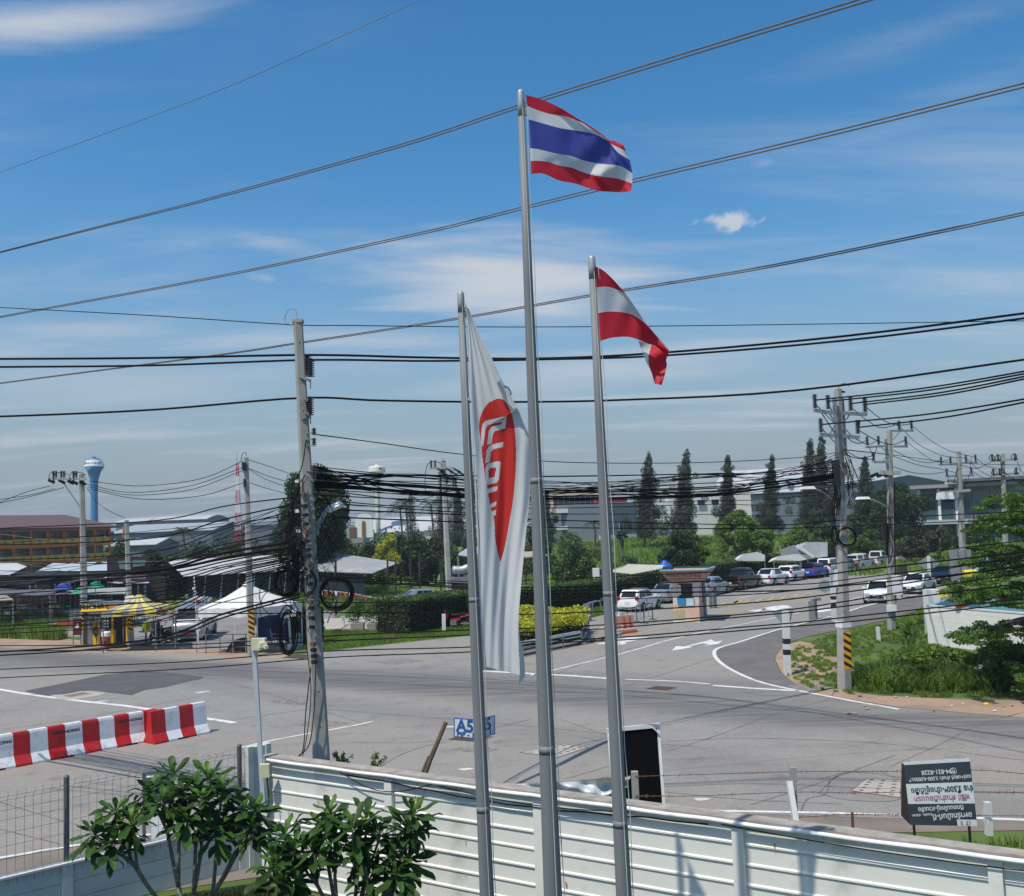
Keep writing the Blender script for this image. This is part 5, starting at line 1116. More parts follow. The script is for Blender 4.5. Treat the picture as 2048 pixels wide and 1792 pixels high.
twin('middle pair of conductors, passing under the striped flag',[(-60,646,42),(0,633,41),(430,553,36),(840,465,31),(1040,415,29),(1265,359,26),(1640,269,22),(2120,148,18)],0,8,.021)
twin('lowest pair of sloping conductors, crossing the red and white flag',[(-60,777,42),(0,766,41),(430,710,36),(590,686,34),(920,635,31),(1183,589,28),(1500,538,25),(1800,478,22),(2120,409,19)],0,5,.019)
cable('guard_wire','thin lone wire crossing the upper left corner of the sky',[(-60,370,35),(0,345,35),(400,196,31),(600,110,29),(880,-18,27)],.010,m_alu,n=30,cat='power line')
cable('guard_wire','thin nearly level wire running over the top of the tall near pole',[(-60,611,24),(0,615,23.5),(300,631,21),(575,649,19.5),(700,651,20),(1053,654,21),(1500,650,22),(2100,641,22)],.010,cat='power line')
gT='thick insulated cables on the tall near pole'
cable('insulated_cable','upper of two thick black cables just below the top of the near pole',[(-60,719,21),(0,718,20.5),(300,716,20),(618,710,19.5),(850,715,19.8),(1080,717,20),(1330,705,20),(1700,671,19),(2100,620,18)],.024,group=gT,cat='power line')
cable('insulated_cable','lower of two thick black cables just below the top of the near pole',[(-60,734,20.5),(0,734,20.2),(300,731,20),(618,720,19.4),(850,722,19.8),(1080,719,19.9),(1330,711,19.9),(1700,680,18.9),(2100,630,17.9)],.022,group=gT,cat='power line')
cable('insulated_cable','single thick black cable on the second insulator of the near pole',[(-60,832,21),(0,833,20.5),(300,820,20),(600,796,19.5),(760,801,19.7),(1000,804,20),(1240,800,20),(1600,780,19),(2100,712,18)],.022,group=gT,cat='power line')
cable('service_wire','thin wire falling from the near pole toward the striped pole',[(632,869,19.4),(760,886,22),(937,910,25),(1150,925,28),(1400,925,31),(1600,915,34),(1680,904,35.2)],.012)
gR='cables leaving the striped pole to the right'
for (x,y,yr),wh_ in zip(((365,240,8),(467,250,28),(650,268,50),(765,275,70),(410,437,232),(705,460,258)),('upper far left','upper inner left','upper inner right','upper far right','lower left','lower right')):
 a=c5(x,y); e=c5(2045,yr); m=c5((x+2045)/2,(y+yr)/2+24)
 cable('insulated_cable','black cable from the ' +wh_+' insulator of the striped pole to the frame edge',[(*a,35),(*m,30),(*e,26),(e[0]+60,e[1]-14,25)],.026,group=gR,cat='power line')
gL='slack cables between the right-hand poles'
for pts in ([(375,285,35),(520,430,36),(640,560,40),(720,588,48),(783,560,53)],[(480,300,35),(600,470,37),(700,560,42),(800,595,50),(874,556,53)],[(665,310,35),(790,410,40),(900,462,48),(1040,432,53)],[(775,300,35),(900,395,41),(1020,442,50),(1140,430,53)],
   [(715,485,35),(860,565,42),(985,598,50),(1094,560,53)],[(425,480,35),(520,580,38),(600,640,41),(720,705,47),(834,686,53)],
   [(1150,450,53),(1300,570,60),(1450,650,68),(1656,702,74)],[(1050,460,53),(1200,600,60),(1400,690,68),(1579,708,74)],[(1105,580,53),(1250,690,62),(1350,738,70),(1454,718,74)],[(985,640,53),(1150,720,62),(1280,745,70),(1378,720,74)],[(985,775,53),(1150,825,62),(1300,835,70),(1424,815,74)],[(985,690,53),(1200,765,66),(1400,800,74),(1510,830,76)],
   [(1665,710,74),(1740,770,78),(1840,800,84),(2045,930,80)],[(1585,712,74),(1680,800,80),(1800,860,84),(2045,905,80)],[(1630,815,74),(1700,860,80),(1760,875,83),(1790,855,84)],[(1535,765,74),(1650,790,80),(1720,770,83),(1785,735,84)],[(1990,735,84),(2020,800,82),(2060,860,80)],[(2000,840,84),(2060,880,82)],[(1860,850,84),(1960,880,82),(2060,930,80)],[(1850,735,84),(1900,830,83),(1980,880,82),(2060,905,80)],
   [(600,640,35),(900,672,50),(1200,710,65),(1500,748,74),(2045,764,80)],[(600,660,35),(660,700,40),(760,714,48),(838,716,53)],[(640,720,35),(700,860,40),(745,985,50)],[(605,700,35),(650,850,40),(690,930,46)],[(610,905,35),(700,890,42),(800,872,50),(830,862,53)],[(610,918,35),(720,900,42),(840,875,50)]):
 sgm='from the striped pole to the second pole' if pts[0][2] == 35 and pts[-1][2]<60 else 'from the striped pole far to the right' if pts[0][2] == 35 else 'between the second and third poles at right' if pts[0][2] == 53 else 'between the third and fourth poles at right' if pts[0][2] == 74 else 'leaving the fourth pole at the right edge'; KIDS[sgm]=KIDS.get(sgm,0)+1
 cable('slack_cable',['first','second','third','fourth','fifth','sixth','seventh','eighth','ninth','tenth','eleventh','twelfth'][KIDS[sgm]-1]+' slack black cable ' +sgm,[(*c5(x,y),D) for x,y,D in pts],.020 if pts[0][2]<60 else .024,group=gL,n=24,seg=4)
tb=thing('telecom_bundle','dense bundle of black telecom cables between the near pole and the striped pole','cable bundle',AT(630,965,DP))
def bundle(parent,rows,r,D0=19.5,Dm=27.,D1_=35.2,seg=5):
 for yl,ym1,ym2,ym3,yr in rows:
  cable('telecom_cable',None,[(630,yl,D0),(850,ym1,22.5),(1090,ym2,Dm),(1400,ym3,31),(1540,(ym3+yr)/2+4,33),(1683,yr,D1_)],r,parent=parent,seg=seg,wob=.015)
g=random.Random(77)
bundle(tb,[(942,955,966,957,921),(948,968,976,968,934)],.014)
bundle(tb,[(953,951,952,949,933),(958,972,982,975,944),(965,975,986,978,946),(966,984,996,990,950),(968,986,997,991,952),(970,988,999,992,953),(974,985,993,984,948)],.020)
bundle(tb,[(930+g.uniform(0,50),965+g.uniform(-18,28),978+g.uniform(-18,26),972+g.uniform(-26,24),935+g.uniform(-32,48)) for _ in range(15)],.009,seg=4)
bundle(tb,[(990,1000,1008,1003,985),(1000,1014,1016,1010,1000),(1005,1020,1028,1029,1028),(980,1003,1003,994,960)],.011,seg=4)
for pts in ([(937,1030,25),(1100,1040,27),(1540,1050,33),(1690,1040,35),(2100,1020,30)],[(937,1045,25),(1100,1055,27),(1540,1057,33),(1690,1052,35),(2100,1036,30)]): cable('telecom_cable',('upper' if pts[0][1]<1040 else 'lower')+' of two level thin cables passing in front of the factory trees',[(630,pts[0][1]-12,19.5)]+pts,.016,group='mid-height telecom cables')
LOWS=[([1207,1205,1204,1205,1203,1196,1186,1165,1103]),([1232,1228,1225,1227,1228,1218,1203,1180,1123]),([1292,1290,1273,1260,1256,1243,1224,1198,1138]),([1304,1298,1283,1270,1264,1250,1229,1209,1160]),
  ([1341,1325,1303,1294,1282,1270,1250,1232,1192]),([1358,1340,1316,1304,1288,1276,1257,1241,1201])]
xs=[-40,330,640,937,1088,1290,1540,1720,2090]; Ds=[24,21.5,19.3,18.6,18.2,17.6,17,16.4,15.5]
for i,ys in enumerate(LOWS):
 cable('low_cable',['highest','second','third','fourth','fifth','lowest'][i]+' of six low black cables stretched across above the road',list(zip(xs,ys,Ds)),.0115 if i else .009,group='low telecom cables across the whole view',n=60,wob=.01)
for i,ys in enumerate([(1148,1163,1158,1140,1120,1075),(1152,1168,1174,1158,1140,1098),(1156,1173,1180,1172,1155,1110),(1160,1177,1186,1182,1168,1128)]):
 cable('low_cable',['top','second','third','bottom'][i]+' cable of four passing in front of the guard booth roof',list(zip([636,937,1088,1540,1720,2090],ys,[19.4,18.6,18.2,17,16.4,15.5])),.009+.004*(i % 2),group='low cables right of the near pole',n=44,wob=.012)
lb=thing('telecom_bundle','fan of many black cables running from the near pole to the left frame edge','cable bundle',AT(600,1110,DP))
rows=[(1057,1026,992,.014),(1089,1058,1008,.016),(1119,1083,1022,.013),(1121,1108,1060,.013),(1142,1118,1066,.010),(1156,1123,1080,.030),(1160,1127,1094,.026),(1165,1130,1096,.014),(1172,1136,1100,.018),(1180,1145,1104,.012),(1188,1150,1108,.016),(1197,1158,1110,.012),(1205,1166,1114,.016),(1214,1172,1116,.013),(1222,1180,1118,.018),(1231,1188,1120,.011),(1240,1193,1124,.014),(1252,1200,1128,.017),(1260,1208,1132,.012),(1268,1215,1136,.013),(1303,1254,1190,.024),(1310,1262,1196,.020),(1250,1226,1170,.010),(1216,1170,1140,.012)]
for y0_,y1_,y2_,r in rows:
 cable('telecom_cable',None,[(-40,y0_+4,27),(0,y0_,26.5),(300,(y1_*1.15+y0_*.1-y2_*.25)+3,22.5),(450,(y1_+y2_)/2+5,21),(598,y2_,18.6)],r*.95,parent=lb,n=30,seg=5,wob=.02)
g=random.Random(9)
for k in range(12): y0_=g.uniform(1060,1260); y2_=g.uniform(1000,1130); cable('thin_drop_wire',None,[(-40,y0_,27),(280,(y0_*.55+y2_*.45)+g.uniform(-2,10),23),(598,y2_,19.4)],.006,parent=lb,n=24,seg=4)
gF='thin distribution lines behind the near pole'
for pts in ([(-30,1017,58),(50,985,59),(100,972,59.6)],[(-30,1012,57),(60,993,58),(128,975,59.6)],[(-30,1003,59),(60,990,59),(110,977,59.6)],[(172,968,59.6),(260,985,58),(380,972,55),(488,934,51)],[(176,973,59.6),(260,990,58),(380,980,55),(488,940,51)],[(178,978,59.6),(280,998,57),(400,992,54),(488,965,51)],
   [(178,962,59.6),(280,972,57),(400,958,54),(486,922,51)],[(498,937,51),(545,955,60),(620,975,68)],[(498,939,51),(540,962,60),(610,985,68)],[(498,965,51),(545,980,60),(600,992,68)],[(498,920,51),(545,935,60),(600,955,68)],
   [(174,975,59.6),(190,1000,58),(215,1020,57),(250,1036,57)],[(905,955,66),(930,960,63),(1000,975,60)],[(650,1010,70),(760,1012,68),(840,1000,67),(885,985,66)],[(650,1025,70),(760,1025,68),(860,1006,67)]):
 sgm='left of the one-sided arm pole' if pts[-1][2] == 59.6 else 'between the one-sided arm pole and the tent pole' if pts[-1][2] == 51 else 'from the tent pole into the big dark tree' if pts[0][2] == 51 else 'near the pale pole right of the big tree' if pts[-1][2]>57 and pts[0][0]>600 else 'down to the shorter striped pole'; KIDS[sgm]=KIDS.get(sgm,0)+1
 cable('distribution_line',['first','second','third','fourth','fifth'][KIDS[sgm]-1]+' thin dark distribution line ' +sgm,pts,.018,group=gF,n=14,seg=4,cat='power line')
for pts in ([(0,1116,60),(60,1130,58),(120,1138,57)],[(0,1068,58),(100,1080,58),(240,1090,57)],[(20,1148,50),(180,1130,45),(330,1122,40),(560,1106,30)]): cable('pale_service_cable',{1116: 'upper',1068: 'lower',1148: 'long'}[pts[0][1]]+' pale service cable drooping in front of the orange building',pts,.014,m_alu,group='pale service cables',n=14,seg=4)
# ================================================================== VEHICLES
def paint(name,c,metal=0.0): return M('car_paint_' +name,c,0.28,metal,var=0.02,spec=0.5,coat=0.6)
PA={'white': paint('white',(0.74,0.75,0.76)),'silver': paint('silver',(0.34,0.36,0.38),.45),'black': paint('black',(0.006,0.006,0.007)),'grey': paint('grey',(0.05,0.055,0.06),.3),
      'blue': paint('blue',(0.012,0.045,0.34),.15),'red': paint('red',(0.36,0.010,0.022),.1),'tan': paint('tan',(0.33,0.28,0.20),.4),'teal': paint('teal',(0.05,0.30,0.42)),'cream': paint('cream',(0.66,0.65,0.60))}
m_tyre=M('tyre_rubber',(0.018,0.018,0.018),0.9); m_rim=M('alloy_rim',(0.42,0.43,0.45),0.35,.7); m_tail=M('tail_lamp_red',(0.42,0.008,0.010),0.2,spec=.7); m_head=M('headlamp_glass',(0.62,0.66,0.70),0.15,spec=.8)
m_plate=M('number_plate',(0.62,0.62,0.60),0.5); m_rplate=M('red_number_plate',(0.42,0.02,0.04),0.5); m_trimb=M('black_trim',(0.02,0.02,0.022),0.6)
SPEC={  # L, W, H, front axle x, rear axle x, tyre radius ; profile stations: x, ztop(body), half width factor
 'hatch': dict(L=3.95,W=1.70,H=1.48,ax=(1.28,-1.22),tr=.30,belt=.92,hood=[(1.97,.62,.80),(1.85,.74,.93),(1.45,.88,.99),(1.0,.97,1)],tail=[(-1.6,.98,.99),(-1.88,.92,.95),(-1.97,.72,.88)],cab=(1.02,.38,-1.48,-1.86)),
 'sedan': dict(L=4.60,W=1.76,H=1.47,ax=(1.42,-1.28),tr=.31,belt=.94,hood=[(2.30,.60,.80),(2.18,.72,.92),(1.7,.88,.99),(1.05,.98,1)],tail=[(-1.55,1.02,1),(-2.1,1.02,.95),(-2.24,.95,.93),(-2.30,.70,.86)],cab=(1.08,.40,-1.02,-1.72)),
 'mpv': dict(L=4.20,W=1.69,H=1.69,ax=(1.38,-1.30),tr=.31,belt=.98,hood=[(2.10,.66,.82),(1.98,.82,.93),(1.55,.96,.99),(1.2,1.05,1)],tail=[(-1.7,1.02,.99),(-2.0,1.0,.96),(-2.10,.8,.9)],cab=(1.20,.55,-1.75,-2.02)),
 'pickup': dict(L=5.25,W=1.84,H=1.80,ax=(1.62,-1.45),tr=.37,belt=1.12,hood=[(2.60,.78,.84),(2.48,.98,.94),(1.9,1.10,.99),(1.2,1.16,1)],tail=[(-.9,1.14,1),(-2.5,1.14,.99),(-2.58,1.10,.97),(-2.60,.60,.95)],cab=(1.22,.55,-.72,-.88)),
 'van': dict(L=5.30,W=1.90,H=1.93,ax=(1.70,-1.55),tr=.34,belt=1.25,hood=[(2.65,.72,.84),(2.60,.98,.93),(2.42,1.14,.98),(2.2,1.25,1)],tail=[(-2.4,1.25,1),(-2.62,1.2,.98),(-2.65,.8,.95)],cab=(2.38,1.85,-2.40,-2.62)),
}
def make_car(kind,col,lab,extra=()):
 S=SPEC[kind]; t=thing({'hatch': 'parked_car','sedan': 'parked_car','mpv': 'parked_car','pickup': 'pickup_truck','van': 'passenger_van'}[kind],lab,{'pickup': 'pickup truck','van': 'van'}.get(kind,'car')); P=PA[col]
 hw=S['W']/2; bt=S['belt']; x1,x2,x3,x4=S['cab']; H=S['H']
 stn=S['hood']+[(x,bt+.02,1) for x in ([x1-.25,0.3,-.4] if kind != 'van' else [1.4,.3,-.9])]+S['tail']; stn=sorted(stn,key=lambda q:-q[0])
 b=MB(); n=11
 for i,(x,zt,kw) in enumerate(stn):
  w=hw*kw; zl=.20 if 0<i<len(stn)-1 else .30; zb=min(bt,zt) ; zb2=zl+(zb-zl)*.55
  half=[(w*.90,zl),(w*.98,zl+.10),(w,zb2),(w*.965,zb-.03),(w*.88,zt-.012)]
  row=[(-y,z) for y,z in half]+[(0,zt+.025)]+[(y,z) for y,z in reversed(half)]
  b.v += [(x,y,z) for y,z in row]
 m=len(stn)
 for i in range(m-1):
  for j in range(n-1): b.f.append((i*n+j,(i+1)*n+j,(i+1)*n+j+1,i*n+j+1)); b.m.append(0)
  b.f.append((i*n,i*n+n-1,(i+1)*n+n-1,(i+1)*n)); b.m.append(0)
 b.f.append(tuple(range(n))); b.f.append(tuple(range((m-1)*n,m*n))[::-1]); b.m += [0,0]
 wb,wt=hw*.90,hw*(.74 if kind != 'van' else .82); zt=H
 bot=[(x1,wb*.93),(x2-.1,wb),(x3,wb),(x4,wb*.90)]; top=[(x2,wt*.95),(x2-.35,wt),(x3+.35,wt),(x3+.0,wt*.93)]
 o=len(b.v)
 for s in (1,-1):
  for (xb,yb),(xt,yt) in zip(bot,top): b.v += [(xb,s*yb,bt),(xt,s*yt,zt-.05),(xt-(.08 if xt>0 else -.08),s*yt*.86,zt)]
 for k in range(3):
  L_=o+3*k; b.f += [(L_,L_+3,L_+4,L_+1),(L_+1,L_+4,L_+5,L_+2)]; R_=o+12+3*k; b.f += [(R_,R_+1,R_+4,R_+3),(R_+1,R_+2,R_+5,R_+4)]; b.f.append((L_+2,L_+5,R_+5,R_+2)); b.m += [0]*5
 b.f += [(o,o+1,o+13,o+12),(o+1,o+2,o+14,o+13),(o+9,o+21,o+22,o+10),(o+10,o+22,o+23,o+11)]; b.m += [0]*4
 body=b.build('body',P,t,smooth=True)
 md=body.modifiers.new('edge','EDGE_SPLIT'); md.split_angle=R(38)
 def quad(A,B_,C_,D_,i0,i1,j0,j1,off,name):
  A,B_,C_,D_=map(Vector,(A,B_,C_,D_)); f=lambda u,v: A.lerp(B_,u).lerp(D_.lerp(C_,u),v); q=[f(i0,j0),f(i1,j0),f(i1,j1),f(i0,j1)]; nrm_=(q[1]-q[0]).cross(q[3]-q[0]).normalized(); cen=Vector((x2-1,0,.9))
  if nrm_.dot(sum(q,Vector())/4-cen)<0: nrm_=-nrm_
  bb=MB(); bb.slab([p+nrm_*off for p in q],nrm_*.004); return bb.build(name,m_glass,t)
 fb,ft_=(x1,wb*.93,bt),(x2,wt*.95,zt-.05)
 quad((x1,wb*.93,bt),(x1,-wb*.93,bt),(x2,-wt*.95,zt-.05),(x2,wt*.95,zt-.05),.06,.94,.06,.95,.004,'windscreen')
 quad((x4,wb*.9,bt),(x4,-wb*.9,bt),(x3,-wt*.93,zt-.05),(x3,wt*.93,zt-.05),.09,.91,.12 if kind != 'van' else .15,.90,.004,'rear_window')
 for s in (1,-1):
  A,B_,C_,D_=(x2-.1 if kind != 'van' else x2+.2,s*wb,bt),(x3,s*wb,bt),(x3+.35 if kind not in ('pickup',) else x3+.1,s*wt,zt-.05),(x2-.35,s*wt,zt-.05)
  ks={'van': [(.02,.24),(.27,.60),(.63,.98)],'pickup': [(.0,.50),(.55,.95)]}.get(kind,[(.0,.44),(.49,.86),(.89,1.08)] if kind != 'sedan' else [(.0,.46),(.51,.98)])
  for a0,a1 in ks: quad(A,B_,C_,D_,a0,a1,.06,.90,.005,'side_window')
  if kind != 'van': quad((x1-.1,s*wb*.935,bt),(x2-.12,s*wb,bt),(x2-.33,s*wt,zt-.06),(x2+.02,s*wt*.955,zt-.06),.35,.98,.06,.86,.005,'quarter_window')
 if kind == 'van':
  bq=MB(); vs_=[(2.0,.66,1.90),(2.0,-.66,1.90),(-2.5,-.74,1.90),(-2.5,.74,1.90),(1.35,.60,2.22),(1.35,-.60,2.22),(-2.3,-.64,2.26),(-2.3,.64,2.26),(1.0,.40,2.30),(1.0,-.40,2.30),(-2.1,-.42,2.32),(-2.1,.42,2.32)]
  bq.add(vs_,[(0,1,5,4),(1,2,6,5),(2,3,7,6),(3,0,4,7),(4,5,9,8),(5,6,10,9),(6,7,11,10),(7,4,8,11),(8,9,10,11)]); bq.build('high_roof',P,t,smooth=True)
 for x in S['ax']:
  for s in (1,-1):
   r=S['tr']; y=s*(hw-.10); ba=MB(); ba.lathe([(r*1.22,-.02),(r*1.22,.02)],20); ba.xform(Matrix.Translation((x,s*(hw-.012),r*.98)) @ Matrix.Rotation(R(90),4,'X')); ba.build('wheel_arch',m_trimb,t)
   bw=MB(); bw.lathe([(r*.55,-.10),(r*.94,-.105),(r,-.07),(r,.07),(r*.94,.105),(r*.55,.10)],20); bw.xform(Matrix.Translation((x,y+s*.03,r)) @ Matrix.Rotation(R(90),4,'X')); wh=bw.build('wheel',m_tyre,t,smooth=False)
   br2=MB(); br2.lathe([(r*.64,.0),(r*.62,.012),(r*.2,.006),(.04,.014)],14); br2.xform(Matrix.Translation((x,y+s*.132,r)) @ Matrix.Rotation(R(-90*s),4,'X')); br2.build('rim',m_rim,wh)
   bs=MB()
   for k in range(5): a=k*1.2566+.3; bs.box((x+math.cos(a)*r*.42,y+s*.150,r+math.sin(a)*r*.42),(.05,.008,r*.36),rot=Matrix.Rotation(R(90)-a,3,'Y'))
   bs.build('spokes',m_trimb,wh)['kind']='stuff'
 L=S['L']/2; xf=S['hood'][0][0]; xr=S['tail'][-1][0]; zr=S['tail'][-1][1]
 hz=S['hood'][0][1]; big=kind in ('pickup','van')
 for s in (1,-1):
  bq=MB(); bq.box((xf-.06,s*hw*.64,hz+(.02 if not big else -.02)),(.22,.36,.13 if not big else .2),rz=-s*.55); bq.build('headlight',m_head,t,)
  bq=MB(); zz={'hatch': .93,'sedan': .86,'mpv': 1.06,'pickup': .92,'van': 1.05}[kind]; hh={'hatch': .28,'sedan': .17,'mpv': .34,'pickup': .36,'van': .42}[kind]
  bq.box((xr+(.09 if kind != 'pickup' else .05),s*hw*(.80 if kind != 'pickup' else .90),zz),(.16,.26 if not big else .13,hh),rz=s*.35,top=(.7,.7)); bq.build('tail_light',m_tail,t)
  bq=MB(); bq.box((x1-.32 if kind != 'van' else x1-.2,s*(hw+.07),bt+.08+(.12 if big else 0)),(.10,.20,.13 if not big else .24)); bq.build('door_mirror',P if col != 'white' else P,t)
 bq=MB(); bq.box((xf-.02,0,hz-.10),(.06,hw*1.0,.12 if not big else .2)); bq.build('grille',m_trimb,t); bq=MB(); bq.box((xf-.005,0,.40),(.08,hw*1.2,.13)); bq.build('lower_intake',m_trimb,t)
 bq=MB(); bq.box((xf+.035,0,.50),(.01,.36,.12)); bq.build('front_plate',m_rplate if 'redplate' in extra else m_plate,t)
 bq=MB(); bq.box((xr-.012,0,.62 if kind != 'mpv' else .85),(.012,.38,.14)); bq.build('rear_plate',m_plate,t)
 bq=MB(); bq.box((xr+.03,0,.42),(.14,hw*1.78,.18)); bq.build('rear_bumper',P if kind != 'pickup' else m_steel,t); bq=MB(); bq.box((xr-.03,0,.30),(.06,hw*1.2,.07)); bq.build('bumper_insert',m_trimb,t)
 for s in (1,-1):
  bq=MB(); bq.box(((x2+x3)/2-.05,s*(hw*.995),bt*.62),(.012,.014,bt*.55));
  for xd in ((x2-.95,) if kind != 'van' else (1.1,-.6)): bq.box((xd-.1,s*(hw*1.0),bt*.62),(.012,.014,bt*.5))
  bq.build('door_gap',m_trimb,t)
  bq=MB(); bq.box((x2-.75,s*hw*1.005,bt*.86),(.16,.03,.03)); bq.build('door_handle',P,t)
 if kind == 'pickup' and 'cover' not in extra:
  bq=MB(); bq.bx(-2.45,-.98,-hw*.82,hw*.82,1.145,1.172); bq.build('load_bed',m_trimb,t)
  bq=MB(); bq.bx(-2.55,-.9,-hw*.90,-hw*.82,1.12,1.22); bq.bx(-2.55,-.9,hw*.82,hw*.90,1.12,1.22); bq.bx(-2.60,-2.52,-hw*.90,hw*.90,.60,1.215); bq.build('bed_rail',P,t)
 if 'cover' in extra:
  bq=MB(); bq.box((-1.72,0,1.44),(1.62,hw*1.72,.60),top=(.93,.88)); bq.build('canopy',P,t); bq=MB(); bq.box((-2.515,0,1.45),(.02,hw*1.35,.38),rot=Matrix.Rotation(R(-6),3,'Y')); bq.build('canopy_window',m_glass,t)
  for s in (1,-1): bq=MB(); bq.box((-1.72,s*hw*.82,1.46),(1.3,.02,.34),rot=Matrix.Rotation(R(9*s),3,'X')); bq.build('canopy_window',m_glass,t)
 return t
def place(t,x,y,heading): t.matrix_basis=Matrix.Translation((x,y,0.018)) @ Matrix.Rotation(heading,4,'Z'); return t
row=[('hatch','white',1290,1221,'white hatchback parked nearest the yellow hedge, left of the guard booth'),('sedan','silver',1352,1204,'silver car half hidden behind the guard booth'),('sedan','silver',1432,1190,'silver sedan just right of the guard booth'),
       ('pickup','black',1494,1178,'black pickup truck parked between the silver sedan and a white sedan'),('sedan','white',1552,1170,'white sedan parked just beyond the black pickup'),('hatch','white',1592,1162,'white hatchback between a white sedan and the bright blue car'),
       ('hatch','blue',1638,1156,'bright blue hatchback in the row under the hedge'),('mpv','white',1668,1149,'white people carrier beside the striped utility pole, after the blue car'),('sedan','grey',1700,1145,'dark grey car mostly hidden behind the striped utility pole'),
       ('pickup','cream',1728,1140,'white pickup with a canopy and rear window over its bed'),('pickup','cream',1764,1133,'white pickup partly hidden by the second utility pole'),('pickup','silver',1815,1125,'silver pickup truck with an open bed farther up the row'),('sedan','black',1846,1121,'black sedan between the silver pickup and the red car'),
       ('hatch','red',1866,1116,'red hatchback near the far end of the row'),('sedan','tan',1886,1113,'tan gold sedan beyond the red car'),('sedan','silver',1909,1108,'small silver sedan at the far end of the visible row'),('pickup','grey',1950,1101,'dark pickup beyond the third pole on the right'),('pickup','black',1985,1098,'dark truck half hidden behind the foliage of the right tree')]
gp=[Vector((*GXY(x,y),0)) for _,_,x,y,_ in row]
for i,(k,c,x,y,lab) in enumerate(row):
 a=gp[max(0,i-2)]; e=gp[min(len(gp)-1,i+2)]; d=(e-a).normalized(); nleft=Vector((-d.y,d.x,0))
 t=make_car(k,c,lab,('cover',) if i == 9 else ()); p=gp[i]+nleft*(SPEC[k]['W']*.30)+d*.3; place(t,p.x,p.y,math.atan2(d.y,d.x)+rnd.uniform(-.02,.02)); t['group']='vehicles parked in a row along the left kerb'
for k,c,x,y,lab in (('hatch','white',1760,1203,'white hatchback facing us at the front of the right-hand queue'),('sedan','white',1836,1185,'white sedan second in the right-hand queue, facing us'),('sedan','black',1886,1166,'dark sedan third in the right-hand queue with black windscreen')):
 p=Vector((*GXY(x,y),0)); d=Vector((*GXY(1730,1212),0))-Vector((*GXY(1880,1172),0)); d.normalize(); t=make_car(k,c,lab); place(t,p.x,p.y,R({'white hat': 243,'white sed': 233,'dark seda': 238}[lab[:9]]))
p=Vector((*GXY(1972,1150),0)); place(make_car('pickup','teal','pale blue pickup glimpsed through the right tree'),p.x,p.y,R(215))
p=Vector((AT(375,1283,58.8).x,58.8,0)); vn=make_car('van','silver','silver high-roof van parked left of the white tent',('redplate',)); place(vn,p.x-.37,p.y+2.62,R(278))
p=Vector((*GXY(850,1216),0)); place(make_car('sedan','silver','silver car whose roof shows over the clipped hedge'),p.x,p.y,R(20))
def motorbike(label,pos,rz,col,sc_=1.0):
 t=thing('motorcycle',label,'motorcycle',pos,rz); T=Matrix.Diagonal((sc_,sc_,sc_,1))
 for x,nm in ((.62,'front_wheel'),(-.60,'rear_wheel')):
  b=MB(); b.tube([Vector((x+.27*math.cos(a),0,.29+.27*math.sin(a))) for a in [i*6.2832/20 for i in range(21)]],.045,7,False); b.xform(T); w=b.build(nm,m_tyre,t,smooth=True)
  b=MB(); b.tube([(x,-.05,.29),(x,.05,.29)],.07,8)
  for k in range(6): a=k*1.047; b.tube([(x,0,.29),(x+.24*math.cos(a),0,.29+.24*math.sin(a))],.008,4)
  b.xform(T); b.build('spokes',m_rim,w)['kind']='stuff'
 b=MB(); b.tube([(.62,.06,.29),(.42,.06,.98)],.022,6); b.tube([(.62,-.06,.29),(.42,-.06,.98)],.022,6); b.xform(T); b.build('fork',m_steel,t)
 b=MB(); b.tube(spline([(.40,-.33,1.04),(.44,-.15,1.02),(.44,.15,1.02),(.40,.33,1.04)],9),.016,6); b.xform(T); b.build('handlebar',m_dark,t)
 b=MB(); b.box((.47,0,.93),(.20,.24,.20),top=(.6,.7)); b.box((.36,0,.62),(.07,.28,.44),rot=Matrix.Rotation(R(-18),3,'Y')); b.box((.62,0,.60),(.34,.11,.05),rot=Matrix.Rotation(R(10),3,'Y')); b.xform(T); b.build('front_fairing',col,t)
 b=MB(); b.box((-.10,0,.50),(.50,.16,.14),rot=Matrix.Rotation(R(8),3,'Y')); b.box((-.60,0,.70),(.50,.18,.11),rot=Matrix.Rotation(R(12),3,'Y'),top=(.8,.6)); b.xform(T); b.build('body_cover',col,t)
 b=MB(); b.box((-.28,0,.80),(.78,.25,.09),rot=Matrix.Rotation(R(4),3,'Y'),top=(.95,.8)); b.xform(T); b.build('seat',m_dark,t)
 b=MB(); b.box((.0,0,.34),(.34,.24,.26)); b.tube([(.1,-.14,.24),(-.75,-.16,.36)],.045,8); b.xform(T); b.build('engine',m_steel,t)
 for s in (1,-1): b=MB(); b.tube([(.42,s*.24,1.03),(.40,s*.32,1.16)],.008,4); b.box((.40,s*.34,1.19),(.02,.11,.07)); b.xform(T); b.build('mirror',m_dark,t)
 b=MB(); b.box((-.84,0,.74),(.06,.16,.07)); b.xform(T); b.build('tail_light',m_tail,t); return t
motorbike('red motorcycle parked on the grass in front of the clipped hedge',G(908,1258),R(168),M('motorcycle_red',(0.42,0.015,0.03),.35,coat=.5),1.15)
motorbike('dark motorcycle parked at the right edge of the striped canopy',G(322,1286),R(150),m_trimb,1.05)
motorbike('second dark motorcycle, nose-on between the striped canopy and the van',G(332,1284),R(250),M('motorcycle_grey',(0.08,0.085,0.09),.4),1.0)
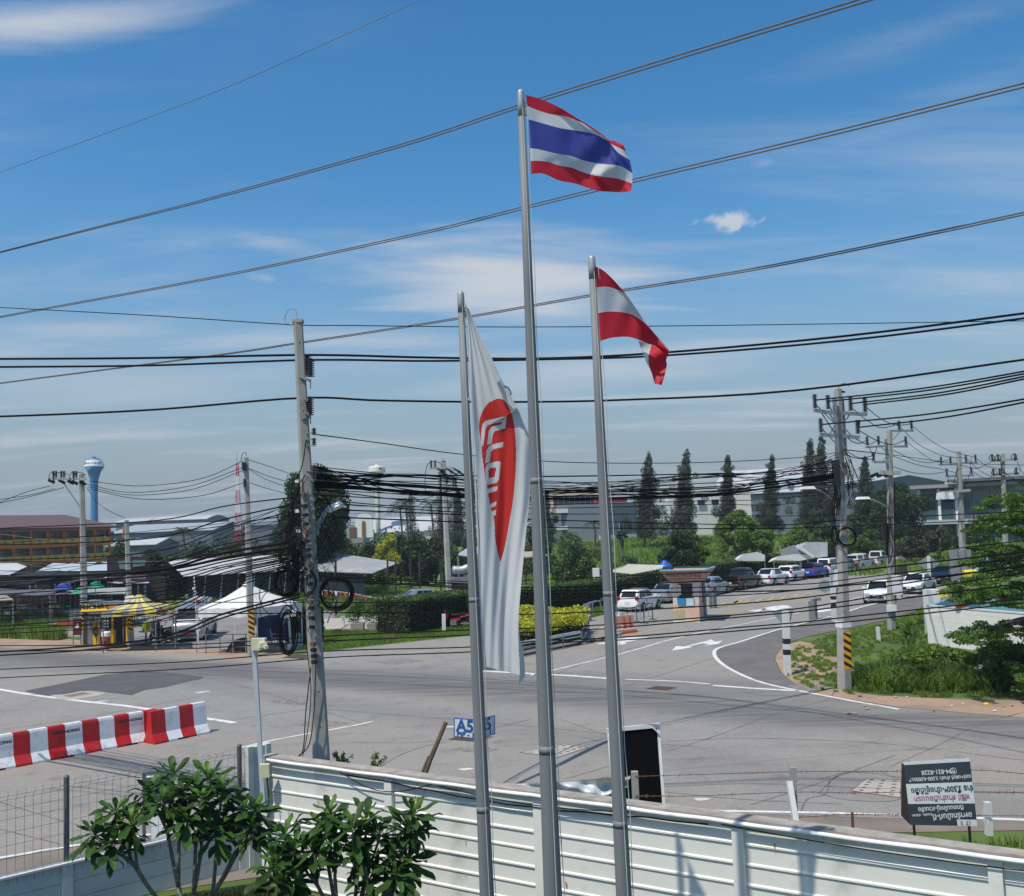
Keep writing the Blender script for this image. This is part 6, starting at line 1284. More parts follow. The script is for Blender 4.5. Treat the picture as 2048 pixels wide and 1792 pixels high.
# ================================================================== BUILDINGS
def local(px,py0,D): return AT(px,py0,D)
class Facade:
 """box building given by image columns: left/right edges and depth there, base and eave height"""
 def __init__(s,t,xl,Dl,xr,Dr,z0,z1):
  a=AT(xl,1060,Dl); c=AT(xr,1060,Dr); s.a=Vector((a.x,Dl,0)); s.c=Vector((c.x,Dr,0)); s.d=(s.c-s.a).normalized(); s.L=(s.c-s.a).length
  s.n=Vector((s.d.y,-s.d.x,0)); s.z0,s.z1,s.t=z0,z1,t; s.rot=Matrix((s.d,-s.n,Vector((0,0,1)))).transposed()
 def p(s,x,o,z): return s.a+s.d*x+s.n*o+Vector((0,0,z))
 def box(s,name,mat,x0,x1,o0,o1,z0,z1,parent=None):
  b=MB(); b.box(s.p((x0+x1)/2,(o0+o1)/2,(z0+z1)/2),(x1-x0,abs(o1-o0),z1-z0),rot=s.rot); ob=b.build(name,mat,s.t,world=True)
  if parent is not None: ob.parent=parent
  return ob
 def window(s,x0,x1,z0,z1,glass=m_glass,fr=None,depth=.06):
  w=s.box('window',fr or m_white,x0-.06,x1+.06,-.1,depth,z0-.06,z1+.06); g=s.box('pane',glass,x0,x1,depth-.03,depth+.01,z0,z1,parent=w); return w
m_ogrn=M('olive_wall',(0.13,0.135,0.035),0.85,var=0.06); m_oran=M('orange_paint',(0.68,0.15,0.02),0.7); m_oyel=M('ochre_paint',(0.74,0.42,0.012),0.75,dirt=(.34,.2,.02),dscale=.4)
m_mroof=M('maroon_roof',(0.135,0.085,0.085),0.75,var=0.06,stretch=(1,12,1)); m_door=M('grey_door',(0.22,0.22,0.22),0.6)
apt=thing('apartment_building','orange and olive three-storey apartment block with a maroon roof at far left','building',Vector((AT(110,1100,182).x,182,0)))
A=Facade(apt,-60,168,221,192,0,9.0)
n=10; A.box('wall',m_ogrn,-6,A.L-.4,-8,-1.6,0,8.9)
for fl_ in range(3):
 z=fl_*2.95
 A.box('floor_slab',m_oran,-6,A.L,-1.6,0.05,z+2.38,z+2.95)
 if fl_: A.box('balcony_parapet',m_oyel,-6,A.L-.02,-.10,0.06,z+.0,z+1.0)
 for k in range(-1,n):
  x=A.L-.2-k*3.28
  if x<-5: continue
  A.box('column',m_oran,x-.17,x+.17,-.2,.12,z,z+2.66)
  if k<n-1:
   A.box('door',m_door,x-1.55-.45,x-1.55+.45,-1.62,-1.55,z,z+2.05); w=A.box('window',m_glass,x-2.9,x-2.2,-1.62,-1.55,z+.9,z+1.95)
   if fl_: A.box('doorway_gap',m_door,x-1.9,x-1.25,.05,.09,z+.1,z+.84)
b=MB(); e0,e1=A.p(-8,1.3,8.75),A.p(A.L+1.6,1.3,8.75); b0,b1=A.p(-8,-10,8.75),A.p(A.L+1.6,-10,8.75); r0,r1_=A.p(-8,-4.4,11.3),A.p(A.L-6.5,-4.4,11.3)
b.add([e0,e1,b1,b0,r0,r1_],[(0,1,5,4),(1,2,5),(2,3,4,5),(3,2,1,0),(0,4,3)]); rf=b.build('roof',m_mroof,apt,world=True)
b=MB(); b.beam(e0,e1,.12,.25); b.beam(e1,b1,.12,.25); b.build('fascia',M('dark_fascia',(.07,.05,.05),.8),apt,world=True)
A.box('end_stair',m_white,A.L-.2,A.L+.5,-6,-2.2,5.9,8.6); A.box('red_panel',m_red,A.L+.55,A.L+.6,-3.0,-1.0,7.4,8.3)
m_shed=M('pale_blue_shed_roof',(0.33,0.36,0.39),0.6,var=.05,stretch=(10,1,1)); m_shedw=M('blue_grey_cladding',(0.13,0.15,0.18),0.7,var=.05,stretch=(1,1,.1)); m_tin=M('white_tin_roof',(0.50,0.51,0.51),0.5,var=.05,dirt=(.40,.37,.33),dscale=.5,dlo=.55)
def shed(label,xl,Dl,xr,Dr,depth,ze,zr,roofm,wallm,arch=False,z0=0,cat='building',name='factory_shed',ridges=0):
 t=thing(name,label,cat,Vector(((AT(xl,1060,Dl).x+AT(xr,1060,Dr).x)/2,(Dl+Dr)/2,z0))); Fc=Facade(t,xl,Dl,xr,Dr,z0,ze)
 Fc.box('wall',wallm,0,Fc.L,-depth,0,z0,ze)
 b=MB(); N_=8 if arch else 2
 for i in range(N_+1):
  u=i/N_; z=ze+(zr-ze)*(math.sin(u*math.pi) if arch else 1-abs(2*u-1));
  for x in (-.4,Fc.L+.4): b.v.append(tuple(Fc.p(x,.5-(depth+1)*u,z)))
  for x in (-.4,Fc.L+.4): b.v.append(tuple(Fc.p(x,.5-(depth+1)*u,z+.12)))
 for i in range(N_): o=4*i; b.f += [(o,o+1,o+5,o+4),(o+2,o+6,o+7,o+3),(o,o+4,o+6,o+2),(o+1,o+3,o+7,o+5)]; b.m += [0]*4
 b.f += [(0,2,3,1),(4*N_,4*N_+1,4*N_+3,4*N_+2)]; b.m += [0,0]; b.build('roof',roofm,t,world=True)
 b=MB(); b.poly([Fc.p(Fc.L,0-depth*i/N_,ze+(zr-ze)*(math.sin(i/N_*math.pi) if arch else 1-abs(2*i/N_-1))) for i in range(N_+1)]); b.poly([Fc.p(0,0-depth*i/N_,ze+(zr-ze)*(math.sin(i/N_*math.pi) if arch else 1-abs(2*i/N_-1))) for i in range(N_+1)]); b.build('gable',wallm,t,world=True)
 return t,Fc
shed('long grey factory shed with a pale roof right of the orange apartment block',222,300,425,300,40,8.3,10.9,m_shed,m_shedw)
shed('blue-grey windowless factory wall behind the slim pole by the tent',330,330,545,330,40,9.6,10.6,m_shedw,m_shedw)
shed('white barrel-roofed factory shed above the apartment end',232,380,292,380,30,13.0,14.6,m_tin,m_shedw,arch=True)
shed('second white barrel-roofed factory shed beyond the palm',303,380,413,380,30,13.2,14.9,m_tin,m_shedw,arch=True)
shed('low white-roofed shed behind the coconut palm',222,210,310,210,15,5.0,6.3,m_tin,m_shedw)
m_green=M('green_sheet',(0.02,0.26,0.12),.5); m_brwn=M('dark_brown_wall',(0.045,0.035,0.03),.9); m_net=M('shade_net',(0.015,0.016,0.018),.9)
def roofsheet(label,pts,D,mat,thick=.05,legs=True,cat='shelter',name='market_roof'):
 P=[AT(x,y,D+dd) for x,y,dd in pts]; c=sum(P,Vector())/len(P); t=thing(name,label,cat,(c.x,c.y,0)); b=MB(); b.slab(P,(0,0,thick)); b.build('roof_sheet',mat,t,world=True)
 if legs:
  for p in P: b=MB(); b.beam(Vector((p.x*.999,p.y,0)),p,.08,.08); b.build('leg',m_steel,t,world=True)
 return t
roofsheet('large pale blue market roof in front of the orange apartment block',[(72,1144,0),(106,1127,12),(290,1122,12),(276,1142,0)],84,M('pale_blue_roof',(0.45,.50,.53),.5,var=.06,stretch=(6,1,1)))
roofsheet('pale market roof at the left frame edge',[(-40,1150,0),(-40,1128,6),(34,1127,6),(54,1134,2),(20,1150,0)],78,m_tin)
roofsheet('white sheet roof over the middle of the market',[(20,1168,0),(60,1150,8),(250,1152,8),(140,1166,0)],74,m_tin)
roofsheet('grey tarpaulin awning hung low over the market tables',[(85,1190,0),(120,1178,6),(262,1176,6),(250,1188,0)],70,M('grey_awning',(.32,.33,.33),.7))
roofsheet('dark shade net roof over the market',[(-40,1168,0),(10,1150,8),(120,1142,8),(150,1150,4),(60,1168,0)],72,m_net)
roofsheet('second dark shade net over the market aisles',[(60,1160,0),(110,1148,7),(215,1145,7),(200,1162,0)],76,m_net)
roofsheet('pale brown umbrella roof at the left frame edge below the market',[(-40,1204,0),(-40,1184,5),(6,1186,5),(26,1200,0)],66,M('beige_awning',(.40,.36,.28),.7))
roofsheet('maroon and grey awning above the market tables at left',[(-30,1188,0),(-20,1172,5),(60,1176,5),(160,1186,2),(100,1192,0)],69,M('slate_awning',(.12,.13,.16),.7,dirt=(.2,.05,.05),dscale=.3))
t=thing('market_hall','dark interior mass of the covered market at far left','building',(AT(110,1100,88).x,88,0)); Fc=Facade(t,-60,86,330,90,0,3); Fc.box('back_wall',m_brwn,0,Fc.L,-.3,0,0,2.7); Fc.box('floor',m_net,0,Fc.L-4,0,11,0.0,.06)
g=random.Random(3)
for k in range(26):
 x=-20+k*12+g.uniform(0,8); D=g.uniform(69,84); p=AT(x,1200,D); cols_=[m_white,m_brwn,m_brwn,m_green,M('crate_blue',(.03,.07,.35),.6),m_brwn,M('cloth_pink',(.3,.08,.12),.8),m_steel]
 t=thing('market_table','market table under the dark awnings, ' +['at the frame edge','left of the first pole','just left of the one-sided arm pole','behind the drink stall','behind the shorter striped pole','right of the shorter striped pole'][min(5,max(0,int((x+20) // 52)))]+(', nearer the road' if D<76 else ', deeper inside'),'table',(p.x,D,0),g.uniform(-.3,.3),'tables and goods under the market roofs'); w=g.uniform(1.0,2.0)
 b=MB(); b.box((0,0,.75),(w,.8,.05)); b.build('table_top',cols_[k % 8],t)
 for a,c in ((-1,-1),(1,-1),(1,1),(-1,1)): b=MB(); b.box((a*w*.45,c*.35,.36),(.05,.05,.72)); b.build('leg',m_steel,t)
 b=MB(); b.box((g.uniform(-.3,.3),0,.93),(g.uniform(.3,.8),.4,.3),top=(.8,.8)); b.build('goods',cols_[(k*3+1) % 8],t)
for px,w in ((150,.30),(180,.24),(205,.22),(230,.22),(125,.2)):
 p=AT(px,1220,66.5); t=thing('folding_table',{150: 'second',180: 'third',205: 'fourth',230: 'fifth',125: 'first'}[px]+' white folding table from the left at the front of the market','table',(p.x,66.5,0),.1,'white tables in front of the market'); b=MB(); b.box((0,0,.82),(1.5,.7,.04)); b.box((0,-.36,.78),(1.5,.02,.12)); b.build('table_top',m_white,t)
 for a,c in ((-1,-1),(1,-1),(1,1),(-1,1)): b=MB(); b.box((a*.68,c*.3,.4),(.04,.04,.8)); b.build('leg',m_steel,t)
for px,py,m_,lb_ in ((191,1170,m_green,'small green parasol sheet above the market'),(127,1172,M('crate_blue',(.03,.07,.35),.6),'small blue parasol sheet above the market'),(158,1182,m_green,'green cloth bundle on the market awning')):
 p=AT(px,py,71); t=thing('parasol',lb_,'parasol',(p.x,71,0)); b=MB(); b.lathe([(.7,-.2),(.35,.1),(.03,.3)],8,p); b.build('canopy',m_,t,world=True); b=MB(); b.tube([(p.x,71,0),p],.03,5); b.build('pole',m_steel,t,world=True)
bb=thing('billboard','dark purple market billboard with pale Thai lettering','billboard',(AT(257,1140,80).x,80,0))
b=MB(); q=[AT(214,1112,80),AT(298,1114,80),AT(298,1165,80),AT(214,1163,80)]; b.slab(q,(0,.15,0)); b.build('panel',M('purple_print',(0.030,0.016,0.022),.7,var=.2),bb,world=True)
b=MB(); b.beam(AT(214,1164,79.9),AT(246,1166,79.9),.1,.1); b.beam(AT(262,1165,79.9),AT(298,1165,79.9),.1,.1); b.build('light_strip',m_white,bb,world=True)
for px in (222,256,290): b=MB(); p=AT(px,1160,80.3); b.beam((p.x,80.3,0),p,.15,.15); b.build('post',m_steel,bb,world=True)
fr=frame(AT(257,1153,79.97),q[1]-q[0],q[0]-q[3]); text_mesh('ตลาดนัดอยู่เย็น-ร่มเย็นนนนน',.58,M('pale_pink_print',(.42,.30,.34),.6),bb,bb.matrix_basis.inverted() @ fr,.01,sx=.42)
b=MB(); b.slab([AT(236,1122,79.95),AT(262,1120,79.95),AT(258,1138,79.95),AT(240,1138,79.95)],(0,-.02,0)); b.slab([AT(264,1120,79.95),AT(292,1120,79.95),AT(290,1132,79.95),AT(266,1134,79.95)],(0,-.02,0)); b.build('printed_picture',M('teal_print',(.10,.17,.17),.6,var=.4,scale=1.5),bb,world=True)
ls=thing('long_shed','long green corrugated shed with a white roof behind the tent','shed',Vector((AT(560,1150,100).x,98,0)))
m_gw=M('green_corrugated',(0.055,0.10,0.085),.7,var=.12,scale=1.2); Fs=Facade(ls,375,96,640,104,0,2.8)
nn=int(Fs.L/.35); b=MB()
for i in range(nn): b.box(Fs.p(.18+i*Fs.L/nn,-.02+(.03 if i % 2 else 0),1.35),(Fs.L/nn*.98,.08,2.7),rot=Fs.rot)
b.build('corrugated_sheets',m_gw,ls,world=True)['kind']='stuff'
b=MB(); K=60
for i in range(K+1):
 x=-1.2+(Fs.L+2)*i/K; dz=.035 if i % 2 else 0
 b.v += [tuple(Fs.p(x,2.6,2.55+dz*.6)),tuple(Fs.p(x,-2.6,4.0+dz)),tuple(Fs.p(x,2.6,2.50+dz*.6)),tuple(Fs.p(x,-2.6,3.95+dz))]
for i in range(K): o=i*4; b.f += [(o,o+4,o+5,o+1),(o+2,o+3,o+7,o+6),(o,o+2,o+6,o+4)]; b.m += [0]*3
b.build('roof',m_tin,ls,world=True)
for i in range(9): p=Fs.p(.8+i*Fs.L/8.6,2.4,0); b=MB(); b.beam(p+Vector((-.12,0,0)),p+Vector((.12,0,2.6)),.09,.09); b.build('roof_post',m_whited,ls,world=True)
s2=thing('grey_shed','grey corrugated lean-to right of the long white-roofed shed','shed',Vector((AT(690,1150,96).x,96,0))); F2=Facade(s2,628,97,752,92,0,2.7)
b=MB(); nn=44
for i in range(nn): b.box(F2.p(.1+i*F2.L/nn*.8,.02 if i % 2 else 0,1.2),(F2.L/nn*.8,.05,2.4),rot=F2.rot)
b.build('corrugated_sheets',M('grey_corrugated',(.14,.15,.155),.6,.2),s2,world=True)['kind']='stuff'
b=MB(); b.slab([F2.p(-.6,1.6,2.6),F2.p(F2.L+.8,1.4,2.3),F2.p(F2.L-.6,-3.5,3.0),F2.p(-.4,-3.5,4.0)],(0,0,.06)); b.build('roof',M('grey_tin',(.30,.31,.32),.6,dirt=(.42,.42,.42),dscale=.4),s2,world=True)
pv=thing('open_pavilion','small open pavilion with a pale gabled roof and steel duct behind the left flagpole','pavilion',Vector((AT(935,1160,84).x,84,0)))
b=MB(); b.slab([AT(916,1110,83),AT(905+15,1106,84),AT(938,1095,85),AT(975,1120,83)],(0,.5,.06)); b.slab([AT(938,1095,83),AT(990,1094,84),AT(990,1118,83),AT(970,1120,82.5)],(0,.6,.05)); b.build('roof',M('sky_roof',(.36,.42,.46),.35),pv,world=True)
for px in (916,965,990): b=MB(); p=AT(px,1112,84); b.beam((p.x,84,0),p,.14,.14); b.build('post',m_steel,pv,world=True)
b=MB(); b.tube(spline([AT(905,1140,82),AT(925,1140,82),AT(936,1136,82),AT(942,1144,82),AT(942,1160,82)],14),.35,10); b.build('duct',m_galvb,pv,smooth=True,world=True)
b=MB(); b.box(AT(938,1178,82),(3.2,1.4,.8)); b.build('counter',m_brwn,pv,world=True); b=MB(); b.box(AT(932,1160,82),(2.6,1.2,.5)); b.build('hood',m_steel,pv,world=True)
m_fw=M('factory_white',(0.58,0.59,0.59),.7,var=.04,dirt=(.45,.45,.44),dscale=.15,dlo=.55); m_fg=M('factory_slate',(0.13,0.155,0.19),.6,var=.04); m_fl_=M('factory_pale',(.40,.44,.46),.6,var=.04); m_gray=M('concrete_grey',(.28,.29,.30),.8)
of=thing('office_block','white two-storey office block with a louvred rooftop and red trim','building',Vector((AT(1150,1040,205).x,205,3))); O=Facade(of,1080,205,1204,205,3,9.4)
O.box('wall',m_fw,0,O.L,-14,0,2.5,9.0); O.box('roof_slab',m_fw,-1,O.L+.6,-14.5,1.8,8.6,9.5); O.box('balcony_slab',m_fw,-.5,O.L+.3,0,1.6,5.2,5.9)
for k in range(8): x=1.3+k*1.55; O.window(x,x+.95,6.6,7.9,depth=.08)
for k in range(4): x=1.5+k*3.0; O.window(x,x+1.2,3.6,4.6,depth=.08)
O.box('louvre_housing',M('cream_rust',(.52,.46,.36),.7,dirt=(.30,.12,.06),dscale=.6,dlo=.5),2.8,O.L+1,-10,-2,9.5,13.6)
O.box('red_trim',m_red,2.6,O.L+4,-1.9,-1.6,9.5,9.95)
for k in range(9): x=3.0+k*1.12; O.box('louvre',M('louvre_dark',(.035,.038,.042),.6),x,x+.98,-2.05,-1.85,10.2,12.0)
O.box('rear_wing',m_gray,-4,3.2,-20,-12,8,12.6)
for x in (-3,-1.2,.6): O.window(x+.2,x+1.1,10.3,11.4)
gb=thing('slate_building','slate grey windowless block beside the white office','building',Vector((AT(1230,1040,195).x,195,3))); Gf=Facade(gb,1204,195,1268,200,3,10)
Gf.box('wall',m_fg,0,Gf.L+1,-14,0,2.5,10.2); Gf.box('red_pipework',m_red,0,Gf.L-.4,-2,-1.2,10.3,11.0)
for x in (1.2,4.6): Gf.window(x,x+.8,3.6,6.2)
Gf.box('low_wall',m_fw,-1,Gf.L+2,.3,.6,2.6,3.9)
fa1=thing('factory','big white factory with rooftop units behind the casuarina trees','building',Vector((AT(1340,1030,215).x,215,3))); H1=Facade(fa1,1262,215,1440,215,3,14)
H1.box('wall',m_fw,8,H1.L,-20,-.5,2.5,14.0); H1.box('front_wing',m_fw,0,8.5,-10,.8,2.5,10.4); H1.box('balcony',m_fw,0,8.6,.8,2.2,5.8,6.5)
for x in (1.6,4.6): H1.window(x,x+1.6,6.7,8.9,depth=.9)
for k in range(4): H1.box('rooftop_unit',m_gray,1.0+k*2.1,2.6+k*2.1,-6,-3,10.4,12.3)
for k in range(3): x=11.5+k*3; H1.window(x,x+1.6,9.5,10.5)
shed('long pale-roofed factory right of the big white factory',1430,225,1655,215,30,13.0,17.5,m_tin,m_fw,z0=2.5,name='factory')
t,Fq=shed('slate blue factory shed with a pale roof edge between the casuarinas',1505,200,1655,195,26,11.0,14.5,m_fl_,m_fg,z0=2.5,name='factory')
shed('slate factory end wall behind the striped utility pole',1655,200,1740,192,26,12.2,13.6,m_fl_,m_fg,z0=2.5,name='factory')
gl=thing('glass_office','modern office with a flat overhanging roof and dark glass bays at right','building',Vector((AT(1940,1030,150).x,150,0))); Q=Facade(gl,1838,150,2034,142,0,11)
m_gt=M('teal_glass',(.05,.09,.11),.12,spec=.8)
Q.box('wall',m_gray,0,Q.L,-12,-.4,0,9.6); Q.box('roof_slab',m_gray,-.8,Q.L+.8,-13,1.8,9.6,10.1); Q.box('upper_roof',M('dark_roof_slab',(.12,.125,.13),.6),5,Q.L+2.5,-13,2.6,10.3,10.7); Q.box('clerestory',m_fg,6,Q.L,-12,0,10.1,10.3)
for k in range(6): x=.8+k*2.4; Q.window(x,x+1.9,5.0,8.8,glass=m_gt,fr=m_gray,depth=.1); Q.window(x,x+1.9,1.0,4.2,glass=m_gt,fr=m_gray,depth=.1)
for x in (.2,3.0,5.4): Q.box('column',m_white,x,x+.4,.0,.4,0,9.5)
Q.box('balcony_slab',m_fl_,-.5,Q.L,0,1.6,4.3,4.9)
ah=thing('arched_hall','small hall with a white arched front and brown centre panel right of the big tree','building',Vector((AT(717,1060,200).x,200,0)))
b=MB(); cx_=AT(728,1050,196); arc=[AT(705,1075,196)]+[Vector((cx_.x+1.75*math.cos(a),196,AT(720,1046,196).z+1.9*math.sin(a))) for a in [math.pi-i*math.pi/12 for i in range(13)]]+[AT(738,1075,196)]
arc[0].x=cx_.x-1.75; arc[-1].x=cx_.x+1.75; b.slab(arc,(0,.5,0)); b.build('arched_front',m_white,ah,world=True)
b=MB(); b.slab([AT(724,1042,195.9),AT(730,1042,195.9),AT(731,1074,195.9),AT(724,1074,195.9)],(0,-.1,0)); b.build('brown_panel',M('ochre_panel',(.22,.10,.025),.7),ah,world=True)
b=MB(); b.box(AT(700,1062,202)-Vector((0,0,.6)),(6.5,8,3.6)); b.build('side_wing',m_gray,ah,world=True); b=MB(); b.slab([AT(672,1046,198),AT(712,1046,198),AT(712,1036,206),AT(680,1036,206)],(0,0,.2)); b.build('roof',M('mauve_roof',(.30,.29,.30),.6),ah,world=True)
b=MB(); b.box(AT(706,1066,195.9),(1.4,.1,2.2)); b.build('brick_panel',M('brick_red_panel',(.14,.07,.055),.8),ah,world=True)
shed('cream barrel-roofed warehouse behind the coconut palms',740,290,930,290,30,5.8,10.2,m_tin,m_fw,arch=True)
shed('white low warehouse roof right of the coconut palms',850,240,960,240,16,6.0,7.6,m_tin,m_fw)
b=MB()
sil=thing('silos','pair of grey storage silos left of the banner','silo',Vector((AT(961-22,1040,260).x,260,0)))
for px in (1100+1440/3.413,1100+1478/3.413):
 p=AT(px/1.6875,1060,260); b=MB(); b.lathe([(2.0,0),(2.0,15),(1.2,16.5),(.6,18.5),(.7,19.5),(.3,20.2)],12,(p.x,260,0)); b.build('silo',m_gray,sil,world=True)
m_wtb=M('tower_blue',(0.045,0.24,0.48),.5,var=.04); m_wtw=M('tower_cream',(0.66,0.65,0.58),.6,var=.03)
Dw=260; k=Dw/FPX; wt=thing('water_tower','blue stemmed champagne-glass water tower with lettering round its white tank','water tower',Vector((AT(191,1040,Dw).x,Dw,0)))
top=AT(188,918,Dw); bx0=wt.location.x*.5+top.x*.5
def tz(y): return AT(188,y,Dw).z
c0_=(AT(188.5,960,Dw).x,Dw,0)
b=MB(); b.lathe([(8.0*k,0),(7.2*k,tz(1035)),(6.8*k,tz(985)),(8*k,tz(960)),(12.5*k,tz(944)),(18.5*k,tz(934.5))],24,c0_); b.build('stem',m_wtb,wt,smooth=True,world=True)
b=MB(); b.lathe([(18.6*k,tz(934.5)),(19.2*k,tz(932.5)),(15.2*k,tz(921.5)),(14.6*k,tz(921))],28,c0_); tk=b.build('tank',m_white,wt,smooth=False,world=True)
b=MB(); b.lathe([(14.6*k,tz(921)),(11.5*k,tz(917.5)),(4*k,tz(916)),(3.5*k,tz(914.5)),(5*k,tz(914))],20,c0_); b.build('cap',m_wtb,wt,world=True)
for i,ch in enumerate('ปิ่นทองชลบุรี'): pass
word=['ปิ่','น','ท','อ','ง','ช','ล','บุ','รี']
for i,ch in enumerate(word):
 a=R(-90+(i-4)*15); r_=17.35*k; z=tz(927.2); p=Vector((c0_[0]+r_*math.cos(a),Dw+r_*math.sin(a),z)); fr=frame(p,(-math.sin(a),math.cos(a),0),(-math.cos(a)*.36,-math.sin(a)*.36,1)); text_mesh(ch,.95,m_black,wt,wt.matrix_basis.inverted() @ fr,.03)
Dv=290; k=Dv/FPX; w2=thing('water_tower','cream mushroom-shaped water tower with a slim stem','water tower',Vector((AT(757,1040,Dv).x,Dv,0)))
c0_=(AT(754.5,980,Dv).x,Dv,0)
def tz(y): return AT(754.5,y,Dv).z
b=MB(); b.lathe([(5.2*k,0),(4.8*k,tz(1030)),(4.6*k,tz(970)),(6*k,tz(962)),(9*k,tz(955)),(13*k,tz(949))],20,c0_); b.build('stem',m_wtw,w2,smooth=True,world=True)
b=MB(); b.lathe([(13.2*k,tz(949)),(17.3*k,tz(944)),(17.3*k,tz(942.5)),(16.2*k,tz(935)),(14*k,tz(932.6)),(5*k,tz(931.5)),(4*k,tz(930)),(2*k,tz(929))],28,c0_); b.build('tank',m_wtw,w2,smooth=False,world=True)
a=R(-58); p=Vector((c0_[0]+16.9*k*math.cos(a),Dv+16.9*k*math.sin(a),tz(938.5))); text_mesh('CP',.8,m_black,w2,w2.matrix_basis.inverted() @ frame(p,(-math.sin(a),math.cos(a),0),(0,0,1)),.03,bold=.02)
rm=thing('radio_mast','red and white lattice radio mast beside the slim pole','mast',Vector((AT(474,1060,230).x,230,0)))
def seg(y0,y1,m_,w0,w1):
 b=MB(); z0_,z1_=AT(474,y0,230).z,AT(474,y1,230).z; cx0,cx1=AT(474.5+(y0-920)*-.0+(y0-920)*.02,y0,230).x,AT(474.5+(y1-920)*.02,y1,230).x
 for s1 in (-1,1):
  for s2 in (-1,1): b.beam((cx0+s1*w0,230+s2*w0,z0_),(cx1+s1*w1,230+s2*w1,z1_),.09,.09)
 n_=4
 for i in range(n_):
  za,zb=z0_+(z1_-z0_)*i/n_,z0_+(z1_-z0_)*(i+1)/n_; wa_,wb_=w0+(w1-w0)*i/n_,w0+(w1-w0)*(i+1)/n_
  b.beam((cx0-wa_,230-wa_,za),(cx1+wb_,230-wb_,zb),.06,.06); b.beam((cx0+wa_,230-wa_,za),(cx1-wb_,230-wb_,zb),.06,.06); b.beam((cx0-wa_,230-wa_,za),(cx0+wa_,230-wa_,za),.06,.06)
 b.build('lattice_section',m_,rm,world=True)
for i,(y0,y1) in enumerate([(1092,1060),(1060,1042),(1042,1025),(1025,1005),(1005,980),(980,952),(952,927)]): seg(y0,y1,m_red if i % 2 == 0 else m_white,.80-i*.09,.71-i*.09)
b=MB(); b.tube([AT(474,927,230),AT(473.5,905,230)],.05,4); b.build('antenna',m_steel,rm,world=True)
# ================================================================== GUARD BOOTH AND GATE THINGS
m_sal=M('salmon_plaster',(0.62,0.41,0.30),.8,var=.05,dirt=(.40,.33,.20),dscale=1.0,dlo=.58); m_salr=M('salmon_roof_fascia',(0.50,0.30,0.235),.8,var=.05,dirt=(.30,.2,.15),dscale=.8,dlo=.56); m_alum=M('aluminium_frame',(.45,.46,.47),.35,.6)
def K4(x,y): return ((1800+x/2.24)/1.6875,(1450+y/2.24)/1.6875)
gpos=Vector((*GXY(*K4(1130,1462)),0)); gA=Vector((*GXY(*K4(1030,1455)),0)); gB=Vector((*GXY(*K4(1200,1455)),0)); gC=Vector((*GXY(*K4(1300,1440)),0))
bd=(gB-gA); bd.z=0; bwid=bd.length; bd.normalize(); bn=Vector((-bd.y,bd.x,0)); gc=gA+bd*bwid/2+bn*1.1
bo=thing('guard_booth','salmon pink guard booth with a flared roof lettered PINTHONG','booth',gc,math.atan2(bd.y,bd.x)); hb_=bwid/2*1.14; bo.matrix_basis=Matrix.Translation(gc+bd*.38) @ Matrix.Rotation(math.atan2(bd.y,bd.x),4,'Z')
def BX(name,mat,x0,x1,y0,y1,z0,z1,par=None,rot_=None):
 b=MB(); b.box(((x0+x1)/2,(y0+y1)/2,(z0+z1)/2),(x1-x0,y1-y0,z1-z0),rot=rot_); return b.build(name,mat,par or bo)
yd=1.15; BX('base_wall',m_sal,-hb_,hb_,-yd,yd,.10,1.05); BX('plinth',m_whited,-hb_-.04,hb_+.04,-yd-.04,yd+.04,0,.10)
BX('stone_facing',M('yellow_facing',(.42,.38,.22),.9,var=.15,scale=3),-hb_-.02,-hb_*.15,-yd-.03,-yd,.1,.72)
for x in (-hb_+.12,hb_-.12):
 for y in (-yd+.12,yd-.12): b=MB(); b.box((x,y,1.75),(.24,.24,1.4),top=(1.5,1.5)); b.build('corner_column',M('pale_pink_plaster',(.66,.56,.50),.8) if y<0 else m_sal,bo)
fw=BX('window_frame',m_alum,-hb_+.22,hb_-.22,-yd+.02,-yd+.08,1.05,2.35); BX('pane',m_glass,-hb_+.38,hb_-.36,-yd+.0,-yd+.03,1.18,2.3,fw)
fw=BX('window_frame',m_alum,hb_-.1,hb_-.04,-yd+.35,yd-.3,1.05,2.35); BX('pane',m_glass,hb_-.06,hb_-.0,-yd+.42,yd-.38,1.2,2.3,fw); BX('side_door',M('blue_door',(.10,.16,.22),.6),hb_,hb_+.04,.35,yd+.1,.1,2.3)
BX('back_wall',m_sal,-hb_+.1,hb_-.1,yd-.1,yd,1.05,2.4); BX('lintel',m_sal,-hb_,hb_,-yd,yd,2.35,2.52)
BX('blue_notice',M('sign_azure',(.03,.20,.42),.5),-hb_*.62,-hb_*.02,-yd-.06,-yd-.03,.98,1.42); nb2=BX('white_notice',M('pale_blue_notice',(.45,.58,.64),.5),hb_*.02,hb_*.62,-yd-.06,-yd-.03,.98,1.42)
BX('taped_paper',m_cream,-hb_*.60,-hb_*.34,-yd-.035,-yd-.01,1.62,2.2)
rw,rd=hb_+.16,yd+.34; rb,rt=2.50,3.12; ex=.46
b=MB(); P_=[(-rw,-rd,rb),(rw,-rd,rb),(rw,rd,rb),(-rw,rd,rb),(-rw-ex,-rd-ex,rt),(rw+ex,-rd-ex,rt),(rw+ex,rd+ex,rt),(-rw-ex,rd+ex,rt)]
b.add(P_,[(3,2,1,0),(0,1,5,4),(1,2,6,5),(2,3,7,6),(3,0,4,7)]); b.build('flared_roof',m_salr,bo)
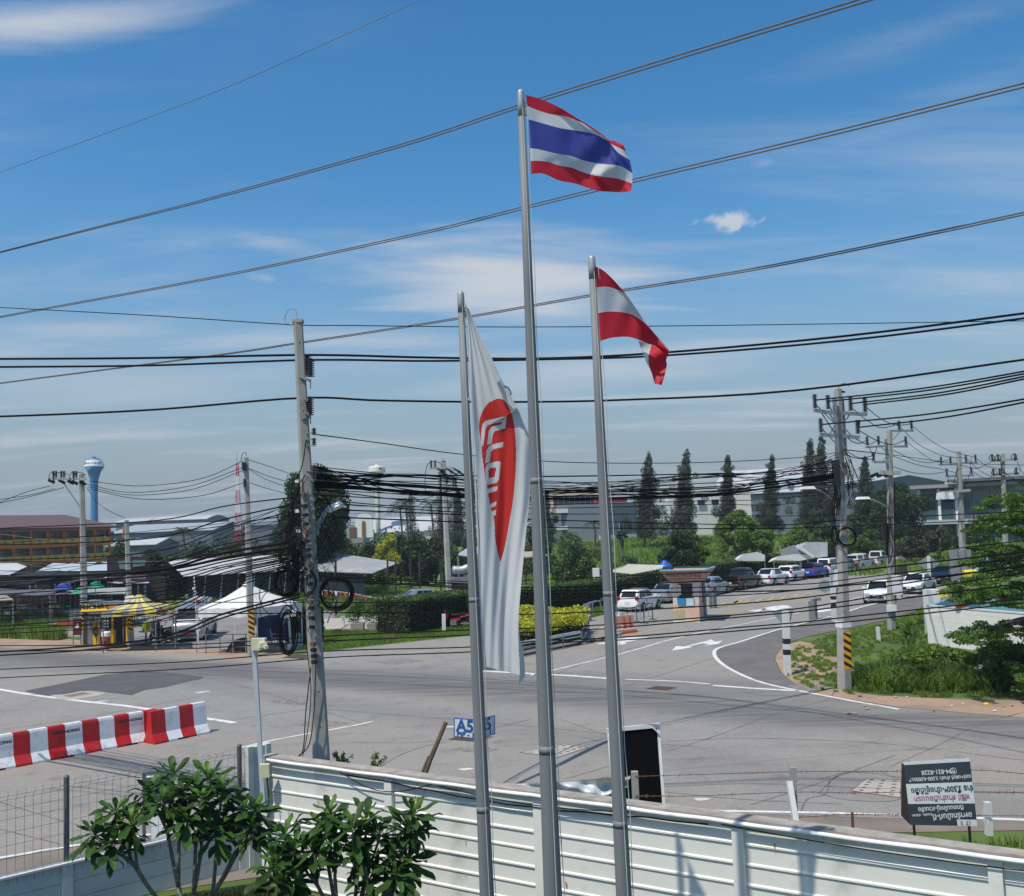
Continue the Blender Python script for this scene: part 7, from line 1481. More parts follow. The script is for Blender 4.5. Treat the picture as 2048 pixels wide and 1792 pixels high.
b=MB(); q=.10; b.add([(-rw-ex,-rd-ex,rt),(rw+ex,-rd-ex,rt),(rw+ex,rd+ex,rt),(-rw-ex,rd+ex,rt),(-rw-ex+q,-rd-ex+q,rt+.05),(rw+ex-q,-rd-ex+q,rt+.05),(rw+ex-q,rd+ex-q,rt+.05),(-rw-ex+q,rd+ex-q,rt+.05)],[(i,(i+1) % 4,4+(i+1) % 4,4+i) for i in range(4)]); b.build('roof_edge',M('aqua_edge',(.10,.38,.44),.6),bo)
BX('roof_deck',m_gray,-rw-.3,rw+.3,-rd-.3,rd+.3,rt-.14,rt-.10)
tn=math.atan2(rt-rb,-ex); zc=(rb+rt)/2; yc=-rd-ex/2; fr=frame((.05,yc-.02,zc),(1,0,0),(0,-ex,rt-rb)); text_mesh('PINTHONG',.40,M('booth_lettering',(.16,.09,.07),.7),bo,fr,.012,bold=.004,sx=1.0)
b=MB()
for x0,x1,v0,v1 in ((-1.28,1.38,-.27,-.24),(-1.28,1.38,.24,.27),(-1.28,-1.25,-.27,.27),(1.35,1.38,-.27,.27)): b.slab([fr @ Vector((x0-.05,v0,.004)),fr @ Vector((x1-.05,v0,.004)),fr @ Vector((x1-.05,v1,.004)),fr @ Vector((x0-.05,v1,.004))],fr.to_3x3() @ Vector((0,0,.01)))
b.build('lettering_border',M('booth_lettering',(0,0,0)),bo)
def gate_machine(label,pos,rz,arm=True,L=2.6):
 t=thing('barrier_gate',label,'gate',pos,rz); b=MB(); b.box((0,0,.55),(.32,.38,1.1)); b.build('housing',m_steel,t); b=MB(); b.box((-.12,-.2,.55),(.06,.03,1.0)); b.build('white_edge',m_alum,t)
 if arm:
  b=MB(); b.beam((.1,0,1.12),(L,.0,1.32),.06,.10); b.beam((.6,0,1.15),(.45,0,.5),.05,.05); b.beam((1.3,0,1.2),(1.5,0,.5),.05,.05); b.beam((.45,0,.5),(1.5,0,.5),.05,.04); b.beam((1.9,0,1.26),(2.1,0,.7),.04,.04); b.build('folded_arm',m_alum,t)
 return t
gate_machine('grey barrier gate machine with a folded white arm behind the yellow hedge',G(*K4(412,1450)),R(48))
gate_machine('grey barrier gate housing on the median left of the striped utility pole',G(1627,1240),R(40),False)
b=MB(); p=G(1627,1240); gm=bpy.data.objects['barrier_gate.001']; b.box((.25,0,1.15),(.6,.18,.12)); b.box((.55,0,1.17),(.12,.35,.16)); b.build('camera_head',m_steel,gm)
b=MB(); gate3=thing('barrier_gate','low grey barrier gate with a level arm just right of the guard booth','gate',G(*K4(1360,1350)),R(42)); b.box((0,0,.55),(.35,.4,1.1)); b.build('housing',m_steel,gate3); b=MB(); b.beam((-2.5,0,1.0),(1.5,0,1.05),.08,.14); b.build('arm',m_steel,gate3)
wb_=thing('plastic_barrier','faded orange and white plastic water barrier right of the right flagpole','barrier',G(1244,1268),R(40))
def prismx(b,prof,x0,x1): n_=len(prof); b.add([(x,y,z) for x in (x0,x1) for y,z in prof],[tuple(range(n_))[::-1],tuple(range(n_,2*n_))]+[(j,(j+1) % n_,n_+(j+1) % n_,n_+j) for j in range(n_)])
pr_=[(-.25,0),(-.25,.25),(-.10,.5),(-.08,1.0),(.08,1.0),(.10,.5),(.25,.25),(.25,0)]
m_or=M('faded_orange_plastic',(.62,.13,.03),.55,var=.12); m_orw=M('sun_bleached_plastic',(.60,.42,.36),.6,var=.08)
b=MB(); prismx(b,pr_,-1.0,.9); b.build('body',m_orw,wb_); b=MB();
for x in (-.5,.05,.5): b.box((x,-.155,.62),(.22,.12,.62),top=(.7,.3))
b.build('orange_rib',m_or,wb_); b=MB(); b.box((-.05,0,.08),(1.96,.54,.16)); b.build('orange_base',m_or,wb_); b=MB(); b.box((.0,0,1.08),(.4,.12,.18)); b.build('coupling',m_whited,wb_)
for x,y,lb_ in ((1272,1250,'dark tubular crowd fence next to the orange barrier'),(1290,1243,'second tubular crowd fence, nearer the guard booth')):
 t=thing('crowd_fence',lb_,'fence',G(x,y),R(46)); b=MB(); b.tube([(-.8,0,0),(-.8,0,1.05),(.8,0,1.05),(.8,0,0)],.03,6); b.build('frame_tube',m_dark,t); b=MB()
 for k in range(3): b.tube([(-.4+k*.4,0,.25),(-.4+k*.4,0,1.03)],.02,5)
 b.tube([(-.8,0,.25),(.8,0,.25)],.02,5); b.build('rail',m_whited,t)
 for s in (-.8,.8): b=MB(); b.tube([(s,-.3,.02),(s,0,.12),(s,.3,.02)],.025,5); b.build('foot',m_dark,t)
def marker(label,base,top_,w,bands,face=None,fd=-.12):
 t=thing('marker_post',label,'sign post',Vector(base)); b=MB(); b.beam(base,top_,w,w); b.build('post',m_whited,t,world=True); ax=(Vector(top_)-Vector(base))
 for z0,z1 in bands: b=MB(); b.beam(Vector(base)+ax*z0,Vector(base)+ax*z1,w*1.04,w*1.04); b.build('black_band',m_black,t,world=True)
 if face: b=MB(); b.slab(face,(0,.02,0)); b.build('sign_back',M('pale_sign_back',(.22,.27,.28),.5),t,world=True)
 return t
Dg=G(1575,1350).y; marker('striped post with the pale back of a triangular sign, left of the striped utility pole',(AT(1575,1350,Dg).x,Dg,0),AT(1571,1222,Dg),.24,[(.16+.21,.45),(.515,.60)] if False else [(.32,.40),(.49,.57)],[AT(1542,1223,Dg+.15),AT(1587,1221,Dg+.15),AT(1577,1255,Dg+.15),AT(1567,1250,Dg+.15)])
Dg=G(1670,1243).y; marker('striped white post with a round pale sign back behind the striped pole',(AT(1669,1243,Dg).x,Dg,0),AT(1665,1158,Dg),.26,[(.33,.42),(.52,.60)],[AT(1650+6*math.cos(a)*2.2,1172+13*math.sin(a),Dg+.2) for a in [i*.785 for i in range(8)]])
Dg=G(1859,1172).y; marker('white post with a diamond sign back above the dark sedan',(AT(1859,1165,Dg).x,Dg,0),AT(1857,1112,Dg),.2,[],[AT(1857,1110,Dg+.15),AT(1880,1127,Dg+.15),AT(1857,1143,Dg+.15),AT(1834,1127,Dg+.15)])
t=thing('white_stake','short plain white stake in the grass right of the striped utility pole','stake',G(1758,1284)); b=MB(); Dg=G(1758,1284).y; b.beam((AT(1758,1284,Dg).x,Dg,0),AT(1755,1254,Dg),.15,.12); b.build('stake',m_whited,t,world=True)
t=thing('red_post_box','dark red post-mounted box beside the second utility pole','box',G(1804,1196)); Dg=G(1804,1196).y; b=MB(); b.beam((AT(1804,1196,Dg).x,Dg,0),AT(1803,1150,Dg),.1,.1); b.build('post',m_rust,t,world=True); b=MB(); b.box(AT(1804,1140,Dg),(.7,.5,.7),top=(.8,.8)); b.build('box',m_brwn,t,world=True)
t=thing('leaning_post','leaning white post half sunk in the weeds at right','post',G(1930,1375)); Dg=G(1930,1375).y; b=MB(); b.beam(AT(1922,1370,Dg),AT(1966,1332,Dg+1.0),.22,.16); b.build('post',m_whited,t,world=True)
m_wc=M('stained_white_wall',(.74,.73,.67),.8,var=.05,dirt=(.36,.35,.33),dscale=.9,dlo=.58,dhi=.72)
cw=thing('compound_wall','stained white block wall with a blue inner edge under the right tree','wall',G(1950,1300)); ca=Vector((*GXY(1860,1288),0)); ce=Vector((*GXY(2060,1314),0)); ce2=ca+(ce-ca)*3.0; dd_=(ce2-ca).normalized(); hgt=Z(1855,1212,ca.y)
nblk=0; dn=Vector((dd_.y,-dd_.x,0)); rotc=Matrix((dd_,-dn,Vector((0,0,1)))).transposed(); Lw=(ce2-ca).length
rws=8; bh=hgt/rws
for r_ in range(rws):
 k=0; x=0 if r_ % 2 == 0 else -.45
 while x<Lw and nblk<290:
  x0_,x1_=max(x,0),min(x+.9,Lw)
  if x1_-x0_>.1: b=MB(); b.box(ca+dd_*(x0_+x1_)/2+dn*rnd.uniform(-.002,.002)+Vector((0,0,(r_+.5)*bh)),(x1_-x0_-.004,.2,bh-.004),rot=rotc); b.build('block',m_wc,cw,world=True); nblk += 1
  x += .9
b=MB(); b.box(ca+dd_*Lw/2+Vector((0,0,hgt/2)),(Lw-.02,.14,hgt-.03),rot=rotc); b.build('mortar_core',m_wc,cw,world=True)
b=MB(); b.box(ca+dd_*Lw/2+Vector((0,0,hgt+.03)),(Lw,.24,.06),rot=rotc); b.build('coping',m_fw,cw,world=True)
cb=ca+Vector((6.6,9.5,0)); m_aqua=M('aqua_wall',(.14,.34,.40),.7,var=.05); b=MB(); b.beam(ca+Vector((.1,.15,hgt/2)),cb+Vector((0,0,hgt/2)),.2,hgt-.02); b.build('return_wall',m_aqua,cw,world=True)
b=MB(); b.beam(cb+Vector((0,0,hgt/2)),cb+Vector((12,0,hgt/2)),.2,hgt); b.build('far_wall',m_aqua,cw,world=True)
b=MB(); b.slab([ca+Vector((.2,.3,.05)),ca+Vector((12,-2,.05)),cb+Vector((12,0,.05)),cb+Vector((.2,-.2,.05))],(0,0,.02)); b.build('yard_floor',m_pad,cw,world=True)
t=thing('concrete_pillar','pale concrete pillar showing over the corner of the stained white wall','pillar',ca+Vector((1.6,3.4,0))); b=MB(); b.box((0,0,hgt/2+.25),(.6,.6,hgt+.5)); b.build('shaft',m_wc,t)
t=thing('red_basin','small red basin on the stained white wall','basin',ca+dd_*2.0+Vector((0,0,hgt+.06))); b=MB(); b.lathe([(.18,0),(.28,.10),(.26,.10),(.16,.02)],14); b.build('bowl',m_red,t)
t=thing('yellow_cloth','yellow cloth draped near the dark sedan at the wall corner','cloth',G(1885,1205)); p=AT(1880,1195,52); b=MB(); b.slab([AT(1876,1175,53),AT(1882,1180,52.5),AT(1898,1192,52),AT(1880,1196,52.6)],(0,.05,0)); b.build('cloth',M('bright_yellow_cloth',(.70,.60,.04),.7),t,world=True)
for (x,y,D) in ((1945,1150,66),(1995,1150,66)):
 t=thing('yellow_canopy',['yellow stall canopy glimpsed left through the right tree','yellow stall canopy glimpsed right through the right tree'][x>1950],'canopy',G(x,y)); b=MB(); b.slab([AT(x-14,y-6,D),AT(x+12,y-8,D),AT(x+16,y+8,D),AT(x-12,y+10,D)],(0,.5,.1)); b.build('cloth',M('bright_yellow_cloth',(0,0,0)),t,world=True)
 for q_ in (-12,14): b=MB(); p=AT(x+q_,y,D); b.beam((p.x,D,0),p,.06,.06); b.build('leg',m_steel,t,world=True)
t=thing('litter_sack','crumpled yellow plastic bag on the grass below the weeds at right','litter',G(1950+372-0-0,1420) if False else G(1973,1410)); b=MB(); b.lathe([(.05,0),(.10,.03),(.06,.07),(.02,.08)],7); b.build('bag',m_yel,t)
yh=thing('yellow_hedge_planter','bright yellow-green hedge in a planter with white slatted rails left of the entrance','planter',G(1100,1300))
c0_,c1_=Vector((*GXY(1042,1314),0)),Vector((*GXY(1158,1290),0)); c2_,c3_=Vector((*GXY(1172,1263),0)),Vector((*GXY(1045,1262),0)); c0_=c0_+(c0_-c1_)*.35; c3_=c3_+(c3_-c2_)*.35
V=[]; Fq_=[]; cen=[]; rad=[]; cnt=[]
for u in np.linspace(.06,.94,13):
 for v in np.linspace(.12,.88,5):
  p=c0_.lerp(c1_,u).lerp(c3_.lerp(c2_,u),v); cen.append((p.x,p.y,1.15+.12*math.sin(u*9+v*5))); rad.append((.62,.8,.38)); cnt.append(330)
V,F=leaf_quads(cen,rad,cnt,.15,41,aspect=1.7); np_mesh('yellow_foliage',V,F,m_leafy,yh,world=True)
cen2=[(x,y,.6) for x,y,z in cen]; V,F=leaf_quads(cen2,[(.6,.8,.42)]*len(cen2),[150]*len(cen2),.16,42); np_mesh('lower_foliage',V,F,m_leafd,yh,world=True)
for (a,e) in ((c0_,c1_),(c1_,c2_)):
 d=(e-a).normalized(); o=Vector((d.y,-d.x,0))*.15
 for z,h_ in ((.22,.12),(.46,.05),(.66,.14)): b=MB(); b.beam(a+o+Vector((0,0,z)),e+o+Vector((0,0,z)),.05,h_); b.build('rail',m_whited,yh,world=True)
 k_=max(2,int((e-a).length/1.6))
 for i in range(k_+1): p=a.lerp(e,i/k_)+o*1.1; b=MB(); b.beam(p,p+Vector((0,0,.75)),.08,.08); b.build('rail_post',m_steel,yh,world=True)
b=MB(); b.prism([(p.x,p.y) for p in (c0_,c1_,c2_,c3_)],.02,.34); b.build('planter_bed',M('red_earth_bed',(.16,.06,.035),.9),yh,world=True)
kb=thing('median_kerb','orange and dark striped kerb leading from the yellow hedge to the orange barrier','kerb',G(1200,1280))
pa,pe=Vector((*GXY(1165,1290),0)),Vector((*GXY(1242,1270),0))
for i in range(7): q0,q1=pa.lerp(pe,i/7),pa.lerp(pe,(i+.95)/7); b=MB(); b.beam(q0+Vector((0,0,.08)),q1+Vector((0,0,.08)),.22,.16); b.build('kerb_stone',m_rust if i % 2 else m_pad,kb,world=True)
# ================================================================== TENT, STALL AND OTHER THINGS ACROSS THE ROAD
Dt=54.; tt=thing('canopy_tent','white peaked canopy tent beyond the road behind the slim mast','tent',Vector((AT(500,1290,Dt).x,Dt,0)))
TLf,TRf,TBr,TBl=AT(396,1209,52.5),AT(514,1212,51.2),AT(603,1204,54.5),AT(470,1196,57); TLf.z=TRf.z=TBr.z=TBl.z=2.35; pk=AT(502,1166,54); pk.z=3.55
cs_=[TLf,TRf,TBr,TBl]; pk=sum(cs_,Vector())/4; pk.z=3.50; m_tent=M('tent_white',(.74,.74,.71),.7,var=.05,scale=.8,trans=.15)
b=MB(); g=random.Random(4)
for i in range(4):
 a,e=cs_[i],cs_[(i+1) % 4]; n_=14; m_=9; o=len(b.v)
 for r_ in range(m_+1):
  v=r_/m_;
  for j in range(n_+1):
   u=j/n_; base=a.lerp(e,u); p=base.lerp(pk,v); sag=-.20*math.sin(v*math.pi)*(.7+.3*math.cos((u-.5)*6)) ; p.z += sag+.025*math.sin(u*23+v*9+i); b.v.append(tuple(p))
 for r_ in range(m_):
  for j in range(n_): k_=o+r_*(n_+1)+j; b.f.append((k_,k_+1,k_+n_+2,k_+n_+1)); b.m.append(0)
b.build('roof_fabric',m_tent,tt,smooth=True,world=True)
b=MB()
for i in range(4):
 a,e=cs_[i],cs_[(i+1) % 4]; n_=24; o=len(b.v); nn_=Vector(((e-a).y,-(e-a).x,0)).normalized()
 for j in range(n_+1):
  u=j/n_; p=a.lerp(e,u); w_=.05*math.sin(u*37+i); b.v += [tuple(p),tuple(p+nn_*w_*.6+Vector((0,0,-.22))),tuple(p+nn_*w_+Vector((0,0,-.44-.03*math.sin(u*21))))]
 for j in range(n_): k_=o+j*3; b.f += [(k_,k_+3,k_+4,k_+1),(k_+1,k_+4,k_+5,k_+2)]; b.m += [0,0]
b.build('valance',m_tent,tt,smooth=True,world=True)
for p in cs_: b=MB(); b.tube([(p.x,p.y,0),p],.03,7); b.build('leg',m_whited,tt,world=True)
b=MB(); b.lathe([(.30,0),(.20,.10),(.04,.22)],8,pk+Vector((0,0,-.06))); b.build('top_cap',m_tent,tt,world=True)
b=MB(); q_=[TRf+Vector((.2,.9,-.2)),TBr+Vector((-.2,-.1,-.2))]; mm_=q_[0].lerp(q_[1],.5)
for i in range(13): u=i/12; p=Vector((AT(514+74*u,1250,56).x,56+.2*math.sin(u*14),2.2)); b.v += [tuple(p),tuple(p+Vector((.05*math.sin(i),.1,-1.15))),tuple(p+Vector((.1*math.sin(i*2),.15,-2.0)))]
for i in range(12): k_=i*3; b.f += [(k_,k_+3,k_+4,k_+1),(k_+1,k_+4,k_+5,k_+2)]; b.m += [0,0]
b.build('blue_curtain',M('navy_tarp',(.012,.045,.16),.6,var=.15),tt,smooth=True,world=True)
def plastic_chair(label,pos,rz,m_=m_white):
 t=thing('plastic_chair',label,'chair',pos,rz); b=MB(); b.box((0,0,.42),(.46,.44,.04)); b.build('seat',m_,t); b=MB(); b.box((0,.22,.68),(.44,.05,.54),rot=Matrix.Rotation(R(-12),3,'X'),top=(.8,1)); b.build('backrest',m_,t)
 for a,c in ((-1,-1),(1,-1),(1,1),(-1,1)): b=MB(); b.tube([(a*.2,c*.19,.41),(a*.25,c*.24,0)],.022,5); b.build('leg',m_,t)
 for a in (-1,1): b=MB(); b.tube([(a*.25,-.2,.42),(a*.27,-.2,.64),(a*.26,.22,.66)],.02,5); b.build('armrest',m_,t)
pc=G(551,1292); plastic_chair('pale plastic armchair in the shade of the white tent',pc,R(100),M('grey_plastic',(.36,.37,.37),.5))
t=thing('work_bench','wooden bench cluttered with dark goods under the tent','bench',G(540,1275)); b=MB(); b.box((0,0,.78),(2.6,.9,.06)); b.build('bench_top',m_wood,t); b=MB(); b.box((-.6,0,1.0),(1.0,.5,.35)); b.box((.7,.1,.95),(.7,.4,.25)); b.build('goods',m_brwn,t)
for a,c in ((-1,-1),(1,-1),(1,1),(-1,1)): b=MB(); b.box((a*1.2,c*.4,.38),(.06,.06,.76)); b.build('leg',m_wood,t)
t=thing('tarp_heap','dark tarpaulin heap beside the striped pole under the tent','tarpaulin',G(487,1302)); b=MB(); b.lathe([(.9,0),(.75,.35),(.45,.6),(.1,.7)],9); b.build('heap',m_brwn,t)
t=thing('pipe_sign','small white sign on a pale plastic pipe right of the tent','sign',G(582,1298)); Dg=G(582,1298).y; b=MB(); b.tube([(AT(582,1298,Dg).x,Dg,0),AT(577,1225,Dg)],.06,10); b.build('pipe',M('pale_pvc',(.42,.52,.56),.4),t,world=True); b=MB(); b.box(G(582,1298)+Vector((0,0,.16)),(.30,.30,.32)); b.build('concrete_foot',m_whited,t,world=True); b=MB(); b.slab([AT(560,1226,Dg-.1),AT(592,1218,Dg-.1),AT(592,1232,Dg-.1),AT(562,1238,Dg-.1)],(0,.03,0)); b.build('plate',m_white,t,world=True)
t=thing('a_board','small green and white A-board leaning by the pipe sign','sign',G(594,1300)); b=MB(); b.slab([(-.2,0,0),(.25,0,0),(.15,.15,.85),(-.15,.15,.85)],(0,.04,0)); b.build('board',M('green_pattern',(.12,.22,.20),.6,var=.6,scale=9),t)
t=thing('low_railing','low thin steel railing in front of the white tent','fence',G(430,1305)); b=MB()
xs_=[394,412,440,466,492,514]; ps=[Vector((*GXY(x,1307),0)) for x in xs_]
for p in ps: b=MB(); b.beam(p,p+Vector((0,0,1.0)),.05,.05); b.build('upright',m_steel,t,world=True)
for z in (.35,.65,.98):
 b=MB(); b.beam(ps[0]+Vector((0,0,z)),ps[-1]+Vector((0,0,z)),.04,.04); b.build('rail',m_steel,t,world=True)
t=thing('flag_stick','small striped flag on a white stick beside the van','flag',G(399,1306)); Dg=G(399,1306).y; b=MB(); b.tube([(AT(397,1306,Dg).x,Dg,0),AT(388,1150,Dg)],.03,6); b.build('stick',m_whited,t,world=True)
def qz(x,y): return AT((550+x/4.096)/1.6875,(1950+y/4.096)/1.6875,Dg)
rr_=[((400,110),(430,140)),((406,145),(452,172)),((410,180),(472,215)),((414,235),(510,262)),((416,280),(532,318)),((432,330),(500,345))]
b=MB()
for i in range(5): b.cm=[1,0,2,0,1][i] if i else 0; b.slab([qz(*rr_[i][0]),qz(*rr_[i][1]),qz(*rr_[i+1][1]),qz(*rr_[i+1][0])],(0,.02,0))
b.build('cloth',[m_fw,m_fr,m_fb],t,world=True)
Ds_=57.; st=thing('drink_stall','yellow and black drink stall with a FUCHA sign behind the left pole','stall',Vector((AT(205,1280,Ds_).x,Ds_,0)))
def S1(x,y,d=0): return AT((x/4.551)/1.6875,(1900+y/4.551)/1.6875,Ds_+d)
def quadp(name,mat,x0,y0,x1,y1,d=0,th=.06,par=None): b=MB(); b.slab([S1(x0,y0,d),S1(x1,y0,d),S1(x1,y1,d),S1(x0,y1,d)],(0,th,0)); return b.build(name,mat,par or st,world=True)
m_sy=M('stall_yellow',(.72,.40,.015),.55,var=.05); m_ly=M('lemon_print',(.60,.62,.03),.5)
quadp('sign_board',m_ly,1280,640,1632,712,-.1,.1); fr=frame(S1(1410,676,-.12),(1,0,0),(0,0,1)); ivs=st.matrix_basis.inverted(); text_mesh('FUCHA',.42,m_black,st,ivs @ frame(S1(1412,678,-.12),(1,0,.035),(0,0,1)),.01,bold=.012); text_mesh('香茶飲品',.22,m_sdark,st,ivs @ frame(S1(1545,664,-.12),(1,0,.035),(0,0,1)),.01); text_mesh('☕',.25,m_black,st,ivs @ frame(S1(1310,678,-.12),(1,0,.035),(0,0,1)),.01)
b=MB(); b.slab([S1(1230,760,-.9),S1(1640,742,-.9),S1(1650,700,.2),S1(1260,720,.2)],(0,0,.05)); b.build('awning',m_sy,st,world=True)
quadp('side_fascia',M('stall_orange',(.60,.24,.02),.6),1640,655,1960,745,0,.1)
b=MB(); b.slab([S1(1290,630,0),S1(1990,655,0),S1(2000,600,3),S1(1400,575,3)],(0,0,.06)); b.build('roof',M('slate_roof',(.16,.18,.22),.7),st,world=True)
quadp('back_panel',m_brwn,1280,790,1960,1255,2.2,.1); quadp('left_panel',m_steel,1345,820,1420,1250,.3)
for x0 in (1425,1488): quadp('counter_panel',m_sy,x0,915,x0+52 if x0<1450 else x0+42,1258,-.05,.08)
quadp('counter_centre',m_brwn,1455,920,1492,1258,-.04,.08); quadp('right_counter',m_sy,1640,1030,1760,1260,.4,.2); quadp('stall_post',m_sy,1712,800,1735,1255,-.4,.08); quadp('stall_post',m_sy,1932,800,1975,1255,.3,.08); quadp('stall_post',m_brwn,1640,740,1665,1255,-.2,.08)
b=MB(); b.slab([S1(1466+42*math.cos(a),1050+80*math.sin(a),-.12) for a in [i*.524 for i in range(12)]],(0,.03,0)); b.build('round_emblem',m_sdark,st,world=True)
quadp('emblem_print',m_sy,1440,1055,1492,1064,-.14,.01)
for k in range(5): quadp('hanging_pouch',m_white if k % 2 else m_steel,1440+k*24,830,1456+k*24,900,.1,.1)
for k in range(8): quadp('menu_card',m_white,1600+(k % 2)*42,825+(k // 2)*48,1624+(k % 2)*42,860+(k // 2)*48,-.3,.03)
quadp('shelf',m_steel,1345,960,1420,975,0,.4); quadp('white_urn',m_white,1545,1020,1585,1090,.1,.3)
t=thing('menu_stand','dark red menu stand with an ice cream picture left of the drink stall','sign',S1(1180,1200,-.5)); t.location.z=0
q_=[S1(1118,850,-.5),S1(1245,850,-.5),S1(1245,1110,-.5),S1(1118,1110,-.5)]; b=MB(); b.slab(q_,(0,.1,0)); b.build('panel',M('maroon_print',(.09,.015,.02),.5),t,world=True); b=MB(); b.slab([S1(1150,1000,-.55),S1(1210,1000,-.55),S1(1215,960,-.55),S1(1185,930,-.55),S1(1165,965,-.55)],(0,.02,0)); b.build('picture',m_cream,t,world=True); b=MB(); b.slab([S1(1130,885,-.55),S1(1235,885,-.55),S1(1235,900,-.55),S1(1130,900,-.55)],(0,.02,0)); b.build('title_strip',M('pink_print',(.4,.15,.17),.5),t,world=True)
for x in (1125,1240): b=MB(); b.beam(S1(x,1250,-.4),S1(x,1100,-.4),.05,.05); b.build('leg',m_steel,t,world=True)
cu_=thing('cup_sign','big red and white paper-cup shaped sign standing in front of the drink stall','sign',S1(1620,1300,-1.5)); cu_.location.z=0
k=(S1(1700,1100,-1.5)-S1(1570,1100,-1.5)).x/2; cpos=S1(1632,1300,-1.5); cpos.z=0; h_=S1(1632,1080,-1.5).z
b=MB(); b.lathe([(k*.55,.0),(k*.98,h_*.82)],18,cpos); b.build('cup',M('cup_red',(.56,.06,.03),.5,var=.1),cu_,world=True); b=MB(); b.lathe([(k*1.02,h_*.82),(k*1.12,h_*.86),(k*1.05,h_*1.05),(k*.8,h_*1.10)],18,cpos); b.build('lid',m_white,cu_,world=True)
b=MB(); b.slab([cpos+Vector((k*.5*math.cos(a),-k*.86,h_*.5+k*.55*math.sin(a))) for a in [i*.524 for i in range(12)]],(0,.04,0)); b.build('badge',m_sdark,cu_,world=True); b=MB(); b.lathe([(k*.6,.0),(k*.66,h_*.12)],18,cpos+Vector((0,0,.001))); b.build('white_foot',m_white,cu_,world=True)
sc_t=thing('striped_canopy','yellow and grey striped market canopy right of the drink stall','canopy',Vector((AT(282,1285,56).x,56,0))); c_=AT(278,1214,56); c_.z=0; m_cg=M('canopy_grey',(.30,.27,.26),.7); m_cy=M('canopy_lemon',(.66,.60,.12),.6,trans=.1)
b=MB(); ns=24; pkz=Z(276,1187,56); ez=Z(278,1217,56)
for i in range(ns):
 a0,a1=i*6.2832/ns,(i+1)*6.2832/ns; f=lambda a,r_,z: (c_.x+r_*1.5*math.cos(a)/max(abs(math.cos(a)),abs(math.sin(a))),56+r_*1.5*math.sin(a)/max(abs(math.cos(a)),abs(math.sin(a))),z)
 b.cm=i % 2; b.poly([f(a0,1,ez),f(a1,1,ez),f(a1,.4,ez+.30),f(a0,.4,ez+.30)]); b.poly([f(a0,.4,ez+.30),f(a1,.4,ez+.30),f(a1,.02,pkz),f(a0,.02,pkz)]); b.poly([f(a1,1,ez),f(a0,1,ez),f(a0,1,ez-.3),f(a1,1,ez-.3)])
b.build('canopy_fabric',[m_cy,m_cg],sc_t,world=True)
for sx_,sy_ in ((-1,-1),(1,-1),(1,1),(-1,1)): b=MB(); b.tube([(c_.x+sx_*1.42,56+sy_*1.4,0),(c_.x+sx_*1.42,56+sy_*1.4,ez)],.035,6); b.build('leg',m_steel,sc_t,world=True)
aw=thing('side_awning','orange and yellow scalloped awning joined to the striped canopy','awning',Vector((AT(328,1285,56).x,56,0))); b=MB(); P0,P1_,P2,P3_=AT(318,1214,55),AT(318,1212,58),AT(352,1226,58),AT(350,1229,55)
for i in range(8): b.cm=i % 2; u0,u1=i/8,(i+1)/8; b.slab([P0.lerp(P1_,u0),P0.lerp(P1_,u1),P3_.lerp(P2,u1),P3_.lerp(P2,u0)],(0,0,.04))
b.build('awning_fabric',[M('orange_cloth',(.50,.16,.03),.7),m_cy],aw,world=True)
for p in (P3_,P2): b=MB(); b.tube([(p.x,p.y,0),p],.03,5); b.build('leg',m_steel,aw,world=True)
for px,py,lb_ in ((292,1288,'round stool and low table under the striped canopy'),(303,1284,'dark water urn on a stand under the striped canopy')):
 p=G(px,py); t=thing('stall_table',lb_,'table',p); b=MB(); b.lathe([(.4,.7),(.4,.75)],12); b.build('table_top',m_steel,t); b=MB(); b.tube([(0,0,0),(0,0,.7)],.05,6); b.build('pedestal',m_dark,t); b=MB(); b.lathe([(.2,.75),(.22,1.2),(.1,1.28)],10); b.build('pot',m_steel if px>300 else m_leafy,t)
p=G(164,1272); dc=thing('display_cart','white food cart with red trim and a glass case on top','cart',p,R(4))
b=MB(); b.box((0,0,.42),(2.4,.9,.78)); b.build('cabinet',m_cream,dc); b=MB(); b.box((0,0,.86),(2.9,1.1,.13)); b.build('red_trim',m_red,dc); b=MB(); b.box((.1,-.47,.40),(1.0,.03,.75)); b.build('white_cloth',m_white,dc)
b=MB()
for x in (-.7,.35,1.3):
 for y in (-.4,.4): b.beam((x,y,.92),(x,y,1.75),.04,.04)
b.beam((-.7,-.4,1.75),(1.3,-.4,1.75),.04,.04); b.beam((-.7,.4,1.75),(1.3,.4,1.75),.04,.04); b.beam((-.7,-.4,1.75),(-.7,.4,1.75),.04,.04); b.beam((1.3,-.4,1.75),(1.3,.4,1.75),.04,.04); b.build('case_frame',m_dark,dc)
b=MB(); b.box((.3,0,1.32),(1.96,.76,.8)); b.build('case_glass',M('clear_glass',(.5,.56,.58),.05,alpha=.18),dc)
for x0 in (3,105,170,38): t=thing('thin_post',{3: 'thin dark post at the left frame edge',38: 'thin dark post second from the left frame edge',105: 'thin dark post just left of the food cart',170: 'thin dark post right of the food cart'}[x0],'post',G(x0*1.0,1268),0,'thin dark roadside posts at far left'); b=MB(); b.tube([(0,0,0),(0,0,2.4)],.06,6); b.build('post',m_rust,t)
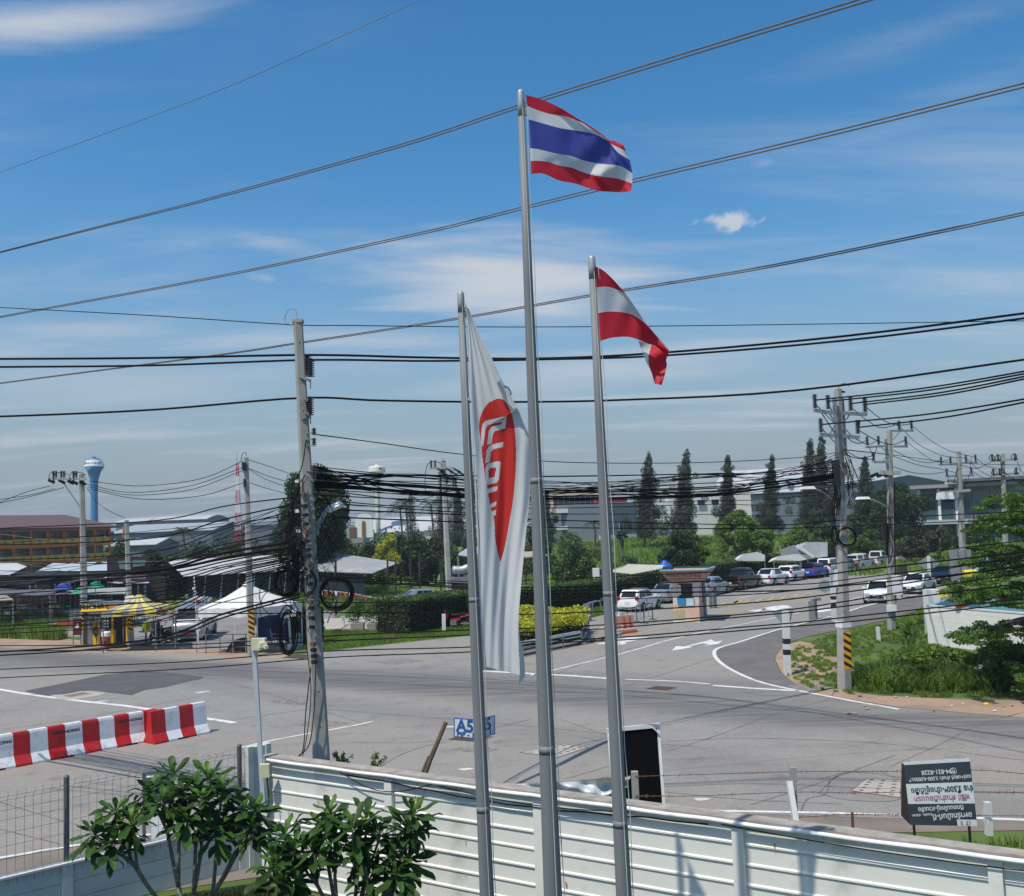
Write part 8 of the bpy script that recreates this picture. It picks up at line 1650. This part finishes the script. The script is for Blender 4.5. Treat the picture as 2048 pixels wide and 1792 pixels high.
def person(label,pos,rz,shirt,trousers,h=1.66):
 t=thing('person',label,'person',pos,rz); me=bpy.data.meshes.new('body')
 vs=[(0,0,.95),(0,.0,1.12),(0,.0,1.38),(0,0,1.48),(0,-.01,1.58),(0,-.01,1.68),(.10,0,.90),(.11,-.02,.50),(.11,.02,.08),(.12,-.10,.03),(-.10,0,.90),(-.11,.0,.50),(-.11,.05,.08),(-.12,-.07,.03),(.19,0,1.40),(.25,.02,1.14),(.20,-.16,.98),(.19,-.24,.97),(-.19,0,1.40),(-.25,.02,1.14),(-.20,-.16,1.0),(-.19,-.24,.99)]
 es=[(0,1),(1,2),(2,3),(3,4),(4,5),(0,6),(6,7),(7,8),(8,9),(0,10),(10,11),(11,12),(12,13),(2,14),(14,15),(15,16),(16,17),(2,18),(18,19),(19,20),(20,21)]
 me.from_pydata(vs,es,[]); o=bpy.data.objects.new('body',me); COL.objects.link(o); o.parent=t
 sm=o.modifiers.new('skin','SKIN'); rad=[.15,.15,.17,.06,.085,.085,.10,.065,.045,.045,.10,.065,.045,.045,.07,.045,.035,.03,.07,.045,.035,.03]
 for i,r_ in enumerate(rad): me.skin_vertices[0].data[i].radius=(r_,r_*(.72 if i in (0,1,2) else 1));
 me.skin_vertices[0].data[0].use_root=True
 o.modifiers.new('sub','SUBSURF').levels=1; o.modifiers['sub'].render_levels=1
 dg=bpy.context.evaluated_depsgraph_get(); m2=bpy.data.meshes.new_from_object(o.evaluated_get(dg)); o.modifiers.clear(); o.data=m2; m2.name='body'
 m2.materials.clear(); m_sk=M('skin',(.26,.13,.08),.6); [m2.materials.append(m) for m in (m_sk,shirt,trousers,m_black)]
 for p_ in m2.polygons:
  c=p_.center; p_.use_smooth=True
  p_.material_index=2 if c.z<.98 and abs(c.x)<.19 and not (c.y<-.13) and c.z>.07 else 1 if (.98 <= c.z<1.46 and abs(c.x)<.30 and (c.z>1.16 or abs(c.x)<.19)) else 3 if (c.z <= .07 or c.z>1.66 or (c.z>1.55 and c.y>.02)) else 0
 t.scale=(h/1.72,)*3; return t
person('person in a lime green shirt seen from behind at the drink stall counter',G(241,1287),R(180),M('lime_shirt',(.36,.50,.10),.8),M('dark_trousers',(.02,.02,.025),.8))
person('person in dark clothes sitting low by the motorcycles under the canopy',G(317,1288),R(120),M('black_shirt',(.02,.02,.02),.8),M('dark_trousers',(0,0,0)),1.5)
for (x,y0,y1,lb_) in ((888,1265,1228,'short white post in front of the red motorcycle'),(686,1252,1232,'short grey post at the corner of the pale path')):
 Dg=G(x,y0).y; t=thing('bollard',lb_,'bollard',G(x,y0)); b=MB(); b.beam((AT(x,y0,Dg).x,Dg,0),AT(x-.5,y1,Dg),.22,.18); b.build('post',m_whited,t,world=True)
gf=thing('pole_frame_fence','row of slim dark steel posts in the grass before the dense shrubs','fence',G(820,1215))
for x,y0,y1 in ((672,1230,1120),(776,1196,1120),(792,1205,1122),(822,1196,1116),(840,1196,1110),(882,1190,1116)):
 Dg=G(x,y0).y; b=MB(); b.tube([(AT(x,y0,Dg).x,Dg,0),AT(x-1,y1,Dg)],.09,6); b.build('post',M('green_black_post',(.03,.045,.04),.6),gf,world=True)
b=MB(); b.tube([AT(672,1196,66),AT(655,1245,60)],.05,5); b.build('brace',m_steel,gf,world=True)
bun=thing('bunting','string of small red and white pennants across the grass left of the hedge','bunting',AT(700,1190,70)); g=random.Random(2); b=MB(); P=spline([AT(640,1180,72),AT(700,1186,70),AT(760,1196,68),AT(880,1200,70)],40); b.tube(P,.012,4,False); b.build('string',m_whited,bun,world=True)
for i in range(1,39,2): b=MB(); p=P[i]; b.slab([p+Vector((-.12,0,0)),p+Vector((.12,0,0)),p+Vector((0,0,-.34))],(0,.01,0)); b.build('pennant',[m_red,m_white,m_or][i % 3],bun,world=True)
for (x,y,lb_) in ((748,1262,'potted shrub in a square concrete pot left of the clipped hedge'),(716,1262,'small potted shrub nearest the pale path')):
 p=G(x,y); t=thing('potted_shrub',lb_,'potted plant',p); b=MB(); b.box((0,0,.25),(.7,.7,.5),top=(1.15,1.15)); b.build('pot',m_pad,t); b=MB(); b.tube([(0,0,.5),(.05,0,1.4)],.03,5); b.build('stem',m_bark,t); V,F=leaf_quads([(0,0,1.3),(.2,0,1.8),(-.25,.1,1.0)],[(.55,.55,.5)]*3,[320]*3,.14,x); np_mesh('foliage',V,F,m_leaf,t)
# ================================================================== TREES, HEDGES AND SHRUBS
def tree(name,label,base,hgt,clumps,tr,mat,n,leaf,seed,group=None,cat='tree',limbs=True,aspect=2.0,bark=m_bark,shell=.35):
 """clumps: (x, y, z, rx, ry, rz) relative to base"""
 t=thing(name,label,cat,base,0,group); g=random.Random(seed); b=MB()
 zt=max(c[2] for c in clumps); b.tube(spline([(0,0,-.1),(g.uniform(-.1,.1)*tr*4,0,hgt*.25),(g.uniform(-.3,.3)*tr*4,0,hgt*.55),(0,0,hgt*.8)],9),[tr*(1.15-.1*i) for i in range(9)],8)
 if limbs:
  for c in clumps[::max(1,len(clumps) // 12)]:
   z0=min(hgt*.5,c[2]*.55); b.tube(spline([(0,0,z0),(c[0]*.45,c[1]*.45,(z0+c[2])/2-.1*hgt*.3),(c[0]*.9,c[1]*.9,c[2])],6),[tr*.5,tr*.42,tr*.34,tr*.26,tr*.18,tr*.1],6)
 b.build('trunk',bark,t,smooth=True)
 vol=[c[3]*c[4]*c[5] for c in clumps]; s=sum(v ** .67 for v in vol)
 V,F=leaf_quads([c[:3] for c in clumps],[c[3:] for c in clumps],[n*v ** .67/s for v in vol],leaf,seed,aspect,shell=shell); np_mesh('crown',V,F,mat,t); return t
def round_clumps(w,h0,h1,k,seed,sub=.32,depth=None,flat=1.0):
 g=random.Random(seed); out_=[]; depth=depth or w
 for i in range(k):
  a=g.uniform(0,6.283); zf_=g.random(); r=math.sqrt(max(0.05,1-(2*zf_-.85) ** 2*.85))*g.uniform(.35,.78)
  s_=sub*g.uniform(.55,1.2); out_.append((math.cos(a)*r*w/2,math.sin(a)*r*depth/2,h0+(h1-h0)*(.14+.74*zf_),w/2*s_,depth/2*s_,(h1-h0)/2*s_*1.05*flat))
 return out_
def at_img(x,D,zb=0.0): return Vector((AT(x,1100,D).x,D,zb))
def px2m(px,D): return px*D/FPX
D=100.; base=at_img(628,D); top=Z(628,938,D); tree('broadleaf_tree','big dark round tree directly behind the tall near pole',base,top*.75,round_clumps(9.6,2.6,top+.2,80,3,.27),.35,m_leafd,42000,.34,3)
g=random.Random(21)
bands=[(560,104,1085,44,m_leafb,'bright bushy shrub left of the near pole behind the shed'),(690,118,1078,60,m_leaf,'bushy green tree low beside the big dark tree'),(742,112,1090,60,m_leafd,'dark shrub behind the grey lean-to shed'),(775,108,1066,46,m_leafb,'bright yellow-green sapling standing over the dark shrubs'),
         (800,114,1068,70,m_leafd,'dense dark tree below the cream water tower'),(835,110,1070,60,m_leafd,'dense shrub right of the yellow-green sapling'),(870,112,1076,60,m_leafd,'dense shrub beside the pale concrete pole'),(905,108,1088,46,m_leaf,'leafy banana-like thicket behind the pale pole'),(945,118,1060,66,m_leafd,'dark thicket seen behind the left flagpole'),(1010,120,1062,70,m_leafd,'dark thicket behind the banner'),
         (1075,118,1048,60,m_leafd,'dark tree between banner and the middle flagpole'),(520,112,1092,60,m_leafd,'dark shrub behind the slim pole by the tent'),(470,118,1088,60,m_leaf,'green shrub behind the white shed roof'),(405,118,1090,66,m_leafd,'dark bushy tree left end of the white shed'),(345,100,1108,78,m_leafd,'dark tree overhanging the left end of the long shed'),(300,104,1100,60,m_leafd,'dark tree behind the purple billboard'),(240,98,1082,60,m_leafd,'dark round tree right of the apartment block'),(200,92,1128,44,m_leaf,'small green bush over the market roof')]
for i,(x,D,yt,wpx,m_,lab) in enumerate(bands):
 h_=Z(x,yt,D); w_=px2m(wpx,D)*1.25; tree('bush_tree',lab,at_img(x,D),h_*.7,round_clumps(w_,.0,h_,26,30+i,.36),.12,m_,7000,.30,30+i,group='dense shrubs and trees behind the sheds')
D=102.; p=at_img(770,D); tree('sapling','yellow-leaved sapling in front of the dense shrubs',p,Z(770,1075,D),[(x_,y_,z_,.5,.5,.55) for x_,y_,z_ in [(.3,0,3.3),(.8,.2,3.9),(-.5,0,4.3),(.2,.3,4.9),(1.2,0,3.2),(-.9,.2,3.4),(.6,0,5.3)]],.06,m_leafy,1500,.22,77)
def palm(label,x,D,ytop,ybase_z=0,fr_=13,L=2.6,seed=1):
 base=at_img(x,D,ybase_z); top=AT(x,ytop+12,D); t=thing('coconut_palm',label,'palm',base); g=random.Random(seed); b=MB(); b.tube(spline([base,base.lerp(top,.5)+Vector((.3,0,0)),top],8),[.2,.19,.17,.16,.15,.15,.14,.13],7); b.build('trunk',m_bark,t,world=True)
 for k in range(fr_):
  a=k*2.399; el_=R(g.uniform(-5,60)); d=Vector((math.cos(a)*math.cos(el_),math.sin(a)*math.cos(el_),math.sin(el_))); l=L*g.uniform(.8,1.1); pts=[top+d*l*u+Vector((0,0,-1.5*l*.42*u*u)) for u in (0,.25,.5,.75,1.0)]; pts=spline(pts,12); b=MB(); b.tube(pts,.02,4)
  for i in range(1,12):
   tg_=(pts[i]-pts[i-1]).normalized(); sd=tg_.cross(Vector((0,0,1))).normalized(); w_=l*.26*(1-abs(i/12-.45))
   for s in (-1,1): q0=pts[i]; q1=q0+sd*s*w_+tg_*.15+Vector((0,0,-.35*w_-.05)); b.poly([q0,q0+tg_*.12,q1])
  b.build('frond',m_leafd,t,world=True)
 return t
palm('left coconut palm of the pair beneath the distribution wires',607+187-0,150,1000-8,seed=1) if False else None
palm('taller coconut palm above the thicket left of the pale pole',811,140,993,seed=2); palm('coconut palm slightly left and behind its taller neighbour',800,150,1004,seed=3); palm('coconut palm just left of the pale concrete pole',862,140,997,seed=4); palm('small palm against the blue-grey factory wall far left',366,150,1050,seed=5,L=2.2); palm('dark palm in front of the white office block',1187,150,1034,2.5,seed=6,L=2.0)
def casuarina(label,x,D,ytop,wpx,seed,zb=2.4,dens=1.0,twist=0.0):
 base=at_img(x,D,zb); top=AT(x+twist,ytop,D); h_=top.z-zb; g=random.Random(seed); cl_=[]; w_=px2m(wpx,D)
 nz_=int(h_*3.0)
 for i in range(nz_):
  f=(i+g.random())/nz_; z=h_*(.10+.90*f); r=w_/2*(1-f) ** .75*(1 if f>.18 else .6+f*2.2)*(.68+.55*abs(math.sin(i*.83+seed)))+.12; a=g.uniform(0,6.283); rr_=r*g.uniform(.2,1.25)
  dx_=(top.x-base.x)*f; s_=.34+.85*(1-f); cl_.append((dx_+math.cos(a)*rr_,math.sin(a)*rr_,z+.15*rr_,s_*.8,s_*.8,s_*.8))
  if f>.03: cl_.append((dx_+g.uniform(-.1,.1),0,z,.26+r*.55,.26+r*.55,.55))
 return tree('casuarina',label,base,h_,cl_,.16,m_pine,15000*dens,.30,seed,group='tall casuarinas in front of the factories',limbs=False,aspect=3.2)
for x,D,yt,w,lab,tw in ((1290,150,909,78,'leftmost tall slender casuarina, right of the right flagpole',8),(1367,150,903,84,'second tall casuarina from the left, with a leaning tip',6),(1457,160,912,60,'third and slimmest casuarina in the row',-2),(1538,158,914,62,'fourth casuarina, standing before the slate factory',6),
       (1615,150,880,66,'left one of the twin casuarinas beside the striped pole',6),(1640,148,874,78,'right one of the twin casuarinas beside the striped pole',3),(1730,158,915,60,'casuarina between the striped pole and the second pole',0)): casuarina(lab,x,D,yt,w,int(x),dens=1.15,twist=tw)
casuarina('dark narrow casuarina rising behind the pale concrete pole',886,170,921,50,41,0,.8); casuarina('short casuarina behind the left flagpole',942,175,940,36,42,0,.6); casuarina('bare-topped casuarina among the coconut palms',822,180,985,44,43,0,.35); casuarina('casuarina partly behind the banner',915,165,975,50,44,0,.8); casuarina('dark casuarina just right of the middle flagpole',1092,160,985,44,45,1,.8)
def vt(label,x,D,yt,yb,wpx,m_,seed,n=9000,leaf=.26,zb=0,sub=.30,k=30,name='verge_tree',grp='trees of the hedge verge'):
 zt_=Z(x,yt,D); z0_=Z(x,yb,D); base=at_img(x,D,zb); return tree(name,label,base,(zt_-zb)*.8,round_clumps(px2m(wpx,D),z0_-zb,zt_-zb,k,seed,sub),.14,m_,n,leaf,seed,group=grp,bark=m_bark)
vt('pale green frangipani-like tree behind the hedge, between the two right flagpoles',1145,88,1068,1180,118,M('leaf_pale',(.10,.165,.05),.6,var=.2,isl=.35,trans=.3),61,11000,.24)
vt('dark glossy bush tree in front of the bright field, above the guard booth',1358,92,1062,1150,92,m_leafd,62,12000,.24,k=34); vt('olive upper crown just behind the glossy bush tree',1372,96,1058,1110,70,m_leaf,63,5000,.24)
vt('bright green rain tree spreading over the white tents',1475,108,1020,1110,110,m_leafb,64,12000,.28,k=40,sub=.26); vt('lower right limb crown of the bright green tree',1528,106,1058,1110,60,m_leafb,65,5000,.28)
vt('green bushy tree right of the bright rain tree',1595,112,1052,1112,76,m_leafb,66,7000,.26); vt('small young tree in the verge below the rain tree',1405,100,1090,1120,34,m_leafb,67,2500,.24)
vt('mid green tree left of the striped utility pole',1652,118,1045,1118,70,m_leaf,68,7000,.26); vt('large dark spreading tree behind the second utility pole',1800,140,962,1090,150,m_leafd,69,22000,.34,k=60,sub=.24); vt('dark lower crown left of the large spreading tree',1742,138,990,1090,90,m_leafd,70,10000,.34,k=34)
vt('brownish leafy tree above the row of white pickups',1745,120,1058,1130,90,m_leaf,71,9000,.26); vt('olive tree above the silver pickup',1822,118,1070,1118,80,M('leaf_olive',(.06,.075,.03),.7,var=.3,isl=.35,trans=.2),72,8000,.26); vt('olive tree above the red parked car',1880,122,1050,1108,80,M('leaf_olive',(0,0,0)),73,8000,.26); vt('dark bushes at the far end of the parked row',1950,128,1050,1105,90,m_leafd,74,8000,.28); vt('small flat-topped tree over the left field',1245,130,1062,1078,30,m_leafd,75,900,.3,zb=1)
g=random.Random(14); ORD=['first','second','third','fourth','fifth','sixth','seventh','eighth','ninth','tenth','eleventh','twelfth','thirteenth','fourteenth','fifteenth','sixteenth']
for k in range(16):
 x=1190+27*k+g.uniform(0,12); D=g.uniform(105,150); zb_=float(fz(AT(x,1100,D).x,D)); p=Vector((AT(x,1100,D).x,D,zb_)); w_=g.uniform(1.5,3.2); tree('field_bush',ORD[k]+' low rough bush from the left in the grassy field',p,.8,round_clumps(w_,0,w_*.6,8,300+k,.5),.04,g.choice((m_leaf,m_leafd,m_leafb)),900,.22,300+k,group='low bushes in the field',cat='bush',limbs=False)
def hedge(label,pts,w,h_,n,seed,m_=m_leafd,leaf=.14,z1=None,top=m_leaf):
 t=thing('clipped_hedge',label,'hedge',(*pts[0],0)); g_=np.random.default_rng(seed); P=[Vector((*p,0)) for p in pts]; b=MB(); V=[]; segs=[]
 for i in range(len(P)-1):
  a,e=P[i],P[i+1]; d=(e-a).normalized(); q=Vector((-d.y,d.x,0))*w/2; b.slab([a-q*.88,e-q*.88,e+q*.88,a+q*.88],(0,0,h_*.92)); segs.append((a,e,q,(e-a).length))
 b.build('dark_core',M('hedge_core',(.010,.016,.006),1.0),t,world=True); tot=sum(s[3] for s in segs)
 for nm,frac,mm in (('side_leaves',.62,m_),('top_leaves',.38,top)):
  Vs=[]
  for a,e,q,L_ in segs:
   k_=int(n*frac*L_/tot); u=g_.random(k_)
   u=np.where(g_.random(k_)<.10,g_.choice([-.012,1.012],k_),u)
   if nm == 'side_leaves': s_=np.where(g_.random(k_)<.75,-1.0,1.0)*g_.uniform(.88,1.06,k_); s_=np.where((u<0) | (u>1),g_.uniform(-1,1,k_),s_); z=h_*g_.random(k_) ** .9
   else: s_=g_.uniform(-1,1,k_); z=h_*g_.uniform(.93,1.06,k_)
   c=np.array(a)[None]+u[:,None]*np.array(e-a)[None]+s_[:,None]*np.array(q)[None]; c[:,2]=z; Vs.append(c)
  C_=np.concatenate(Vs); k_=len(C_); ax=g_.normal(size=(k_,3)); ax /= np.linalg.norm(ax,axis=1)[:,None]; nn=np.cross(ax,g_.normal(size=(k_,3))); nn /= np.linalg.norm(nn,axis=1)[:,None]; s=leaf*(.6+.8*g_.random(k_))[:,None]
  VV=np.stack([C_-ax*s/2,C_+nn*s/4,C_+ax*s/2,C_-nn*s/4],1).reshape(-1,3); np_mesh(nm,VV,np.arange(4*k_).reshape(-1,4),mm,t,world=True)
 return t
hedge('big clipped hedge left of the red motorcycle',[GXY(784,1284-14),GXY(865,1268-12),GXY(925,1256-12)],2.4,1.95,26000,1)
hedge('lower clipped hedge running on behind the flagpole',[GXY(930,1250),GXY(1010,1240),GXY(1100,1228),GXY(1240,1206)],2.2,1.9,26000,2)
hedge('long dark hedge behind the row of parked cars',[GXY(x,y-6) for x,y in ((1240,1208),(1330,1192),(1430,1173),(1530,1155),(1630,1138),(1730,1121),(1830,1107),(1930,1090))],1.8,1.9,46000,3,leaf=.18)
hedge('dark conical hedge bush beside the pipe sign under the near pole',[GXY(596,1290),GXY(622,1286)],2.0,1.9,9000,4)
m_tg=M('tent_grey_white',(.62,.62,.60),.6,var=.05)
def lump(label,pts,D,mat,name='white_tent',cat='tent',dy=2.5):
 P=[AT(x,y,D) for x,y in pts]; c=sum(P,Vector())/len(P); t=thing(name,label,cat,(c.x,D,0)); b=MB(); b.slab(P,(0,dy,-.3)); b.build('fabric',mat,t,world=True)
 for p in (P[0],P[-1]): b=MB(); b.beam((p.x,p.y+.1,0),p+Vector((0,.1,0)),.08,.08); b.build('pole',m_steel,t,world=True)
 return t
K5=lambda x,y: ((2600+x/2.389)/1.6875,(1250+y/2.389)/1.6875)
lump('white peaked tent left of the tents behind the hedge',[(1472,1122),(1486,1108),(1515,1104),(1530,1110),(1530,1122)],100,m_tg); lump('sagging white sheet on the hedge beside the grey tent',[K5(30,1530),K5(60,1500),K5(200,1480),K5(350,1490),K5(360,1510),K5(240,1535)],98,m_tg)
lump('large pale tarpaulin tent left of the striped pole',[K5(245,1440),K5(280,1385),K5(460,1385),K5(462,1500),K5(370,1510),K5(300,1470)],104,M('tarp_silver',(.45,.48,.50),.5)); lump('grey framed tent side below the rain tree',[K5(130,1500),K5(135,1425),K5(200,1405),K5(240,1480),K5(200,1500)],102,m_gray)
b=MB(); t=thing('tilted_panel','long pale panel tilted against the silver tent','panel',AT(*K5(260,1450),98)); b.beam(AT(*K5(215,1415),98),AT(*K5(345,1505),98),.5,.3); b.build('panel',m_tg,t,world=True)
sr=thing('canteen_roof','low shelter with a cream corrugated roof behind the hedge, left of the blue tank','shelter',Vector((AT(1275,1150,82).x,82,0))); b=MB(); K=36
e0,e1,e2,e3=AT(*K4(565,1072),82),AT(*K4(760,1092),80),AT(*K4(985,1050),84),AT(*K4(720,1040),88)
for i in range(K+1): u=i/K; dz=.06*(i % 2); a_=(e0.lerp(e1,u*2.2) if u<.4545 else e1.lerp(e2,(u-.4545)/.5455)); c_=e3.lerp(e2,max(0,u-.15)/.85); b.v += [(a_.x,a_.y,a_.z+dz),(c_.x,c_.y,c_.z+.25+dz),(a_.x,a_.y,a_.z+dz-.06),(c_.x,c_.y,c_.z+.19+dz)]
for i in range(K): o=i*4; b.f += [(o,o+4,o+5,o+1),(o+2,o+3,o+7,o+6),(o,o+2,o+6,o+4)]; b.m += [0]*3
b.build('corrugated_roof',M('cream_tin',(.55,.53,.42),.6,var=.06),sr,world=True)
for x in (580,660,720,860,960): b=MB(); p=AT(*K4(x,1090),82.5); b.beam((p.x,82.5,0),p,.1,.1); b.build('post',m_brwn,sr,world=True)
b=MB(); b.box(Vector((AT(*K4(790,1100),85).x,85,1.1)),(8,.3,2.2)); b.build('dark_back',m_brwn,sr,world=True); b=MB(); b.box(Vector((AT(*K4(640,1110),82.8).x,82.8,1.3)),(3.4,.1,1.0)); b.build('lattice_panel',m_gray,sr,world=True)
tk=thing('water_tank','ribbed bright blue plastic water tank beside the glossy bush tree','tank',at_img(1328,86)); k=px2m(15,86); z0_,z1_=Z(1328,1165,86),Z(1328,1124,86); b=MB(); pr=[(k*.9,0),(k,z0_)]
for i in range(5): z=z0_+(z1_-z0_)*i/6; pr += [(k,z),(k*1.04,z+.1),(k*1.0,z+.22)]
pr += [(k*.8,z1_-.15),(k*.35,z1_-.02),(k*.35,z1_+.12)]; b.lathe(pr,18); b.build('tank_shell',m_blueg,tk,smooth=True)
for x,y,m_,lb_ in ((1052,1171,m_or,'small orange planter boxes behind the hedge by the banner'),(1160,1185,m_or,'orange netting heap behind the hedge')):
 t=thing('orange_box',lb_,'box',at_img(x,76)); b=MB(); b.box((0,0,Z(x,y,76)-.2),(1.6,.5,.4)); b.box((0,.1,(Z(x,y,76)-.4)/2),(1.5,.4,Z(x,y,76)-.4)); b.build('box',m_,t)
t=thing('white_motor_cart','white scooter-like cart behind the hedge right of the middle flagpole','cart',at_img(1190,80)); b=MB(); b.box((0,0,2.0),(.5,.6,1.1)); b.box((1.0,0,1.55),(2.2,.7,.3)); b.box((.4,0,.75),(2.6,.8,1.4)); b.build('body',m_white,t)
t=thing('grey_umbrella_roof','grey-brown shade roof behind the banner and middle flagpole','shelter',at_img(1068,90)); b=MB(); b.slab([AT(1040,1106,90),AT(1085,1104,90),AT(1095,1112,88),AT(1050,1116,88)],(0,0,.1)); b.build('roof',M('tan_roof',(.36,.33,.28),.7),t,world=True)
for x in (1050,1090): b=MB(); p=AT(x,1113,89); b.beam((p.x,89,0),p,.1,.1); b.build('post',m_brwn,t,world=True)
cen=[]; rad=[]; cnt=[]; g=random.Random(8)
for k in range(150):
 x=-60+k*14.6; D=g.uniform(215,290) if x<1050 else g.uniform(235,330); h_=g.uniform(3,6.5) if x<1080 else g.uniform(4,7); p=AT(x,1100,D); cen.append((p.x,D,h_*.5+(2.5 if x>1050 else 0))); rad.append((g.uniform(3,6),3,h_*.62)); cnt.append(150)
V,F=leaf_quads(cen,rad,cnt,1.0,88); o=np_mesh('distant_trees',V,F,M('far_leaf',(.055,.085,.04),.8,var=.2,scale=.1,isl=.3)); tag(o,'far-off line of trees along the horizon behind the buildings','trees',None,'stuff')
cen=[]; rad=[]; cnt=[]
for k in range(60): x=g.uniform(230,1060); D=g.uniform(120,175); p=AT(x,1100,D); h_=g.uniform(2,4.2); cen.append((p.x,D,h_*.45)); rad.append((g.uniform(2,4),2,h_*.6)); cnt.append(260)
V,F=leaf_quads(cen,rad,cnt,.55,89); o=np_mesh('undergrowth',V,F,m_leaf); tag(o,'tangled undergrowth between the sheds and the far factories','undergrowth',None,'stuff')
cen=[]; rad=[]; cnt=[]
for k in range(90):
 x=g.uniform(1712,1985) if k<65 else g.uniform(1850,2080); y=g.uniform(1338,1380) if k<65 else g.uniform(1325,1350); p=G(x,y); h_=g.uniform(.25,.8)*(1 if x>1750 else .6); cen.append((p.x,p.y,h_*.4)); rad.append((.55,.5,h_*.62)); cnt.append(150)
V,F=leaf_quads(cen,rad,cnt,.13,90,aspect=2.6); o=np_mesh('verge_weeds',V,F,m_leaf); tag(o,'thick weeds between the striped pole and the right tree','weeds',None,'stuff')
blades('reed_grass','tall arching grass in front of the weeds beside the striped pole',pw([(1700,1372),(1730,1362),(1990,1362),(2060,1380),(1990,1388),(1720,1386)]),4200,.62,.032,m_leafb,91,lean=1.3,clump=40)
def agave(label,base,n_,L,seed):
 t=thing('agave_plant',label,'plant',base); g=random.Random(seed); b=MB()
 for k in range(n_):
  a=k*2.399; el_=R(80-75*k/n_+g.uniform(-6,6)); l=L*g.uniform(.8,1.1); d=Vector((math.cos(a)*math.cos(el_),math.sin(a)*math.cos(el_),math.sin(el_))); s=Vector((-math.sin(a),math.cos(a),0))*.045; o=len(b.v)
  for u,w_ in ((0,.8),(.35,1.2),(.7,.8),(1,.02)): p=d*l*u+Vector((0,0,.1-.5*l*u*u*.6)); b.v += [tuple(p-s*w_-Vector((0,0,-.015))),tuple(p),tuple(p+s*w_+Vector((0,0,.015)))]
  for i in range(3): q=o+3*i; b.f += [(q,q+3,q+4,q+1),(q+1,q+4,q+5,q+2)]; b.m += [0,0]
 b.build('leaves',m_leafb,t); return t
agave('spiky long-leaved plant at the corner of the stained white wall',G(1816,1272),40,1.0,5)
pl_=G(1885,1376); tree('shrub','young yellow-green shrub with thin red stems in the weeds',pl_,.9,[(-.8,0,1.05,.45,.4,.22),(-.2,.2,1.2,.45,.4,.2),(.6,0,1.1,.45,.4,.2),(1.1,0,.95,.4,.4,.2)],.03,m_leafb,1400,.16,92)
Dr=33.; base=Vector((AT(2130,1400,Dr+1).x,Dr+1,0)); rt_=thing('spreading_tree','layered spreading tree entering from the right edge over the white wall','tree',base); g=random.Random(31)
sprays=[(2048,992,60),(1990,1002,44),(2010,1028,60),(2060,1030,70),(1975,1050,46),(2040,1060,60),(2060,1095,60),(1985,1098,36),(2020,1112,46),(1950,1123,34),(2040,1135,60),(1985,1142,44),(1918,1176,40),(1962,1166,46),(2010,1174,60),(2060,1185,60),(1945,1190,40),(1992,1200,40),(2040,1206,40),
          (2050,1252,46),(2010,1258,40),(1972,1258,34),(1948,1266,26),(1932,1274,12),(1985,1274,30),(2020,1290,30),(1990,1300,12),(2055,1300,34),(2050,1330,30),(2020,1340,22),(2062,1370,30),(2040,1352,24)]
b=MB(); fork=Vector((base.x-.1,Dr+1,2.2)); b.tube([base,fork],[.22,.18],9); hub_=[AT(2110,1340,Dr+.8),AT(2105,1230,Dr+.6),AT(2100,1130,Dr+.8),AT(2095,1030,Dr+1.0)]; b.tube(spline([fork]+hub_[1:],10),[.17-.012*i for i in range(10)],8); cen=[]; rad=[]; cnt=[]
b2n=0
for x,y,w in sprays:
 d_=g.uniform(-1.6,1.6); c=AT(x,y,Dr+d_); h0_=min(hub_,key=lambda q: abs(q.z-c.z+.3)); b.tube(spline([h0_,h0_.lerp(c,.5)+Vector((0,0,.12)),c],7),[.07,.055,.045,.035,.028,.02,.01],5); wm=px2m(w,Dr)
 for k in range(int(5+w/6)): cen.append((c.x+g.gauss(0,wm*.34),c.y+g.gauss(0,.6),c.z+g.gauss(0,.11)-.07*abs(g.gauss(0,1)))); rad.append((.26,.28,.085)); cnt.append(140)
b.build('trunk',m_bark,rt_,smooth=True,world=True); V,F=leaf_quads(cen,rad,cnt,.09,93,aspect=1.9); np_mesh('crown',V,F,M('rain_tree_leaf',(.105,.20,.028),.55,var=.25,scale=1.2,isl=.35,trans=.35),rt_,world=True)
cen=[]; rad=[]; cnt=[]
for k in range(40): x=g.uniform(1975,2110); y=g.uniform(1330,1385); p=G(x,y); cen.append((p.x,p.y,g.uniform(.2,.9))); rad.append((.6,.5,.5)); cnt.append(200)
t=thing('dark_shrub','dark shaded shrubs under the right tree at the frame edge','shrub',G(2040,1372)); V,F=leaf_quads(cen,rad,cnt,.14,94); np_mesh('foliage',V,F,m_leafd,t,world=True)
b=MB(); b.tube([(0,0,0),(0,0,.6)],.05,5); b.build('stem',m_bark,t)
g=random.Random(17)
for k in range(20):
 x=g.uniform(1680,2040); y=g.uniform(1392,1430); p=G(x,y,.02); t=thing('rubble','small stones and scraps on the bare earth below the weeds','stone',p,g.uniform(0,6),'stones and scraps on the right verge'); b=MB(); s=g.uniform(.025,.08); b.lathe([(s*.8,0),(s,s*.3),(s*.4,s*.6)],6); b.build('stone',g.choice((m_pad,m_dirt,m_rust,m_whited)),t)
# ================================================================== AIR
hzb=MB(); hzb.bx(-3100,3100,-90,3100,-1.2,27); hzo=hzb.build('haze',[]); hzo.data.materials.clear()
hm=bpy.data.materials.new('haze_air'); hm.use_nodes=True; hm.node_tree.nodes.remove(hm.node_tree.nodes['Principled BSDF']); pv_=hm.node_tree.nodes.new('ShaderNodeVolumePrincipled')
pv_.inputs['Color'].default_value=(.84,.90,1,1); pv_.inputs['Density'].default_value=0.0004; pv_.inputs['Anisotropy'].default_value=.3; hm.node_tree.links.new(pv_.outputs[0],hm.node_tree.nodes['Material Output'].inputs['Volume']); hzo.data.materials.append(hm); tag(hzo,kind='stuff')
